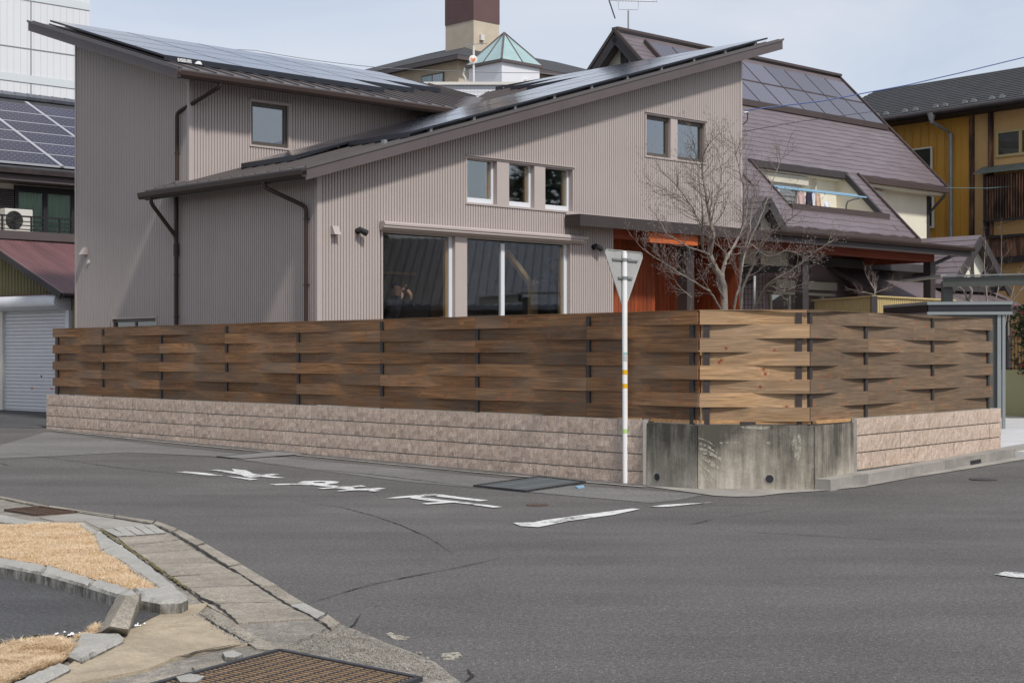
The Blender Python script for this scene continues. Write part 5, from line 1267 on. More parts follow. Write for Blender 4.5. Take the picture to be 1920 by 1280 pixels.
def gable_wing(name, label, s, t0, t1, zr, hw, slope, fr=FH, zbase=.3, tim=True, at=None):
    g_ = thing(name, label, 'gable', fr, (s, t0, 0)) if at is None else at
    ze = zr-hw*slope; ov = .28
    for sg in (-1, 1):
        a = (s, zr); b = (s+sg*(hw), ze)
        mb = MB(); th = .10
        mb.hexa([(a[0], t0-ov, a[1]-th), (b[0], t0-ov, b[1]-th), (b[0], t1, b[1]-th), (a[0], t1, a[1]-th)] if sg > 0 else [(b[0], t0-ov, b[1]-th), (a[0], t0-ov, a[1]-th), (a[0], t1, a[1]-th), (b[0], t1, b[1]-th)],
                [(a[0], t0-ov, a[1]), (b[0], t0-ov, b[1]), (b[0], t1, b[1]), (a[0], t1, a[1])] if sg > 0 else [(b[0], t0-ov, b[1]), (a[0], t0-ov, a[1]), (a[0], t1, a[1]), (b[0], t1, b[1])])
        part(g_, 'roof', mb, 'slate')
        # coursed slates as low steps
        n = int(hw*sqrt(1+slope**2)/.2); mb = MB()
        for k in range(n):
            u = (k+1)/n; x = s+sg*hw*u; z = zr-hw*slope*u; u2 = k/n; x2 = s+sg*hw*u2; z2 = zr-hw*slope*u2
            mb.quad((x, t0-ov, z+.022), (x, t1, z+.022), (x2, t1, z2+.002), (x2, t0-ov, z2+.002)); mb.quad((x, t0-ov, z), (x, t1, z), (x, t1, z+.022), (x, t0-ov, z+.022))
        part(g_, 'slate_course', mb, 'slate', kind='stuff')
        part(g_, 'barge_board', MB().bar((a[0], t0-ov-.02, a[1]-.12), (b[0]+sg*.05, t0-ov-.02, b[1]-.12-.05*slope), .05, .22), 'timber')
    part(g_, 'gable_wall', MB().add([(s-hw+.2, t0, ze-.0), (s+hw-.2, t0, ze-.0), (s, t0, zr-.12)], [(0, 1, 2)]), 'cream')
    if tim:
        part(g_, 'timber', MB().box(s-.07, s+.07, t0-.03, t0-.002, ze, zr-.2), 'timber'); part(g_, 'timber', MB().box(s-hw+.1, s+hw-.1, t0-.035, t0-.004, ze-.16, ze), 'timber')
    return g_
w1 = gable_wing('gable_porch', 'small half-timbered gable rising behind the bare tree', 13.0, 1.1, 4.5, 5.05, 1.45, 1.05)
w2 = gable_wing('gable_porch', 'half-timbered gable with slate roof beyond the carport, right', 22.86, 1.5, 5.2, 4.72, 1.45, .93)
part(w2, 'timber', MB().bar((23.1, 1.46, 3.4), (23.7, 1.46, 4.0), .10, .03), 'timber')
part(w2, 'lower_roof', MB().prism([(18.2, 1.0), (24.7, 1.0), (24.7, 3.0), (18.2, 3.0)], lambda x, y: 2.75+.5*(y-1.0), lambda x, y: 2.87+.5*(y-1.0)), 'slate')
part(w2, 'eave_board', MB().box(18.2, 24.8, .96, 1.04, 2.66, 2.86), 'timber')
part(w2, 'middle_roof', MB().prism([(17.6, 2.0), (22.0, 2.0), (22.0, 4.5), (17.6, 4.5)], lambda x, y: 3.80+.6*(y-2.0), lambda x, y: 3.90+.6*(y-2.0)), 'slate'); part(w2, 'eave_board', MB().box(16.2, 22.0, 1.92, 2.0, 3.68, 3.88), 'timber')
part(w2, 'wall', MB().box(18.4, 24.4, 2.0, 2.1, .2, 3.3), 'mauvetile'); part(w2, 'timber', MB().box(24.2, 24.4, 1.2, 1.4, .2, 2.8), 'timber')

# ---- TV antennas
def antenna(x, y, z0, z1, L, label, mirror=1, dish=False):
    t = thing('tv_antenna', label, 'antenna', FW, (x, y, z0))
    part(t, 'mast', MB().tube([(x, y, z0), (x, y, z1)], .022, 8), 'galv')
    part(t, 'boom', MB().tube([(x-L*.62, y, z1+.28), (x+L, y, z1+.24)], .014, 6), 'alu')
    part(t, 'support', MB().tube([(x-.35*L, y, z1+.27), (x-.33*L, y, z1+.03), (x+.33*L, y, z1+.02), (x+.36*L, y, z1+.26)], .01, 6), 'alu')
    for k in range(14):
        u = x-L*.4+L*1.36*k/13; part(t, 'element', MB().tube([(u, y-.10, z1+.26), (u, y+.10, z1+.26)], .006, 4), 'alu')
    for sgn in (-1, 1): part(t, 'reflector', MB().bar((x-L*.66, y, z1+.28), (x-L*.45, y, z1+.28+sgn*.50), .05, .03), 'black')
    return t
ax_, ay_, az_ = (3.178,43,10.333)
antenna(ax_, ay_, 8.6, (3.178,43,10.916)[2], .80, 'thin TV antenna on a mast by the gable peak of the slate house')

# ================================================================== ochre house, far right
random.seed(44)
oc = thing('ochre_house', 'ochre house with charcoal roof and charred timbers at the right', 'house', FY, (4, 0, 0))
xE = 9.5
part(oc, 'siding_wall', MB().box(-3.0, 3.03, .3, .42, .2, 8.9), 'yellow')
k = -2.9
while k < 3.0:
    part(oc, 'siding_seam', MB().box(k, k+.03, .262, .31, .2, 8.7), 'yellow'); k += .31
part(oc, 'plaster_wall', MB().box(3.03, xE, .28, .42, .2, 8.9), 'plaster')
for a in (3.03, 3.70, 6.6): part(oc, 'post', MB().box(a, a+.14, .18, .28, 4.4 if a < 3.1 else 5.1, 8.8), 'burnt')
# roof
rf = lambda x, y: 8.93+.42*(y+.55)
part(oc, 'roof', MB().prism([(-3.2, -.55), (xE, -.55), (xE, 3.6), (-3.2, 3.6)], lambda x, y: rf(x, y)-.14, rf), 'darkroof')
n = 16; mb = MB()
for r in range(18):
    y = -.55+r*.235; s = -3.2-(r % 2)*.45
    mb.quad((-3.2, y, rf(0, y)+.028), (xE, y, rf(0, y)+.028), (xE, y+.24, rf(0, y+.24)+.004), (-3.2, y+.24, rf(0, y+.24)+.004)); mb.quad((-3.2, y, rf(0, y)), (xE, y, rf(0, y)), (xE, y, rf(0, y)+.028), (-3.2, y, rf(0, y)+.028))
part(oc, 'roof_course', mb, 'darkroof', kind='stuff')
part(oc, 'gutter', MB().tube([(-3.2, -.62, 8.86), (xE, -.62, 8.86)], .07, 10), 'charpost'); part(oc, 'soffit', MB().box(-3.2, xE, -.5, .3, 8.78, 8.84), 'charpost')
part(oc, 'rear_wall', MB().box(-3, xE, 6, 6.1, .2, 9), 'plaster')
for i, x in enumerate((-.1, .28, 1.0, 1.4, 2.15, 2.5, 3.2, 3.52, 4.15, 4.5, 5.3)):
    y = -.30; z = rf(0, y)+.03; part(oc, 'snow_guard', MB().add([(x-.10, y, z), (x+.10, y, z), (x+.07, y, z+.09), (x, y, z+.14), (x-.07, y, z+.09), (x, y+.20, rf(0, y+.2)+.03)], [(0, 1, 2, 3, 4), (0, 4, 5), (4, 3, 5), (3, 2, 5), (2, 1, 5)]), 'galv')
part(oc, 'downpipe', MB().tube([(2.25, -.60, 8.82), (2.25, -.60, 8.60), (2.40, .15, 8.30), (2.40, .18, .3)], .065, 10), 'galv'); part(oc, 'pipe_funnel', MB().tube([(2.25, -.6, 8.62), (2.25, -.6, 8.86)], [.07, .14], 10), 'galv')
# windows
def ywin(x0, x1, z0, z1, fm, fw=.09, mid=None, y=.28, gm='glassdark', back='carport'):
    mb = MB().box(x0, x1, y-.06, y, z0, z0+fw).box(x0, x1, y-.06, y, z1-fw, z1).box(x0, x0+fw, y-.059, y, z0+fw, z1-fw).box(x1-fw, x1, y-.059, y, z0+fw, z1-fw)
    if mid: mb.box(mid-fw*.6, mid+fw*.6, y-.058, y, z0+fw, z1-fw)
    w = part(oc, 'window', mb, fm); off = OFF[oc.name]; mb = MB().box(x0+fw, x1-fw, y-.03, y-.02, z0+fw, z1-fw); o = bpy.data.objects.new('pane', make_mesh('pane', mb, gm, off)); COL.objects.link(o); o.parent = w
    part(oc, 'window_back', MB().box(x0+.02, x1-.02, y-.008, y-.002, z0+.02, z1-.02), back)
ywin(.35, 1.66, 7.28, 7.98, 'cream', .05, y=.26); ywin(3.94, 5.9, 7.40, 8.20, 'yfence', .08, mid=4.78); 
ywin(1.2, 1.72, 5.45, 6.55, 'cream', .06, y=.26)
# slatted timber screen with its little roof
part(oc, 'screen_roof', MB().hexa([(3.45, -.20, 6.92), (8, -.20, 6.92), (8, .28, 7.00), (3.45, .28, 7.00)], [(3.45, -.20, 6.96), (8, -.20, 6.96), (8, .28, 7.18), (3.45, .28, 7.18)]), 'copper')
part(oc, 'screen_back', MB().box(3.72, 7.6, .22, .275, 5.55, 6.88), 'charpost')
x = 3.70
while x < 5.6: part(oc, 'screen_slat', MB().box(x, x+.035, -.02, .03, 5.55, 6.85), 'burnt'); x += .092
part(oc, 'screen_rail', MB().box(3.70, 7.6, -.03, .04, 5.48, 5.55), 'charpost'); part(oc, 'screen_rail', MB().box(3.68, 3.76, -.03, .28, 4.9, 6.9), 'charpost')
# charred board band
part(oc, 'band_rail', MB().box(2.7, xE, -.1, .28, 4.98, 5.06), 'charpost')
x = 2.75
while x < 6.0: part(oc, 'charred_board', MB().box(x, x+.195, .02+random.uniform(-.012, .012), .10, 4.42, 4.98), 'burnt'); x += .2
part(oc, 'band_rail', MB().box(2.7, xE, -.02, .14, 4.24, 4.42), 'charpost')

# ================================================================== house with blue panels, far left
random.seed(55)
TL = 17.78
bl = thing('solar_house', 'two-storey house with blue solar roof and balcony at the left edge', 'house', FH, (4, TL, 0))
zL = lambda s, t: 6.30+.45*(t-(TL-.6))
part(bl, 'roof', MB().prism([(-4, TL-.6), (11, TL-.6), (11, 23.4), (-4, 23.4)], lambda x, y: zL(x, y)-.18, zL), 'darkroof')
part(bl, 'roof', MB().prism([(-4, 23.4), (11, 23.4), (11, 28), (-4, 28)], lambda x, y: zL(x, 46.8-y)-.18, lambda x, y: zL(x, 46.8-y)), 'darkroof')
for r in range(6):
    t0 = TL-.50+r*.90; t1 = t0+.865
    for k in range(5):
        s0 = 1.02+k*1.79-r*.0-3.58+1.79; s1 = s0+1.70; up = .10
        if s1 > 8.2 or s0 < -2: continue
        mb = MB(); mb.cur = 1; mb.hexa([(s0, t0, zL(0, t0)+up-.05), (s1, t0, zL(0, t0)+up-.05), (s1, t1, zL(0, t1)+up-.05), (s0, t1, zL(0, t1)+up-.05)], [(s0, t0, zL(0, t0)+up), (s1, t0, zL(0, t0)+up), (s1, t1, zL(0, t1)+up), (s0, t1, zL(0, t1)+up)])
        mb.cur = 0; mb.add([(s0+.02, t0+.02, zL(0, t0+.02)+up+.003), (s1-.02, t0+.02, zL(0, t0+.02)+up+.003), (s1-.02, t1-.02, zL(0, t1-.02)+up+.003), (s0+.02, t1-.02, zL(0, t1-.02)+up+.003)], [(0, 1, 2, 3)])
        part(bl, 'solar_panel', mb, ['solarL', 'alu'])
for k in range(8): part(bl, 'panel_rail', MB().bar((.96+(k-1)*1.79-.0, TL-.52, zL(0, TL-.52)+.09), (.96+(k-1)*1.79, 22.9, zL(0, 22.9)+.09), .10, .05), 'alu')
s = -3.8
while s < 10.5:
    part(bl, 'ridge_tile', MB().tube([(s, 23.4, zL(0, 23.4)+.10), (s+.40, 23.4, zL(0, 23.4)+.10)], [.125, .11], 8), 'tileroof'); s += .40
part(bl, 'gutter', MB().box(-4, 11, TL-.72, TL-.6, 6.14, 6.26), 'charpost'); part(bl, 'eave_fascia', MB().box(-4, 11, TL-.6, TL-.57, 5.96, 6.20), 'fascia'); part(bl, 'soffit', MB().box(-4, 11, TL-.57, TL, 5.94, 5.97), 'fascia')
part(bl, 'wall', MB().box(-4, 9, TL, TL+.1, .1, 6.0), 'cream')
# balcony door with green curtains, shutters either side
part(bl, 'window', MB().box(3.44, 5.15, TL-.10, TL-.03, 5.74, 5.90).box(3.44, 3.54, TL-.10, TL-.03, 4.5, 5.74).box(4.23, 4.35, TL-.10, TL-.03, 4.5, 5.74).box(5.03, 5.15, TL-.10, TL-.03, 4.5, 5.74), 'black')
for a, b in ((3.54, 4.23), (4.35, 5.03)):
    mb = MB(); vs = []; n = 40
    for i in range(n+1): x = a+(b-a)*i/n; y = TL-.035+.012*sin(i*1.1); vs += [(x, y, 4.5), (x, y, 5.74)]
    mb.add(vs, [(2*i, 2*i+2, 2*i+3, 2*i+1) for i in range(n)]); part(bl, 'curtain', mb, 'curtain'); part(bl, 'pane', MB().box(a, b, TL-.075, TL-.070, 4.5, 5.74), 'glassclear')
for a, b in ((2.95, 3.42), (5.17, 5.6)):
    z = 4.5
    while z < 5.75: part(bl, 'shutter_louvre', MB().box(a, b, TL-.06, TL-.01, z, z+.035), 'timber'); z += .05
# balcony slab, brick soldier course, rail
TB = TL-1.1
part(bl, 'balcony_slab', MB().box(-4, 9, TB, TL, 4.36, 4.60), 'fascia'); part(bl, 'floor_band', MB().box(-4, 9, TL-1.16, TB, 4.42, 4.63), 'fascia')
part(bl, 'brick_backing', MB().box(-4, 9, TB+.08, TL-.9, 4.0, 4.36), 'cream')
cols = []
for nm, c in (('brick_orange', (.58, .28, .17)), ('brick_tan', (.48, .38, .28)), ('brick_grey', (.34, .31, .27)), ('brick_salmon', (.60, .36, .25))): M[nm] = pm(nm, c, .08, 4, .85); cols.append(nm)
bm_ = [make_mesh('brick', MB().box(0, .062, 0, .03, 0, .22), c) for c in cols]
x = 2.2
while x < 6.2:
    o = bpy.data.objects.new('brick', random.choice(bm_)); COL.objects.link(o); o.parent = bl; o.location = (x-4, TB+.045-TL, 4.13); x += .073
part(bl, 'band_trim', MB().box(-4, 9, TB-.02, TB+.08, 4.03, 4.11), 'alu')
zz = 4.60
for z in (5.00, 4.88, 4.78, 4.68): part(bl, 'balcony_rail', MB().box(-4, 9, TB-.0, TB+.03, z-.012, z+.012 if z < 5 else z+.03), 'black')
x = 2.6
while x < 6.5: part(bl, 'rail_post', MB().box(x, x+.035, TB-.01, TB+.04, 4.6, 5.02), 'black'); x += .78
ac = thing('air_conditioner', 'white outdoor air conditioner unit on the left balcony', 'air conditioner', FH, (3.2, TL-.5, 4.6))
part(ac, 'casing', MB().bbox(2.85, 3.60, TL-.75, TL-.45, 4.62, 5.22, .01), 'pale')
mb = MB()
for k in range(7):
    r = .04+.03*k; P_ = [(3.10+cos(a*pi/12)*r, TL-.765, 4.93+sin(a*pi/12)*r) for a in range(25)]; mb.tube(P_, .006, 4, False)
for k in range(12): mb.bar((3.10, TL-.762, 4.93), (3.10+.23*cos(k*pi/6), TL-.762, 4.93+.23*sin(k*pi/6)), .008, .008)
part(ac, 'fan_grille', mb, 'black'); part(ac, 'fan_well', MB().tube([(3.10, TL-.752, 4.93), (3.10, TL-.756, 4.93)], .24, 24), 'carport')

# ================================================================== garage shed, left
random.seed(66)
gs = thing('garage_shed', 'olive corrugated shed with maroon roof and silver roller shutters', 'garage', FG, (-2, 0, 0))
zR = lambda x: 3.26-.43*(x+.75)
part(gs, 'front_wall', MB().prism([(-6, .02), (-2.9, .02), (.12, .02), (.12, .12), (-2.9, .12), (-6, .12)], .1, lambda x, y: zR(max(x, -2.9))-(.43*(-2.9-x) if x < -2.9 else 0)-.02), 'olive')
x = -2.85
while x < .12: part(gs, 'wall_rib', MB().add([(x, .02, 2.85), (x+.02, -.012, 2.85), (x+.045, -.012, 2.85), (x+.065, .02, 2.85), (x, .02, zR(x)-.03), (x+.02, -.012, zR(x)-.03), (x+.045, -.012, zR(x)-.03), (x+.065, .02, zR(x)-.03)], [(0, 1, 5, 4), (1, 2, 6, 5), (2, 3, 7, 6)]), 'olive'); x += .13
part(gs, 'side_wall', MB().box(.06, .12, .12, 6, .1, 2.95), 'olive'); part(gs, 'corner_post', MB().box(.06, .17, -.03, .1, .1, 2.96), 'olive')
part(gs, 'roof', MB().prism([(-2.9, -.45), (.25, -.45), (.25, 6), (-2.9, 6)], lambda x, y: zR(x)+.02, lambda x, y: zR(x)+.06), 'maroon')
part(gs, 'roof', MB().prism([(-6, -.45), (-2.9, -.45), (-2.9, 6), (-6, 6)], lambda x, y: zR(-2.9)-.43*(-2.9-x)+.02, lambda x, y: zR(-2.9)-.43*(-2.9-x)+.06), 'maroon')
y = -.3
while y < 5.9:
    xe = .23
    part(gs, 'roof_rib', MB().bar((-2.88, y, zR(-2.88)+.064), (xe, y, zR(xe)+.064), .02, .010), 'maroon'); y += .11
part(gs, 'barge_board', MB().bar((-2.9, -.46, zR(-2.9)-.01), (.25, -.46, zR(.25)-.01), .04, .14), 'timber'); part(gs, 'soffit', MB().prism([(-2.9, -.44), (.2, -.44), (.2, .02), (-2.9, .02)], lambda x, y: zR(x)-.04, lambda x, y: zR(x)-.01), 'timber')
part(gs, 'gutter', MB().tube([(.30, -.45, zR(.25)+.0), (.30, 6, zR(.25)+.0)], .05, 8), 'charpost'); part(gs, 'downpipe', MB().tube([(.26, -.0, 2.6), (.26, -.0, .1)], .035, 8), 'maroon')
part(gs, 'hood_trim', MB().box(-6, .02, -.08, .02, 2.87, 2.91), 'maroon')
# curved shutter hood
prof = [(-.0, 2.865), (-.30, 2.865)]+[(-.30-.16*sin(a), 2.70+.165*cos(a)) for a in [k*pi/12 for k in range(1, 9)]]+[(-.34, 2.56), (-.12, 2.52), (0, 2.52)]
n = len(prof)
for x0, x1 in ((-6, -2.75), (-2.745, -1.55), (-1.545, -.02)):
    part(gs, 'shutter_hood', MB().add([(x0, a, b) for a, b in prof]+[(x1, a, b) for a, b in prof], [tuple(range(n)), tuple(range(2*n-1, n-1, -1))]+[(i, n+i, n+(i+1) % n, (i+1) % n)[::-1] for i in range(n)]), 'shutter')
part(gs, 'frame_post', MB().box(-.12, .02, -.10, .0, .1, 2.52), 'shutter'); part(gs, 'frame_post', MB().box(-2.70, -2.60, -.12, .0, .1, 2.52), 'pale')
for x0, x1, nm in ((-2.60, -.12, 'right'), (-5.8, -2.70, 'left')):
    t = thing('roller_shutter', ['closed silver roller shutter with two keyholes', 'closed silver roller shutter cut by the left photo edge'][nm == 'left'], 'shutter', FG, (x0, -.05, .14))
    z = .15
    while z < 2.52:
        zt = min(z+.083, 2.53)
        part(t, 'shutter_slat', MB().add([(x0, -.02, z), (x1, -.02, z), (x1, -.045, z+.012), (x0, -.045, z+.012), (x1, -.048, zt-.022), (x0, -.048, zt-.022), (x1, -.03, zt), (x0, -.03, zt)], [(0, 1, 2, 3), (3, 2, 4, 5), (5, 4, 6, 7)]), 'shutter'); z += .083
    part(t, 'shutter_back', MB().box(x0, x1, -.018, -.01, .13, 2.53), 'carport')
    part(t, 'bottom_rail', MB().box(x0, x1, -.055, -.02, .10, .16), 'shutter')
    if nm == 'right':
        part(t, 'keyhole', MB().disc((-1.12, -.046, 1.02), (0, -1, 0), .025, 10, .008), 'black')
        for kx in (-1.5, -.72): part(t, 'latch', MB().box(kx-.035, kx+.035, -.056, -.04, .72, .76), 'tape_or')

# ================================================================== tall buildings behind
tw = thing('clad_tower', 'tall building clad in white panels behind the left roof', 'building', FH, (0, 33, 0))
tS, tZ = (13.89,14.22)
xR = tS
part(tw, 'wall', MB().box(xR-22, xR, 33, 45, 0, 30), 'whitepanel')
k = 0; x = xR-.22
for z in (15.25, 12.65, 9.9, 7.2): part(tw, 'panel_joint', MB().box(xR-22, xR, 32.985, 33.0, z-.02, z+.02), 'shedgrey')
for x in (xR-2.35, xR-7.2, xR-12): part(tw, 'panel_joint', MB().box(x-.02, x+.02, 32.984, 33.0, 0, 30), 'shedgrey')
x = xR-.15; mb = MB()
while x > xR-10: mb.box(x-.006, x+.006, 32.992, 33.0, 0, 30); x -= .26
part(tw, 'panel_groove', mb, 'groovegrey', kind='stuff')
for z in (14.55, 11.55): 
    M.setdefault('paleteal', pm('pale_teal_trim', (.58, .62, .64), .03, 1, .5)); part(tw, 'facade_band', MB().box(xR-22, xR, 32.97, 32.984, z-.14, z+.14), 'paleteal')

cb = (-2.351,68,14.524)
FC = frame(-2.35, 68.0, HANG)
hb = thing('hip_roof_building', 'beige apartment building with dark hip roof and maroon-topped tower', 'building', FC, (0, 0, 0))
ez = 14.52
part(hb, 'wall', MB().box(.55, 14, .55, 12, 4, ez-.1), 'beigetile')
cx_, cy_ = 5.5, 4.0
mb = MB(); Z2_ = ez+1.75
mb.add([(0, 0, ez), (16, 0, ez), (16, 13, ez), (0, 13, ez), (5, 5, Z2_), (11, 5, Z2_), (11, 8, Z2_), (5, 8, Z2_), (0, 0, ez-.14), (16, 0, ez-.14), (16, 13, ez-.14), (0, 13, ez-.14)], [(0, 1, 5, 4), (1, 2, 6, 5), (2, 3, 7, 6), (3, 0, 4, 7), (4, 5, 6, 7), (8, 9, 1, 0), (9, 10, 2, 1), (10, 11, 3, 2), (11, 8, 0, 3), (11, 10, 9, 8)])
part(hb, 'roof', mb, 'darkroof')
part(hb, 'eave_fascia', MB().box(-.03, 16, -.03, .0, ez-.22, ez-.05), 'fascia'); part(hb, 'eave_fascia', MB().box(-.03, .0, .0, 13, ez-.22, ez-.05), 'fascia')
def cwin(y0, y1, z0, z1):
    mb = MB().box(.50, .55, y0, y1, z0, z1); w = part(hb, 'window', mb, 'bronze'); off = OFF[hb.name]
    for a, b in ((y0+.06, (y0+y1)/2-.03), ((y0+y1)/2+.03, y1-.06)): o = bpy.data.objects.new('pane', make_mesh('pane', MB().box(.485, .498, a, b, z0+.06, z1-.06), 'lantern' if a > y0+.1 else 'glassdark', off)); COL.objects.link(o); o.parent = w
cwin(1.5, 3.0, 12.9, 14.0); cwin(4.3, 5.6, 12.8, 13.8); cwin(7.0, 8.0, 12.9, 13.7)
# balcony blocks and tower
part(hb, 'balcony_wall', MB().box(-.75, .55, .3, 2.3, 11.2, 13.0), 'beigetile'); part(hb, 'balcony_wall', MB().box(-.55, .50, 2.32, 4.2, 11.0, 12.85), 'browntower'); part(hb, 'balcony_wall', MB().box(-.6, .50, 4.2, 6.8, 11.0, 12.7), 'beigetile'); part(hb, 'balcony_rail', MB().bar((-.62, .4, 13.1), (-.62, 7, 13.1), .04), 'black')
tf = (-1.782,73,15.58)
FT = frame(tf[0], tf[1], HANG)
part(hb, 'tower', MB().add([(0, 0, 0)], []), 'beigetile') if 0 else None
tb_ = thing('roof_tower', 'square beige tiled tower with maroon cladding on top', 'tower', FT, (0, 0, 0))
part(tb_, 'tiled_base', MB().box(0, 1.62, 0, 1.98, 12, (-1.782,73,17.065)[2]), 'beigetile'); part(tb_, 'clad_top', MB().box(-.02, 1.64, -.02, 2.0, (-1.782,73,17.065)[2], 24), 'browntower')
part(tb_, 'vent_box', MB().box(.35, .58, -.14, 0, 16.15, 16.42), 'pale')

FPy = frame((-0.354,55,11.68)[0], 55.0, HANG)
wb = thing('lantern_block', 'white tiled rooftop block under a green glass pyramid', 'building', FPy, (0, 0, 0))
zt_ = 11.75
part(wb, 'wall', MB().box(0, 1.85, 0, 1.72, 8, zt_), 'whitetile'); part(wb, 'eave_frame', MB().box(-.10, 1.95, -.10, 1.82, zt_, zt_+.10), 'fascia')
ap = (.92, .86, 13.02); cn = [(-.08, -.08), (1.93, -.08), (1.93, 1.80), (-.08, 1.80)]
for i in range(4):
    a, b = cn[i], cn[(i+1) % 4]; m_ = ((a[0]+b[0])/2, (a[1]+b[1])/2)
    for p, q in ((a, m_), (m_, b)): part(wb, 'glass_pane', MB().add([(p[0], p[1], zt_+.10), (q[0], q[1], zt_+.10), ap], [(0, 1, 2)]), 'lantern')
    part(wb, 'glazing_bar', MB().bar((a[0], a[1], zt_+.10), (ap[0], ap[1], ap[2]+.01), .06, .05), 'fascia'); part(wb, 'glazing_bar', MB().bar((m_[0], m_[1], zt_+.10), ap, .04, .04), 'fascia')
part(wb, 'gutter_pipe', MB().tube([(-.05, 1.85, zt_+.02), (-.05, 1.95, zt_-.2), (-.02, 1.86, zt_-.35), (-.02, 1.86, 9)], .05, 8), 'pale'); part(wb, 'cctv_lamp', MB().box(1.05, 1.25, -.15, 0, 11.13, 11.25), 'pale')
pw = thing('tiled_parapet', 'low white tiled building in front of the glass pyramid block', 'building', FW, (0, 50, 0))
pz = (-1.017,50,10.076)[2]
part(pw, 'wall', MB().prism([(-2.75, 50), (4.5, 50), (4.5, 53), (-2.9, 53)], 5, pz), 'whitetile'); part(pw, 'coping', MB().prism([(-2.8, 49.9), (4.5, 49.9), (4.5, 53), (-2.95, 53)], pz, pz+.09), 'pale')
mb = MB()
for k in range(26): mb.box(-2.75, 4.5, 49.994, 50, pz-.1-k*.115, pz-.09-k*.115)
for k in range(64): mb.box(-2.7+k*.115, -2.69+k*.115, 49.9935, 50, pz-3, pz)
part(pw, 'tile_joint', mb, 'groovegrey', kind='stuff')
# weathered disc on a mast, with its own aerial
dx_, dy_, dz_ = (-1.336,54,11.641)
ds = thing('disc_mast', 'round orange and white weathered disc on a rusty mast', 'dish', FW, (dx_, dy_, 10))
part(ds, 'mast', MB().tube([(dx_+.02, dy_+.05, 10.5), (dx_+.02, dy_+.05, (-1.336,54,12.117)[2])], .035, 8), 'rust')
mb = MB(); P_ = []
for k in range(25): pass
mb.tube([(dx_, dy_, dz_), (dx_+.01, dy_-.03, dz_), (dx_+.02, dy_-.07, dz_)], [.15, .145, .02], 24); part(ds, 'disc', mb, 'rust')
random.seed(8)
for k in range(9):
    a = random.uniform(2.6, 6.6); r = random.uniform(.03, .11); part(ds, 'orange_patch', MB().disc((dx_+r*cos(a), dy_-.045, dz_+r*sin(a)*.9), (0, -1, 0), random.uniform(.025, .05), 7, .003+.04*(1-r/.12)), 'tape_or')
part(ds, 'aerial', MB().tube([(dx_-.30, dy_, dz_+.50), (dx_+.5, dy_, dz_+.56)], .012, 5).tube([(dx_-.25, dy_, dz_+.42), (dx_-.15, dy_, dz_+.58)], .01, 5).tube([(dx_-.1, dy_, dz_+.42), (dx_-.02, dy_, dz_+.6)], .01, 5), 'galv')

# house across the side street, seen only in the window reflections and past the right edge
rh = thing('tiled_house', 'grey tiled house across the side street, mirrored in the garden window', 'house', FW, (26, 25, 0))
part(rh, 'wall', MB().box(24, 32, 16, 38, 0, 3.2), 'timber'); part(rh, 'roof', MB().hexa([(23.2, 15, 3.0), (28.5, 15, 5.6), (28.5, 39, 5.6), (23.2, 39, 3.0)], [(23.2, 15, 3.15), (28.5, 15, 5.75), (28.5, 39, 5.75), (23.2, 39, 3.15)]), 'tileroof'); part(rh, 'roof', MB().hexa([(28.5, 15, 5.6), (33.8, 15, 3.0), (33.8, 39, 3.0), (28.5, 39, 5.6)], [(28.5, 15, 5.75), (33.8, 15, 3.15), (33.8, 39, 3.15), (28.5, 39, 5.75)]), 'tileroof')
mb = MB()
for k in range(80): mb.bar((23.2, 15.1+k*.3, 3.17), (28.5, 15.1+k*.3, 5.77), .13, .03)
part(rh, 'tile_roll', mb, 'tileroof', kind='stuff')

# ================================================================== things right of the house
random.seed(77)
# carport frame (olive grey) crossing to the right edge
cp = thing('carport_frame', 'olive-grey metal carport beam and post reaching the right photo edge', 'carport', FW, (7.9, 28.5, 0))
x0, y0, z0 = (7.903,28.5,2.814)
part(cp, 'post', MB().box(x0-.085, x0+.085, 28.5, 28.67, .1, z0+.03), 'carport')
a = (7.802,28.45,2.918); b = (9.567,27.4,2.782)
part(cp, 'beam', MB().bar((a[0], a[1], a[2]-.10), (b[0], b[1], a[2]-.10), .10, .17), 'carport'); part(cp, 'beam_cap', MB().bar((a[0]-.0, a[1]-.02, a[2]+.01), (b[0], b[1]-.02, a[2]+.01), .14, .022), 'galv')
c = (7.609,30.5,3.051)
part(cp, 'side_rail', MB().bar((c[0], c[1], a[2]+.02), (a[0], a[1], a[2]+.02), .10, .045), 'galv')
for k in range(6): part(cp, 'beam_rib', MB().box(a[0]+.35+k*.29, a[0]+.37+k*.29, a[1]-.13-k*.145, a[1]-.11-k*.145, a[2]-.16, a[2]-.03), 'post')
# grey storage shed with open sliding front
FS = frame((7.086,26.8,2.372)[0], 26.8, radians(-8))
sh = thing('storage_shed', 'grey metal storage shed with dark flat roof edge behind the right fence', 'shed', FS, (0, 0, 0))
zt_s = (7.086,26.8,2.408)[2]
part(sh, 'roof_edge', MB().box(0, 1.36, -.05, 0, zt_s-.17, zt_s-.05), 'black'); part(sh, 'roof_trim', MB().box(-.02, 1.38, -.07, .02, zt_s-.05, zt_s), 'shedgrey'); part(sh, 'roof_trim', MB().box(-.02, 1.38, -.07, .02, zt_s-.22, zt_s-.17), 'shedgrey')
part(sh, 'roof', MB().box(-.0, 1.36, .02, 1.3, zt_s-.12, zt_s-.02), 'shedgrey'); part(sh, 'side_edge', MB().bar((0, 0, zt_s-.11), (-.55, 1.9, zt_s-.11), .04, .13), 'black'); part(sh, 'side_trim', MB().bar((0, -.0, zt_s-.02), (-.55, 1.9, zt_s-.02), .05, .05), 'shedgrey'); part(sh, 'side_wall', MB().bar((0, .02, zt_s-.9), (-.5, 1.85, zt_s-.9), .03, 1.5), 'shedgrey')
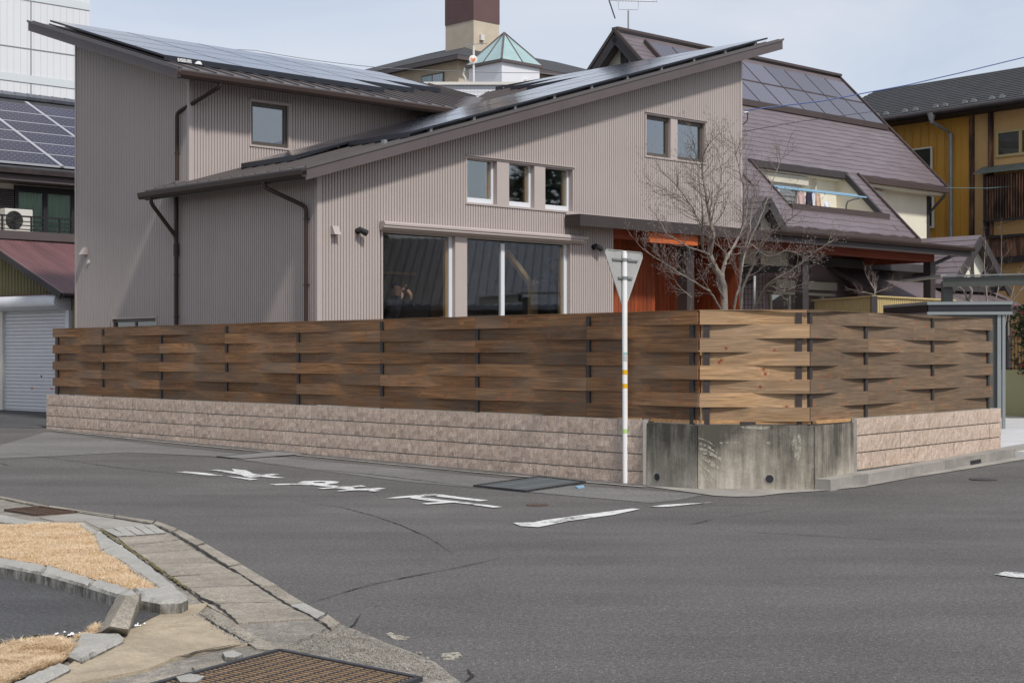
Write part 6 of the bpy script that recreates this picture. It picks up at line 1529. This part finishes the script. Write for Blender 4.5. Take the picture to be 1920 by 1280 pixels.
part(sh, 'frame_post', MB().box(0, .05, -.03, .03, .1, zt_s-.2), 'shedgrey'); part(sh, 'frame_post', MB().box(1.14, 1.20, -.035, .03, .1, zt_s-.2), 'shedgrey'); part(sh, 'frame_post', MB().box(1.22, 1.27, -.04, .03, .1, zt_s-.2), 'shedgrey')
part(sh, 'door_panel', MB().box(.05, 1.14, .03, .05, .1, zt_s-.2), 'carport'); part(sh, 'rear_wall', MB().box(0, 1.25, 1.2, 1.25, .1, zt_s-.1), 'shedgrey')
# straw-coloured corrugated enclosure
ye = thing('metal_enclosure', 'straw-coloured corrugated metal enclosure behind the fence corner', 'fence', FW, (7.4, 32, 0))
pa, pb, pc = (6.405,33.5,2.67), (7.125,31,2.656), (9.397,33.4,2.598)
zt_y = pb[2]
def rib_line(p, q, mat, n, jp=''):
    mb = MB(); d = Vector((q[0]-p[0], q[1]-p[1])); L = d.length; d.normalize(); nn = Vector((d.y, -d.x)); m = int(L/.075)
    for k in range(m):
        u0, u1, u2 = L*k/m, L*(k+.6)/m, L*(k+1)/m; o = Vector((p[0], p[1]))
        A_ = o+d*u0; B_ = o+d*u1; C_ = o+d*u1-nn*.015; D_ = o+d*u2-nn*.015; E_ = o+d*u2
        for s_, t_ in ((A_, B_), (B_, C_), (C_, D_), (D_, E_)): mb.quad((s_.x, s_.y, .2), (t_.x, t_.y, .2), (t_.x, t_.y, zt_y), (s_.x, s_.y, zt_y))
    part(ye, 'panel_wall', mb, mat)
rib_line(pa, pb, 'yfence', 0); rib_line(pb, pc, 'yfence', 1)
part(ye, 'top_cap', MB().bar((pa[0], pa[1]-.01, zt_y+.01), (pb[0], pb[1]-.01, zt_y+.01), .06, .03), 'yfence'); part(ye, 'top_cap', MB().bar((pb[0], pb[1]-.01, zt_y+.01), (pc[0], pc[1]-.01, zt_y+.01), .06, .03), 'yfence')
part(ye, 'post', MB().box(pb[0]-.06, pb[0]+.06, pb[1]-.08, pb[1]+.02, .2, zt_y+.01), 'post'); part(ye, 'post', MB().box(pa[0]-.03, pa[0]+.05, pa[1]-.06, pa[1]+.02, .2, zt_y-.02), 'post')
# lime wall, fence and camellia hedge at the right edge
lw = [(9.584,31,1.216), (10.531,28.5,1.239)]
t = thing('lime_wall', 'low lime-green rendered wall at the right photo edge', 'wall', FW, (lw[0][0], lw[0][1], 0))
zl = 1.5-(693-666)/2950*31
part(t, 'wall', MB().bar((lw[0][0], lw[0][1], (zl+.0)/2), (lw[1][0], lw[1][1], (zl+.0)/2), .15, zl), 'lime')
t = thing('wire_fence', 'black mesh fence standing on the lime-green wall', 'fence', FW, (lw[0][0], lw[0][1], zl))
zf = 1.5+(666-631)/2950*31
for z in (zl+.03, zf): part(t, 'rail', MB().bar((lw[0][0]+.05, lw[0][1]-.02, z), (lw[1][0], lw[1][1]-.02, z), .03, .02), 'black')
n = 26; ba, bb = Vector((lw[0][0]+.05, lw[0][1]-.03)), Vector((lw[1][0], lw[1][1]-.03))
for k in range(n): p = ba.lerp(bb, k/n); part(t, 'picket', MB().tube([(p.x, p.y, zl), (p.x, p.y, zf)], .007, 5), 'black')
def bush(name, label, x0, x1, y0, y1, z0, z1, n, lf=.05, fl=0, dens=None):
    t = thing(name, label, 'shrub', FW, ((x0+x1)/2, (y0+y1)/2, z0)); lv = MB(); fw = MB()
    for k in range(n):
        x = random.uniform(x0, x1); y = random.uniform(y0, y1); z = z0+(z1-z0)*random.random()**.8
        h = noise.noise(Vector((x*2.1, y*2.1, z*1.6)))
        top = z1-.35*abs(x-(x0+x1)/2)+.25*noise.noise(Vector((x*3, 7, y)))
        if h < -.18 or z > top: continue
        c = Vector((x, y, z)); a = Vector((random.gauss(0, 1), random.gauss(0, 1), random.gauss(0, .6))).normalized(); b = a.cross(Vector((random.random(), random.random(), 1))).normalized()
        s_ = lf*random.uniform(.6, 1.3)
        if fl and random.random() < fl:
            for q in range(5):
                an = q*2*pi/5; d = (a*cos(an)+b*sin(an))*s_*.8; e = (a*cos(an+.9)+b*sin(an+.9))*s_*.6; fw.add([tuple(c), tuple(c+d), tuple(c+e)], [(0, 1, 2)])
        else: lv.add([tuple(c-a*s_), tuple(c+b*s_*.42), tuple(c+a*s_), tuple(c-b*s_*.42)], [(0, 1, 2, 3)])
    part(t, 'foliage', lv, 'leaf', kind='stuff')
    if fl: part(t, 'flower', fw, 'flower', kind='stuff')
    for k in range(5): part(t, 'stem', MB().tube([((x0+x1)/2+random.uniform(-.3, .3), (y0+y1)/2, z0-.2), (random.uniform(x0+.1, x1-.1), random.uniform(y0, y1), z0+(z1-z0)*.8)], .012, 5), 'bark')
    return t
bush('camellia', 'dark green camellia with crimson flowers behind the black fence', lw[0][0]+.15, lw[1][0]+.3, 28.9, 30.8, zl-.1, 2.55, 9000, .055, .035)

# ---------------------------------------------------------------- trees
M['bud'] = pm('grey_bud', (.20, .17, .15), .15, 9, .9)
def grow(tw, bd, p, d, L, r, depth, up=.30, spread=.62, wob=.13):
    """a crooked twig with side shoots; returns nothing, fills mesh builders"""
    n = 5; pts = [p.copy()]; rs = [r]; q = p.copy(); dd = d.copy()
    for k in range(n):
        dd = (dd+Vector((random.gauss(0, wob), random.gauss(0, wob), random.gauss(0, wob)+up*.35))).normalized()
        q = q+dd*(L/n); pts.append(q.copy()); rs.append(r*(1-.72*(k+1)/n))
        if depth > 0 and random.random() < .92 and k >= (1 if depth > 1 else 0):
            sd = Vector((random.gauss(0, 1), random.gauss(0, 1), random.gauss(.1, .7))); sd = (sd-dd*sd.dot(dd)).normalized()
            nd = (dd*.75+sd*spread).normalized()
            grow(tw, bd, q.copy(), nd, L*random.uniform(.38, .62), rs[-1]*.68, depth-1, up, spread, wob)
    tw.tube(pts, rs, 4 if r < .006 else 5, False)
    if depth == 0:
        e = pts[-1]; bd.tube([e, e+dd*.012, e+dd*.03], [.0015, .0032, .001], 4, False)
def limb(tree, pts, r0, r1, tw, bd, nside, Ls, name='branch', depth=2, n=8, up=.25, start=.25):
    P_ = [Vector(p) for p in pts]; S = []
    m = len(P_)
    for i in range(m-1):
        a = P_[max(i-1, 0)]; b = P_[i]; c = P_[i+1]; d = P_[min(i+2, m-1)]
        for k in range(4):
            u = k/4; S.append(.5*((2*b)+(c-a)*u+(2*a-5*b+4*c-d)*u*u+(3*b-a-3*c+d)*u**3)+Vector((random.gauss(0, .006), random.gauss(0, .006), 0)))
    S.append(P_[-1]); N_ = len(S); R_ = [r0+(r1-r0)*i/(N_-1) for i in range(N_)]
    part(tree, name, MB().tube(S, R_, n), 'bark', smooth=True)
    for k in range(nside):
        u = start+(1-start)*(k+random.random())/nside; i = min(int(u*(N_-1)), N_-2); dd = (S[i+1]-S[i]).normalized()
        sd = Vector((random.gauss(0, 1), random.gauss(0, 1), random.gauss(.1, .6))); sd = (sd-dd*sd.dot(dd)).normalized()
        grow(tw, bd, S[i].copy(), (dd*.7+sd*.8).normalized(), Ls*random.uniform(.6, 1.15)*(1.15-.45*u), max(.0048, R_[i]*.42), depth, up)
    grow(tw, bd, S[-1].copy(), (S[-1]-S[-2]).normalized(), Ls*.8, r1, depth, up)
tree = thing('bare_tree', 'bare many-stemmed dogwood tree with fine twigs behind the fence corner', 'tree', FW, ((2.856,20.8,1.965)[0], 20.8, .66))
tw = MB(); bd = MB()
def tp(x, y, Y):  # traced point of the crown outline: column, row of the crown sketch, distance
    return CROWN[(x, y, Y)]
CROWN = {}
random.seed(101)
LIMBS = [
 ('trunk', [(2.834,20.8,1.613), (2.813,20.8,2.106), (2.778,20.8,2.494), (2.666,20.75,2.668), (2.603,20.7,2.819)], 0.0449, 0.0360, 5, .35),
 ('branch', [(2.603,20.7,2.819), (2.633,20.6,3.043), (2.591,20.6,3.323), (2.516,20.5,3.626), (2.481,20.5,3.918), (2.483,20.4,4.1)], 0.0264, 0.0080, 20, .42),
 ('branch', [(2.778,20.8,2.494), (2.82,20.9,2.719), (2.926,21,2.895), (3.033,21.1,3.081), (3.14,21.2,3.304), (3.191,21.3,3.565), (3.177,21.3,3.854)], 0.0251, 0.0064, 20, .42),
 ('branch', [(2.603,20.7,2.819), (2.488,20.5,2.862), (2.45,20.3,3.055), (2.403,20.2,3.219), (2.283,20.1,3.415), (2.102,20,3.642), (1.932,20,3.812)], 0.0172, 0.0048, 20, .38),
 ('branch', [(2.556,20.6,3.183), (2.423,20.9,3.385), (2.317,21.1,3.581), (2.181,21.3,3.695), (2.002,21.4,3.792)], 0.0119, 0.0040, 15, .34),
 ('branch', [(2.603,20.7,2.819), (2.434,20.4,2.855), (2.28,20.2,2.883), (2.088,20,2.964), (1.956,19.9,3.038), (1.889,19.9,3.159)], 0.0119, 0.0048, 15, .30),
 ('branch', [(2.778,20.8,2.036), (2.654,20.6,2.24), (2.517,20.4,2.357), (2.301,20.2,2.465), (2.088,20,2.571), (1.889,19.9,2.687), (1.644,19.8,2.842)], 0.0145, 0.0048, 23, .27),
 ('branch', [(2.337,20.7,2.068), (2.346,20.6,2.254), (2.196,20.5,2.376), (2.051,20.3,2.56), (1.972,20.2,2.671), (1.806,20.1,2.835)], 0.0086, 0.0040, 14, .25),
 ('branch', [(2.947,20.9,2.038), (2.961,20.9,2.194), (3.033,21,2.433), (3.075,21,2.682), (3.133,21.1,2.902), (3.19,21.1,3.188), (3.234,21.2,3.448), (3.291,21.2,3.771)], 0.0172, 0.0048, 20, .38),
 ('branch', [(3.018,20.8,2.036), (3.038,20.7,2.384), (3.142,20.6,2.659), (3.197,20.5,2.862), (3.319,20.4,3.063), (3.461,20.3,3.158), (3.629,20.2,3.287)], 0.0185, 0.0048, 20, .36),
 ('branch', [(3.159,20.8,2.036), (3.24,20.6,2.24), (3.319,20.4,2.42), (3.492,20.2,2.534), (3.661,20,2.659), (3.811,19.9,2.788), (4.027,19.8,2.936)], 0.0158, 0.0040, 23, .27),
 ('branch', [(3.133,21.1,2.902), (3.321,21.3,3.276), (3.482,21.4,3.647), (3.615,21.5,4.022), (3.717,21.5,4.24)], 0.0092, 0.0032, 14, .30),
 ('branch', [(3.033,21.1,3.081), (3.082,20.9,3.385), (3.053,20.8,3.728), (2.961,20.7,4.068), (2.912,20.7,4.314)], 0.0099, 0.0032, 16, .32),
 ('branch', [(2.591,20.6,3.323), (2.715,20.8,3.587), (2.777,20.9,3.88), (2.819,21,4.177), (2.791,21,4.426)], 0.0086, 0.0032, 16, .30),
 ('branch', [(2.45,20.3,3.055), (2.427,20,3.303), (2.375,19.9,3.632), (2.348,19.9,3.901), (2.282,19.8,4.158)], 0.0092, 0.0032, 16, .30),
 ('branch', [(3.319,20.4,2.42), (3.544,20.5,2.341), (3.736,20.6,2.415)], 0.0053, 0.0024, 7, .2),
 ('branch', [(2.926,21,2.895), (3.102,20.8,2.988), (3.352,20.6,2.799), (3.579,20.5,2.862), (3.734,20.4,2.8)], 0.0079, 0.0032, 12, .24),
]
for nm, pts, ra, rb, ns, Ls in LIMBS: limb(tree, pts, ra*1.1, rb*1.1, tw, bd, max(3, int(ns*.8)), Ls*1.15, nm)
part(tree, 'twig', tw, 'twig', kind='stuff'); part(tree, 'bud', bd, 'bud', kind='stuff')
def small_tree(label, x, y, z0, stems, seed, mat='bark', depth=2, sc=1):
    random.seed(seed); t = thing('bare_shrub', label, 'shrub', FW, (x, y, z0)); tw = MB(); bd = MB()
    for pts, ra, rb, ns, Ls in stems: limb(t, pts, ra, rb, tw, bd, ns, Ls, depth=depth, n=6)
    part(t, 'twig', tw, 'twig', kind='stuff'); return t
small_tree('low spreading bare shrub above the straw enclosure', (7.344,32,2.693)[0], 32, 2.4, [([(7.355,32,2.65), (7.376,32,2.813), (7.289,32,2.975), (7.202,31.9,3.079)], .03, .01, 9, .32), ([(7.355,32,2.737), (7.483,31.9,2.808), (7.675,31.8,2.88)], .02, .007, 8, .3), ([(7.355,32,2.737), (7.182,32.1,2.784), (7.008,32.1,2.817)], .015, .006, 7, .28)], 5)
small_tree('gnarled leafless shrub beside the carport post', (8.6,29.5,2.46)[0], 29.5, 2.2, [([(8.66,29.5,2.26), (8.62,29.5,2.5), (8.54,29.5,2.54), (8.46,29.5,2.71), (8.272,29.4,2.835)], .035, .012, 3, .25), ([(8.56,29.5,2.52), (8.591,29.4,2.676), (8.551,29.4,2.825), (8.591,29.4,3.005), (8.462,29.3,3.149)], .030, .010, 4, .25), ([(8.431,29.4,2.955), (8.372,29.4,3.105), (8.272,29.4,3.234)], .012, .006, 3, .2)], 6, depth=1)
small_tree('slender bare sapling against the ochre wall', (10.922,36,2.061)[0], 36, .5, [([(10.885,36,1.817), (10.861,36,2.794), (10.812,36,3.526), (10.837,36,4.136)], .03, .006, 14, .5), ([(10.983,36,1.817), (11.081,36,2.794), (11.203,36,3.526), (11.191,36,4.258)], .02, .005, 10, .45), ([(11.349,36,1.817), (11.41,36,2.794), (11.618,36,3.404)], .02, .005, 9, .4)], 7, depth=1)
small_tree('bare twiggy shrub behind the camellia', (9.877,31.5,1.991)[0], 31.5, .9, [([(9.824,31.5,1.778), (9.909,31.5,2.312), (10.091,31.5,2.685), (10.272,31.5,2.899)], .014, .004, 10, .35)], 8, depth=1)
# thin support stake with blue tape
solo('support_stake', MB().tube([(3.263,21.2,2.046), (3.27,21.2,2.571)], .016, 8), 'galv', 'thin grey stake standing among the tree stems', 'stake', smooth=True)

random.seed(91)
for i, (x, y, h, lb) in enumerate(((33, 20, 10.2, 'dark evergreen tree across the side street, nearest of the three'), (34.5, 28, 10.8, 'tallest dark evergreen tree across the side street'), (34, 35.5, 9.8, 'dark evergreen tree across the side street, farthest of the three'))):
    t = thing('evergreen_tree', lb, 'tree', FW, (x, y, 0), group='evergreens across the side street'); part(t, 'trunk', MB().tube([(x, y, 0), (x+.1, y, h*.5), (x, y, h*.95)], [.22, .14, .03], 8), 'bark'); lv = MB()
    for k in range(2600):
        zz = random.random(); r = (1-zz)*2.7*random.random()**.5+.2; a = random.random()*2*pi; c = Vector((x+r*cos(a)*1.1, y+r*sin(a)*1.4, 1.4+zz*(h-1.4))); u = Vector((random.gauss(0, 1), random.gauss(0, 1), random.gauss(0, .5))).normalized()*.28; w = Vector((random.gauss(0, 1), random.gauss(0, 1), random.gauss(0, 1))).normalized()*.13
        lv.add([tuple(c-u), tuple(c+w), tuple(c+u), tuple(c-w)], [(0, 1, 2, 3)])
    part(t, 'crown', lv, 'leaf', kind='stuff')

# ================================================================== stop sign pole (seen from behind)
PX, PY = 1.319, 18.32
pz0 = gz(PX, PY)
sp = thing('sign_pole', 'white pole with yellow and green tape bands before the block wall', 'sign pole', FW, (PX, PY, pz0))
zv = lambda v: 1.5-(v-666)/2950*PY
part(sp, 'pole', MB().tube([(PX+.0, PY, pz0-.02), (PX-.008, PY, zv(478)), (PX-.008, PY, zv(474))], [.0305, .0305, .027], 24), 'polewhite', smooth=False)
part(sp, 'pole_cap', MB().tube([(PX-.008, PY, zv(474)), (PX-.008, PY, zv(471))], [.030, .02], 20), 'pale')
for v0, v1, m in ((664, 677, 'tapegrey'), (661, 663.4, 'tapeteal'), (693, 702, 'tapeyellow'), (719, 727.5, 'tapeyellow'), (804, 812, 'tapegreen')):
    part(sp, 'tape_band', MB().tube([(PX-.003, PY, zv(v1)), (PX-.003, PY, zv(v0))], .0315, 24, False), m, label=m[4:]+' tape band')
th = radians(53); dx, dy = cos(th), sin(th)      # sign plate direction, going away to the right
cx, cy = PX-.008-.035*sin(th)*-1, PY+.045
cx, cy = PX-.006, PY+.055
W = .76; zt, zb2 = zv(470), zv(577)
rr = .05
ctr = [(-.40, zt-.0), (.40, zt-.0), (0, zb2)]
# rounded triangle outline
def round_tri(pts, r, n=6):
    out = []
    for i in range(3):
        p = Vector(pts[i]); a = (Vector(pts[i-1])-p).normalized(); b = (Vector(pts[(i+1) % 3])-p).normalized(); ang = a.angle(b); dd = r/math.tan(ang/2)
        c = p+(a+b).normalized()*(r/sin(ang/2)); s = p+a*dd; e = p+b*dd; a0 = atan2(s.y-c.y, s.x-c.x); a1 = atan2(e.y-c.y, e.x-c.x); da = (a1-a0+pi) % (2*pi)-pi
        out += [(c.x+r*cos(a0+da*k/n), c.y+r*sin(a0+da*k/n)) for k in range(n+1)]
    return out
tri = round_tri([(-.44, zt), (.42, zt), (-.015, zb2-.04)], .045)
nx, ny = sin(th), -cos(th)     # towards the camera side
mb = MB(); n = len(tri); th_ = .0015
mb.add([(cx+a*dx+nx*th_, cy+a*dy+ny*th_, z) for a, z in tri]+[(cx+a*dx-nx*th_, cy+a*dy-ny*th_, z) for a, z in tri], [tuple(range(n)), tuple(range(2*n-1, n-1, -1))]+[(i, n+i, n+(i+1) % n, (i+1) % n) for i in range(n)])
tri2 = round_tri([(-.415, zt-.012), (.385, zt-.012), (-.015, zb2-.01)], .04)
st = part(sp, 'sign_plate', mb, 'signback', label='grey back of a triangular stop sign')
mb = MB()
for q in range(len(tri)):
    a, b = tri[q], tri[(q+1) % len(tri)]; mb.bar((cx+a[0]*dx+nx*.004, cy+a[0]*dy+ny*.004, a[1]), (cx+b[0]*dx+nx*.004, cy+b[0]*dy+ny*.004, b[1]), .010, .008)
part(sp, 'sign_rim', mb, 'signback')
for v, hw in ((487, .27), (521, .15)):
    z = zv(v)
    part(sp, 'bracket_rail', MB().bar((cx-hw*dx+nx*.012, cy-hw*dy+ny*.012, z), (cx+hw*dx+nx*.012, cy+hw*dy+ny*.012, z), .012, .022), 'galv')
    part(sp, 'clamp', MB().tube([(PX-.007, PY, z-.018), (PX-.007, PY, z+.018)], .037, 16), 'galv'); part(sp, 'bolt', MB().box(PX-.13, PX-.06, PY-.0, PY+.03, z-.014, z+.014), 'galv'); part(sp, 'bolt', MB().box(PX+.03, PX+.07, PY-.02, PY+.0, z-.012, z+.012), 'galv')

# ================================================================== overhead cables
def cable(pts, r, mat, label, seg=24, sag=0):
    P_ = [Vector(p) for p in pts]; out = []
    for i in range(len(P_)-1):
        for k in range(seg): 
            u = k/seg; q = P_[i].lerp(P_[i+1], u); q.z -= sag*4*u*(1-u)/ (len(P_)-1); out.append(q)
    out.append(P_[-1]); mb = MB().tube(out, r, 6); return solo('overhead_cable', mb, mat, label, 'cable')
cable([(4.903,33.1,6.65), (6.606,33.6,6.922), (8.579,34.2,7.366), (9.852,34.6,7.705), (11.932,35.2,8.277)], .013, 'bluecable', 'blue cable rising from the house corner to the right photo edge')
cable([(4.847,33.1,6.201), (6.956,38,7.142), (10.142,44,8.316)], .008, 'cable', 'thin dark wire crossing the slate roof')
cable([(12.386,45,6.29), (13.878,46,6.381), (15.932,47,6.614)], .009, 'tealcable', 'teal wire leaving the slate roof eave to the right')
cable([(-20.339,60,13.825), (-9.437,58,12.726), (-4.936,56,11.751), (0.915,54,11.183), (2.875,53,10.968)], .012, 'galv', 'thin pale wire crossing the sky above the left roof', sag=.2)
cable([(14.339,47,8.845), (14.659,46.5,9.082), (15.593,46,9.39)], .015, 'galv', 'short pale wire over the ochre house roof')
cable([(13.125,44,5.02), (14.237,42,5.316)], .008, 'cable', 'thin dark wire before the slatted timber screen')

# ================================================================== people behind the garden window
def body(root_name, label, joints, edges, root, mats, fr, at):
    me = bpy.data.meshes.new(root_name); names = list(joints); me.from_pydata([joints[k][0] for k in names], [(names.index(a), names.index(b)) for a, b in edges], [])
    o = bpy.data.objects.new(root_name, me); COL.objects.link(o)
    sk = o.modifiers.new('skin', 'SKIN')
    for i, k in enumerate(names): me.skin_vertices[0].data[i].radius = joints[k][1]; me.skin_vertices[0].data[i].use_root = (k == root)
    sk.use_smooth_shade = True; ss = o.modifiers.new('sub', 'SUBSURF'); ss.levels = 2; ss.render_levels = 2
    bpy.context.view_layer.update(); dg = bpy.context.evaluated_depsgraph_get(); ev = bpy.data.meshes.new_from_object(o.evaluated_get(dg)); ev.name = root_name
    bpy.data.objects.remove(o); o = bpy.data.objects.new(root_name, ev); COL.objects.link(o)
    for m in mats: ev.materials.append(M[m])
    ox, oy, an = fr; o.location = (ox+at[0]*cos(an)-at[1]*sin(an), oy+at[0]*sin(an)+at[1]*cos(an), at[2]); o.rotation_euler = (0, 0, an)
    return o
def paintby(o, fn):
    for p in o.data.polygons: p.material_index = fn(p.center); p.use_smooth = True
# standing man seen from the side, one arm reaching left (local x right, y away, z up; feet at 0)
J = {'pelvis': ((0, 0, .98), (.15, .12)), 'waist': ((0, 0, 1.12), (.14, .11)), 'chest': ((0, 0, 1.32), (.175, .125)), 'neck': ((-.01, -.01, 1.50), (.055, .06)), 'chin': ((-.03, -.02, 1.58), (.065, .075)), 'head': ((-.02, -.01, 1.66), (.078, .095)), 'crown': ((-.01, 0, 1.73), (.055, .065)),
     'shR': ((.20, 0, 1.42), (.065, .065)), 'elR': ((.25, -.03, 1.14), (.05, .05)), 'wrR': ((.20, -.12, .92), (.036, .034)), 'haR': ((.17, -.15, .85), (.04, .026)),
     'shL': ((-.19, -.03, 1.42), (.065, .065)), 'elL': ((-.38, -.10, 1.28), (.05, .05)), 'wrL': ((-.58, -.16, 1.26), (.035, .033)), 'haL': ((-.66, -.18, 1.27), (.04, .025)),
     'hipR': ((.09, 0, .90), (.10, .10)), 'knR': ((.10, -.03, .50), (.065, .065)), 'anR': ((.10, .02, .09), (.045, .045)), 'toR': ((.11, -.16, .035), (.045, .03)),
     'hipL': ((-.09, 0, .90), (.10, .10)), 'knL': ((-.10, -.04, .50), (.065, .065)), 'anL': ((-.10, .03, .09), (.045, .045)), 'toL': ((-.12, -.15, .035), (.045, .03))}
E_ = [('pelvis', 'waist'), ('waist', 'chest'), ('chest', 'neck'), ('neck', 'chin'), ('chin', 'head'), ('head', 'crown'), ('chest', 'shR'), ('shR', 'elR'), ('elR', 'wrR'), ('wrR', 'haR'), ('chest', 'shL'), ('shL', 'elL'), ('elL', 'wrL'), ('wrL', 'haL'), ('pelvis', 'hipR'), ('hipR', 'knR'), ('knR', 'anR'), ('anR', 'toR'), ('pelvis', 'hipL'), ('hipL', 'knL'), ('knL', 'anL'), ('anL', 'toL')]
man = body('person', '', J, E_, 'pelvis', ['jacket', 'skin', 'hair'], FH, ((6.17,3.41)[0], .75, 1.62))
man['label'] = 'person standing inside in a dark jacket, one arm reaching left'; man['category'] = 'person'
paintby(man, lambda c: (1 if (c.z > 1.53 or c.x < -.60 or (c.x > .12 and c.z < .93 and c.z > .78 and c.y < -.09)) else 0))
OFF[man.name] = (0, 0, 0)
def fingers(o, base, dirv, side, cat=0):
    mb = MB(); d = Vector(dirv).normalized(); s = Vector(side).normalized()
    for k, L in enumerate((.065, .075, .072, .058)):
        b = Vector(base)+s*(k-1.5)*.019; mb.tube([b, b+d*L*.5, b+d*L*.85+Vector((0, 0, -.012)), b+d*L+Vector((0, 0, -.022))], [.0095, .009, .008, .005], 7)
    b = Vector(base)-d*.04+s*.035; mb.tube([b, b+d*.03+s*.02, b+d*.055+s*.022], [.011, .010, .006], 7)
    q = part(o, 'fingers', mb, 'skin', smooth=True); return q
fingers(man, (-.69, -.185, 1.268), (-1, -.2, -.1), (0, 0, 1)); fingers(man, (.16, -.165, .82), (-.2, -.15, -1), (0, 1, 0))
mb = MB()
# cap of hair, nose and ears
hs = []
for i in range(9):
    for j in range(16):
        a = i/8*1.75; b = j*2*pi/16; hs.append((-.012+.088*sin(a)*cos(b), .006+.104*sin(a)*sin(b), 1.665+.105*cos(a)))
mb.add(hs, [(i*16+j, i*16+(j+1) % 16, (i+1)*16+(j+1) % 16, (i+1)*16+j) for i in range(8) for j in range(16) if not (hs[i*16+j][1] < -.02 and hs[i*16+j][2] < 1.70)])
part(man, 'hair', mb, 'hair', smooth=True)
part(man, 'ear', MB().tube([(.075, .0, 1.645), (.085, .0, 1.645)], [.022, .018], 8), 'skin')
part(man, 'nose', MB().add([(-.035, -.10, 1.665), (-.05, -.10, 1.62), (-.005, -.105, 1.62), (-.035, -.132, 1.628)], [(0, 1, 3), (0, 3, 2), (1, 2, 3)]), 'skin')
# person crouching with a camera at the face
J2 = {'pelvis': ((0, .15, .42), (.15, .14)), 'waist': ((0, .08, .56), (.14, .12)), 'chest': ((0, 0, .76), (.17, .13)), 'neck': ((0, -.05, .93), (.05, .055)), 'chin': ((0, -.09, 1.0), (.06, .07)), 'head': ((0, -.08, 1.09), (.076, .092)), 'crown': ((0, -.07, 1.16), (.055, .065)),
      'shR': ((.19, -.02, .86), (.062, .062)), 'elR': ((.22, -.26, .78), (.048, .048)), 'wrR': ((.10, -.34, .98), (.034, .032)), 'haR': ((.07, -.28, 1.05), (.038, .026)),
      'shL': ((-.19, -.02, .86), (.062, .062)), 'elL': ((-.24, -.25, .74), (.048, .048)), 'wrL': ((-.11, -.36, .92), (.034, .032)), 'haL': ((-.06, -.31, .99), (.038, .026)),
      'hipR': ((.1, .1, .40), (.10, .10)), 'knR': ((.17, -.30, .50), (.065, .065)), 'anR': ((.14, -.08, .09), (.045, .045)), 'toR': ((.15, -.26, .04), (.045, .03)),
      'hipL': ((-.1, .1, .40), (.10, .10)), 'knL': ((-.16, -.28, .22), (.065, .065)), 'anL': ((-.12, .12, .09), (.045, .045)), 'toL': ((-.12, .0, .04), (.045, .03))}
wo_ = body('person', '', J2, E_, 'pelvis', ['jacket', 'skin', 'purple'], FH, ((2.33,2.69)[0], .9, 1.60))
wo_['label'] = 'person crouching inside the left pane with both hands raised to the face'; wo_['category'] = 'person'
paintby(wo_, lambda c: 1 if (c.z > .955 or (c.y < -.27 and c.z > .86 and abs(c.x) < .13)) else (2 if c.z < .5 else 0)); OFF[wo_.name] = (0, 0, 0)
fingers(wo_, (.05, -.27, 1.10), (-.3, .3, 1), (0, 1, 0)); fingers(wo_, (-.04, -.30, 1.03), (.3, .3, 1), (0, 1, 0))
mb = MB(); hs = []
for i in range(9):
    for j in range(16):
        a = i/8*1.75; b = j*2*pi/16; hs.append((.086*sin(a)*cos(b), -.065+.10*sin(a)*sin(b), 1.095+.102*cos(a)))
mb.add(hs, [(i*16+j, i*16+(j+1) % 16, (i+1)*16+(j+1) % 16, (i+1)*16+j) for i in range(8) for j in range(16) if not (hs[i*16+j][1] < -.09 and hs[i*16+j][2] < 1.13)])
part(wo_, 'hair', mb, 'hair', smooth=True)
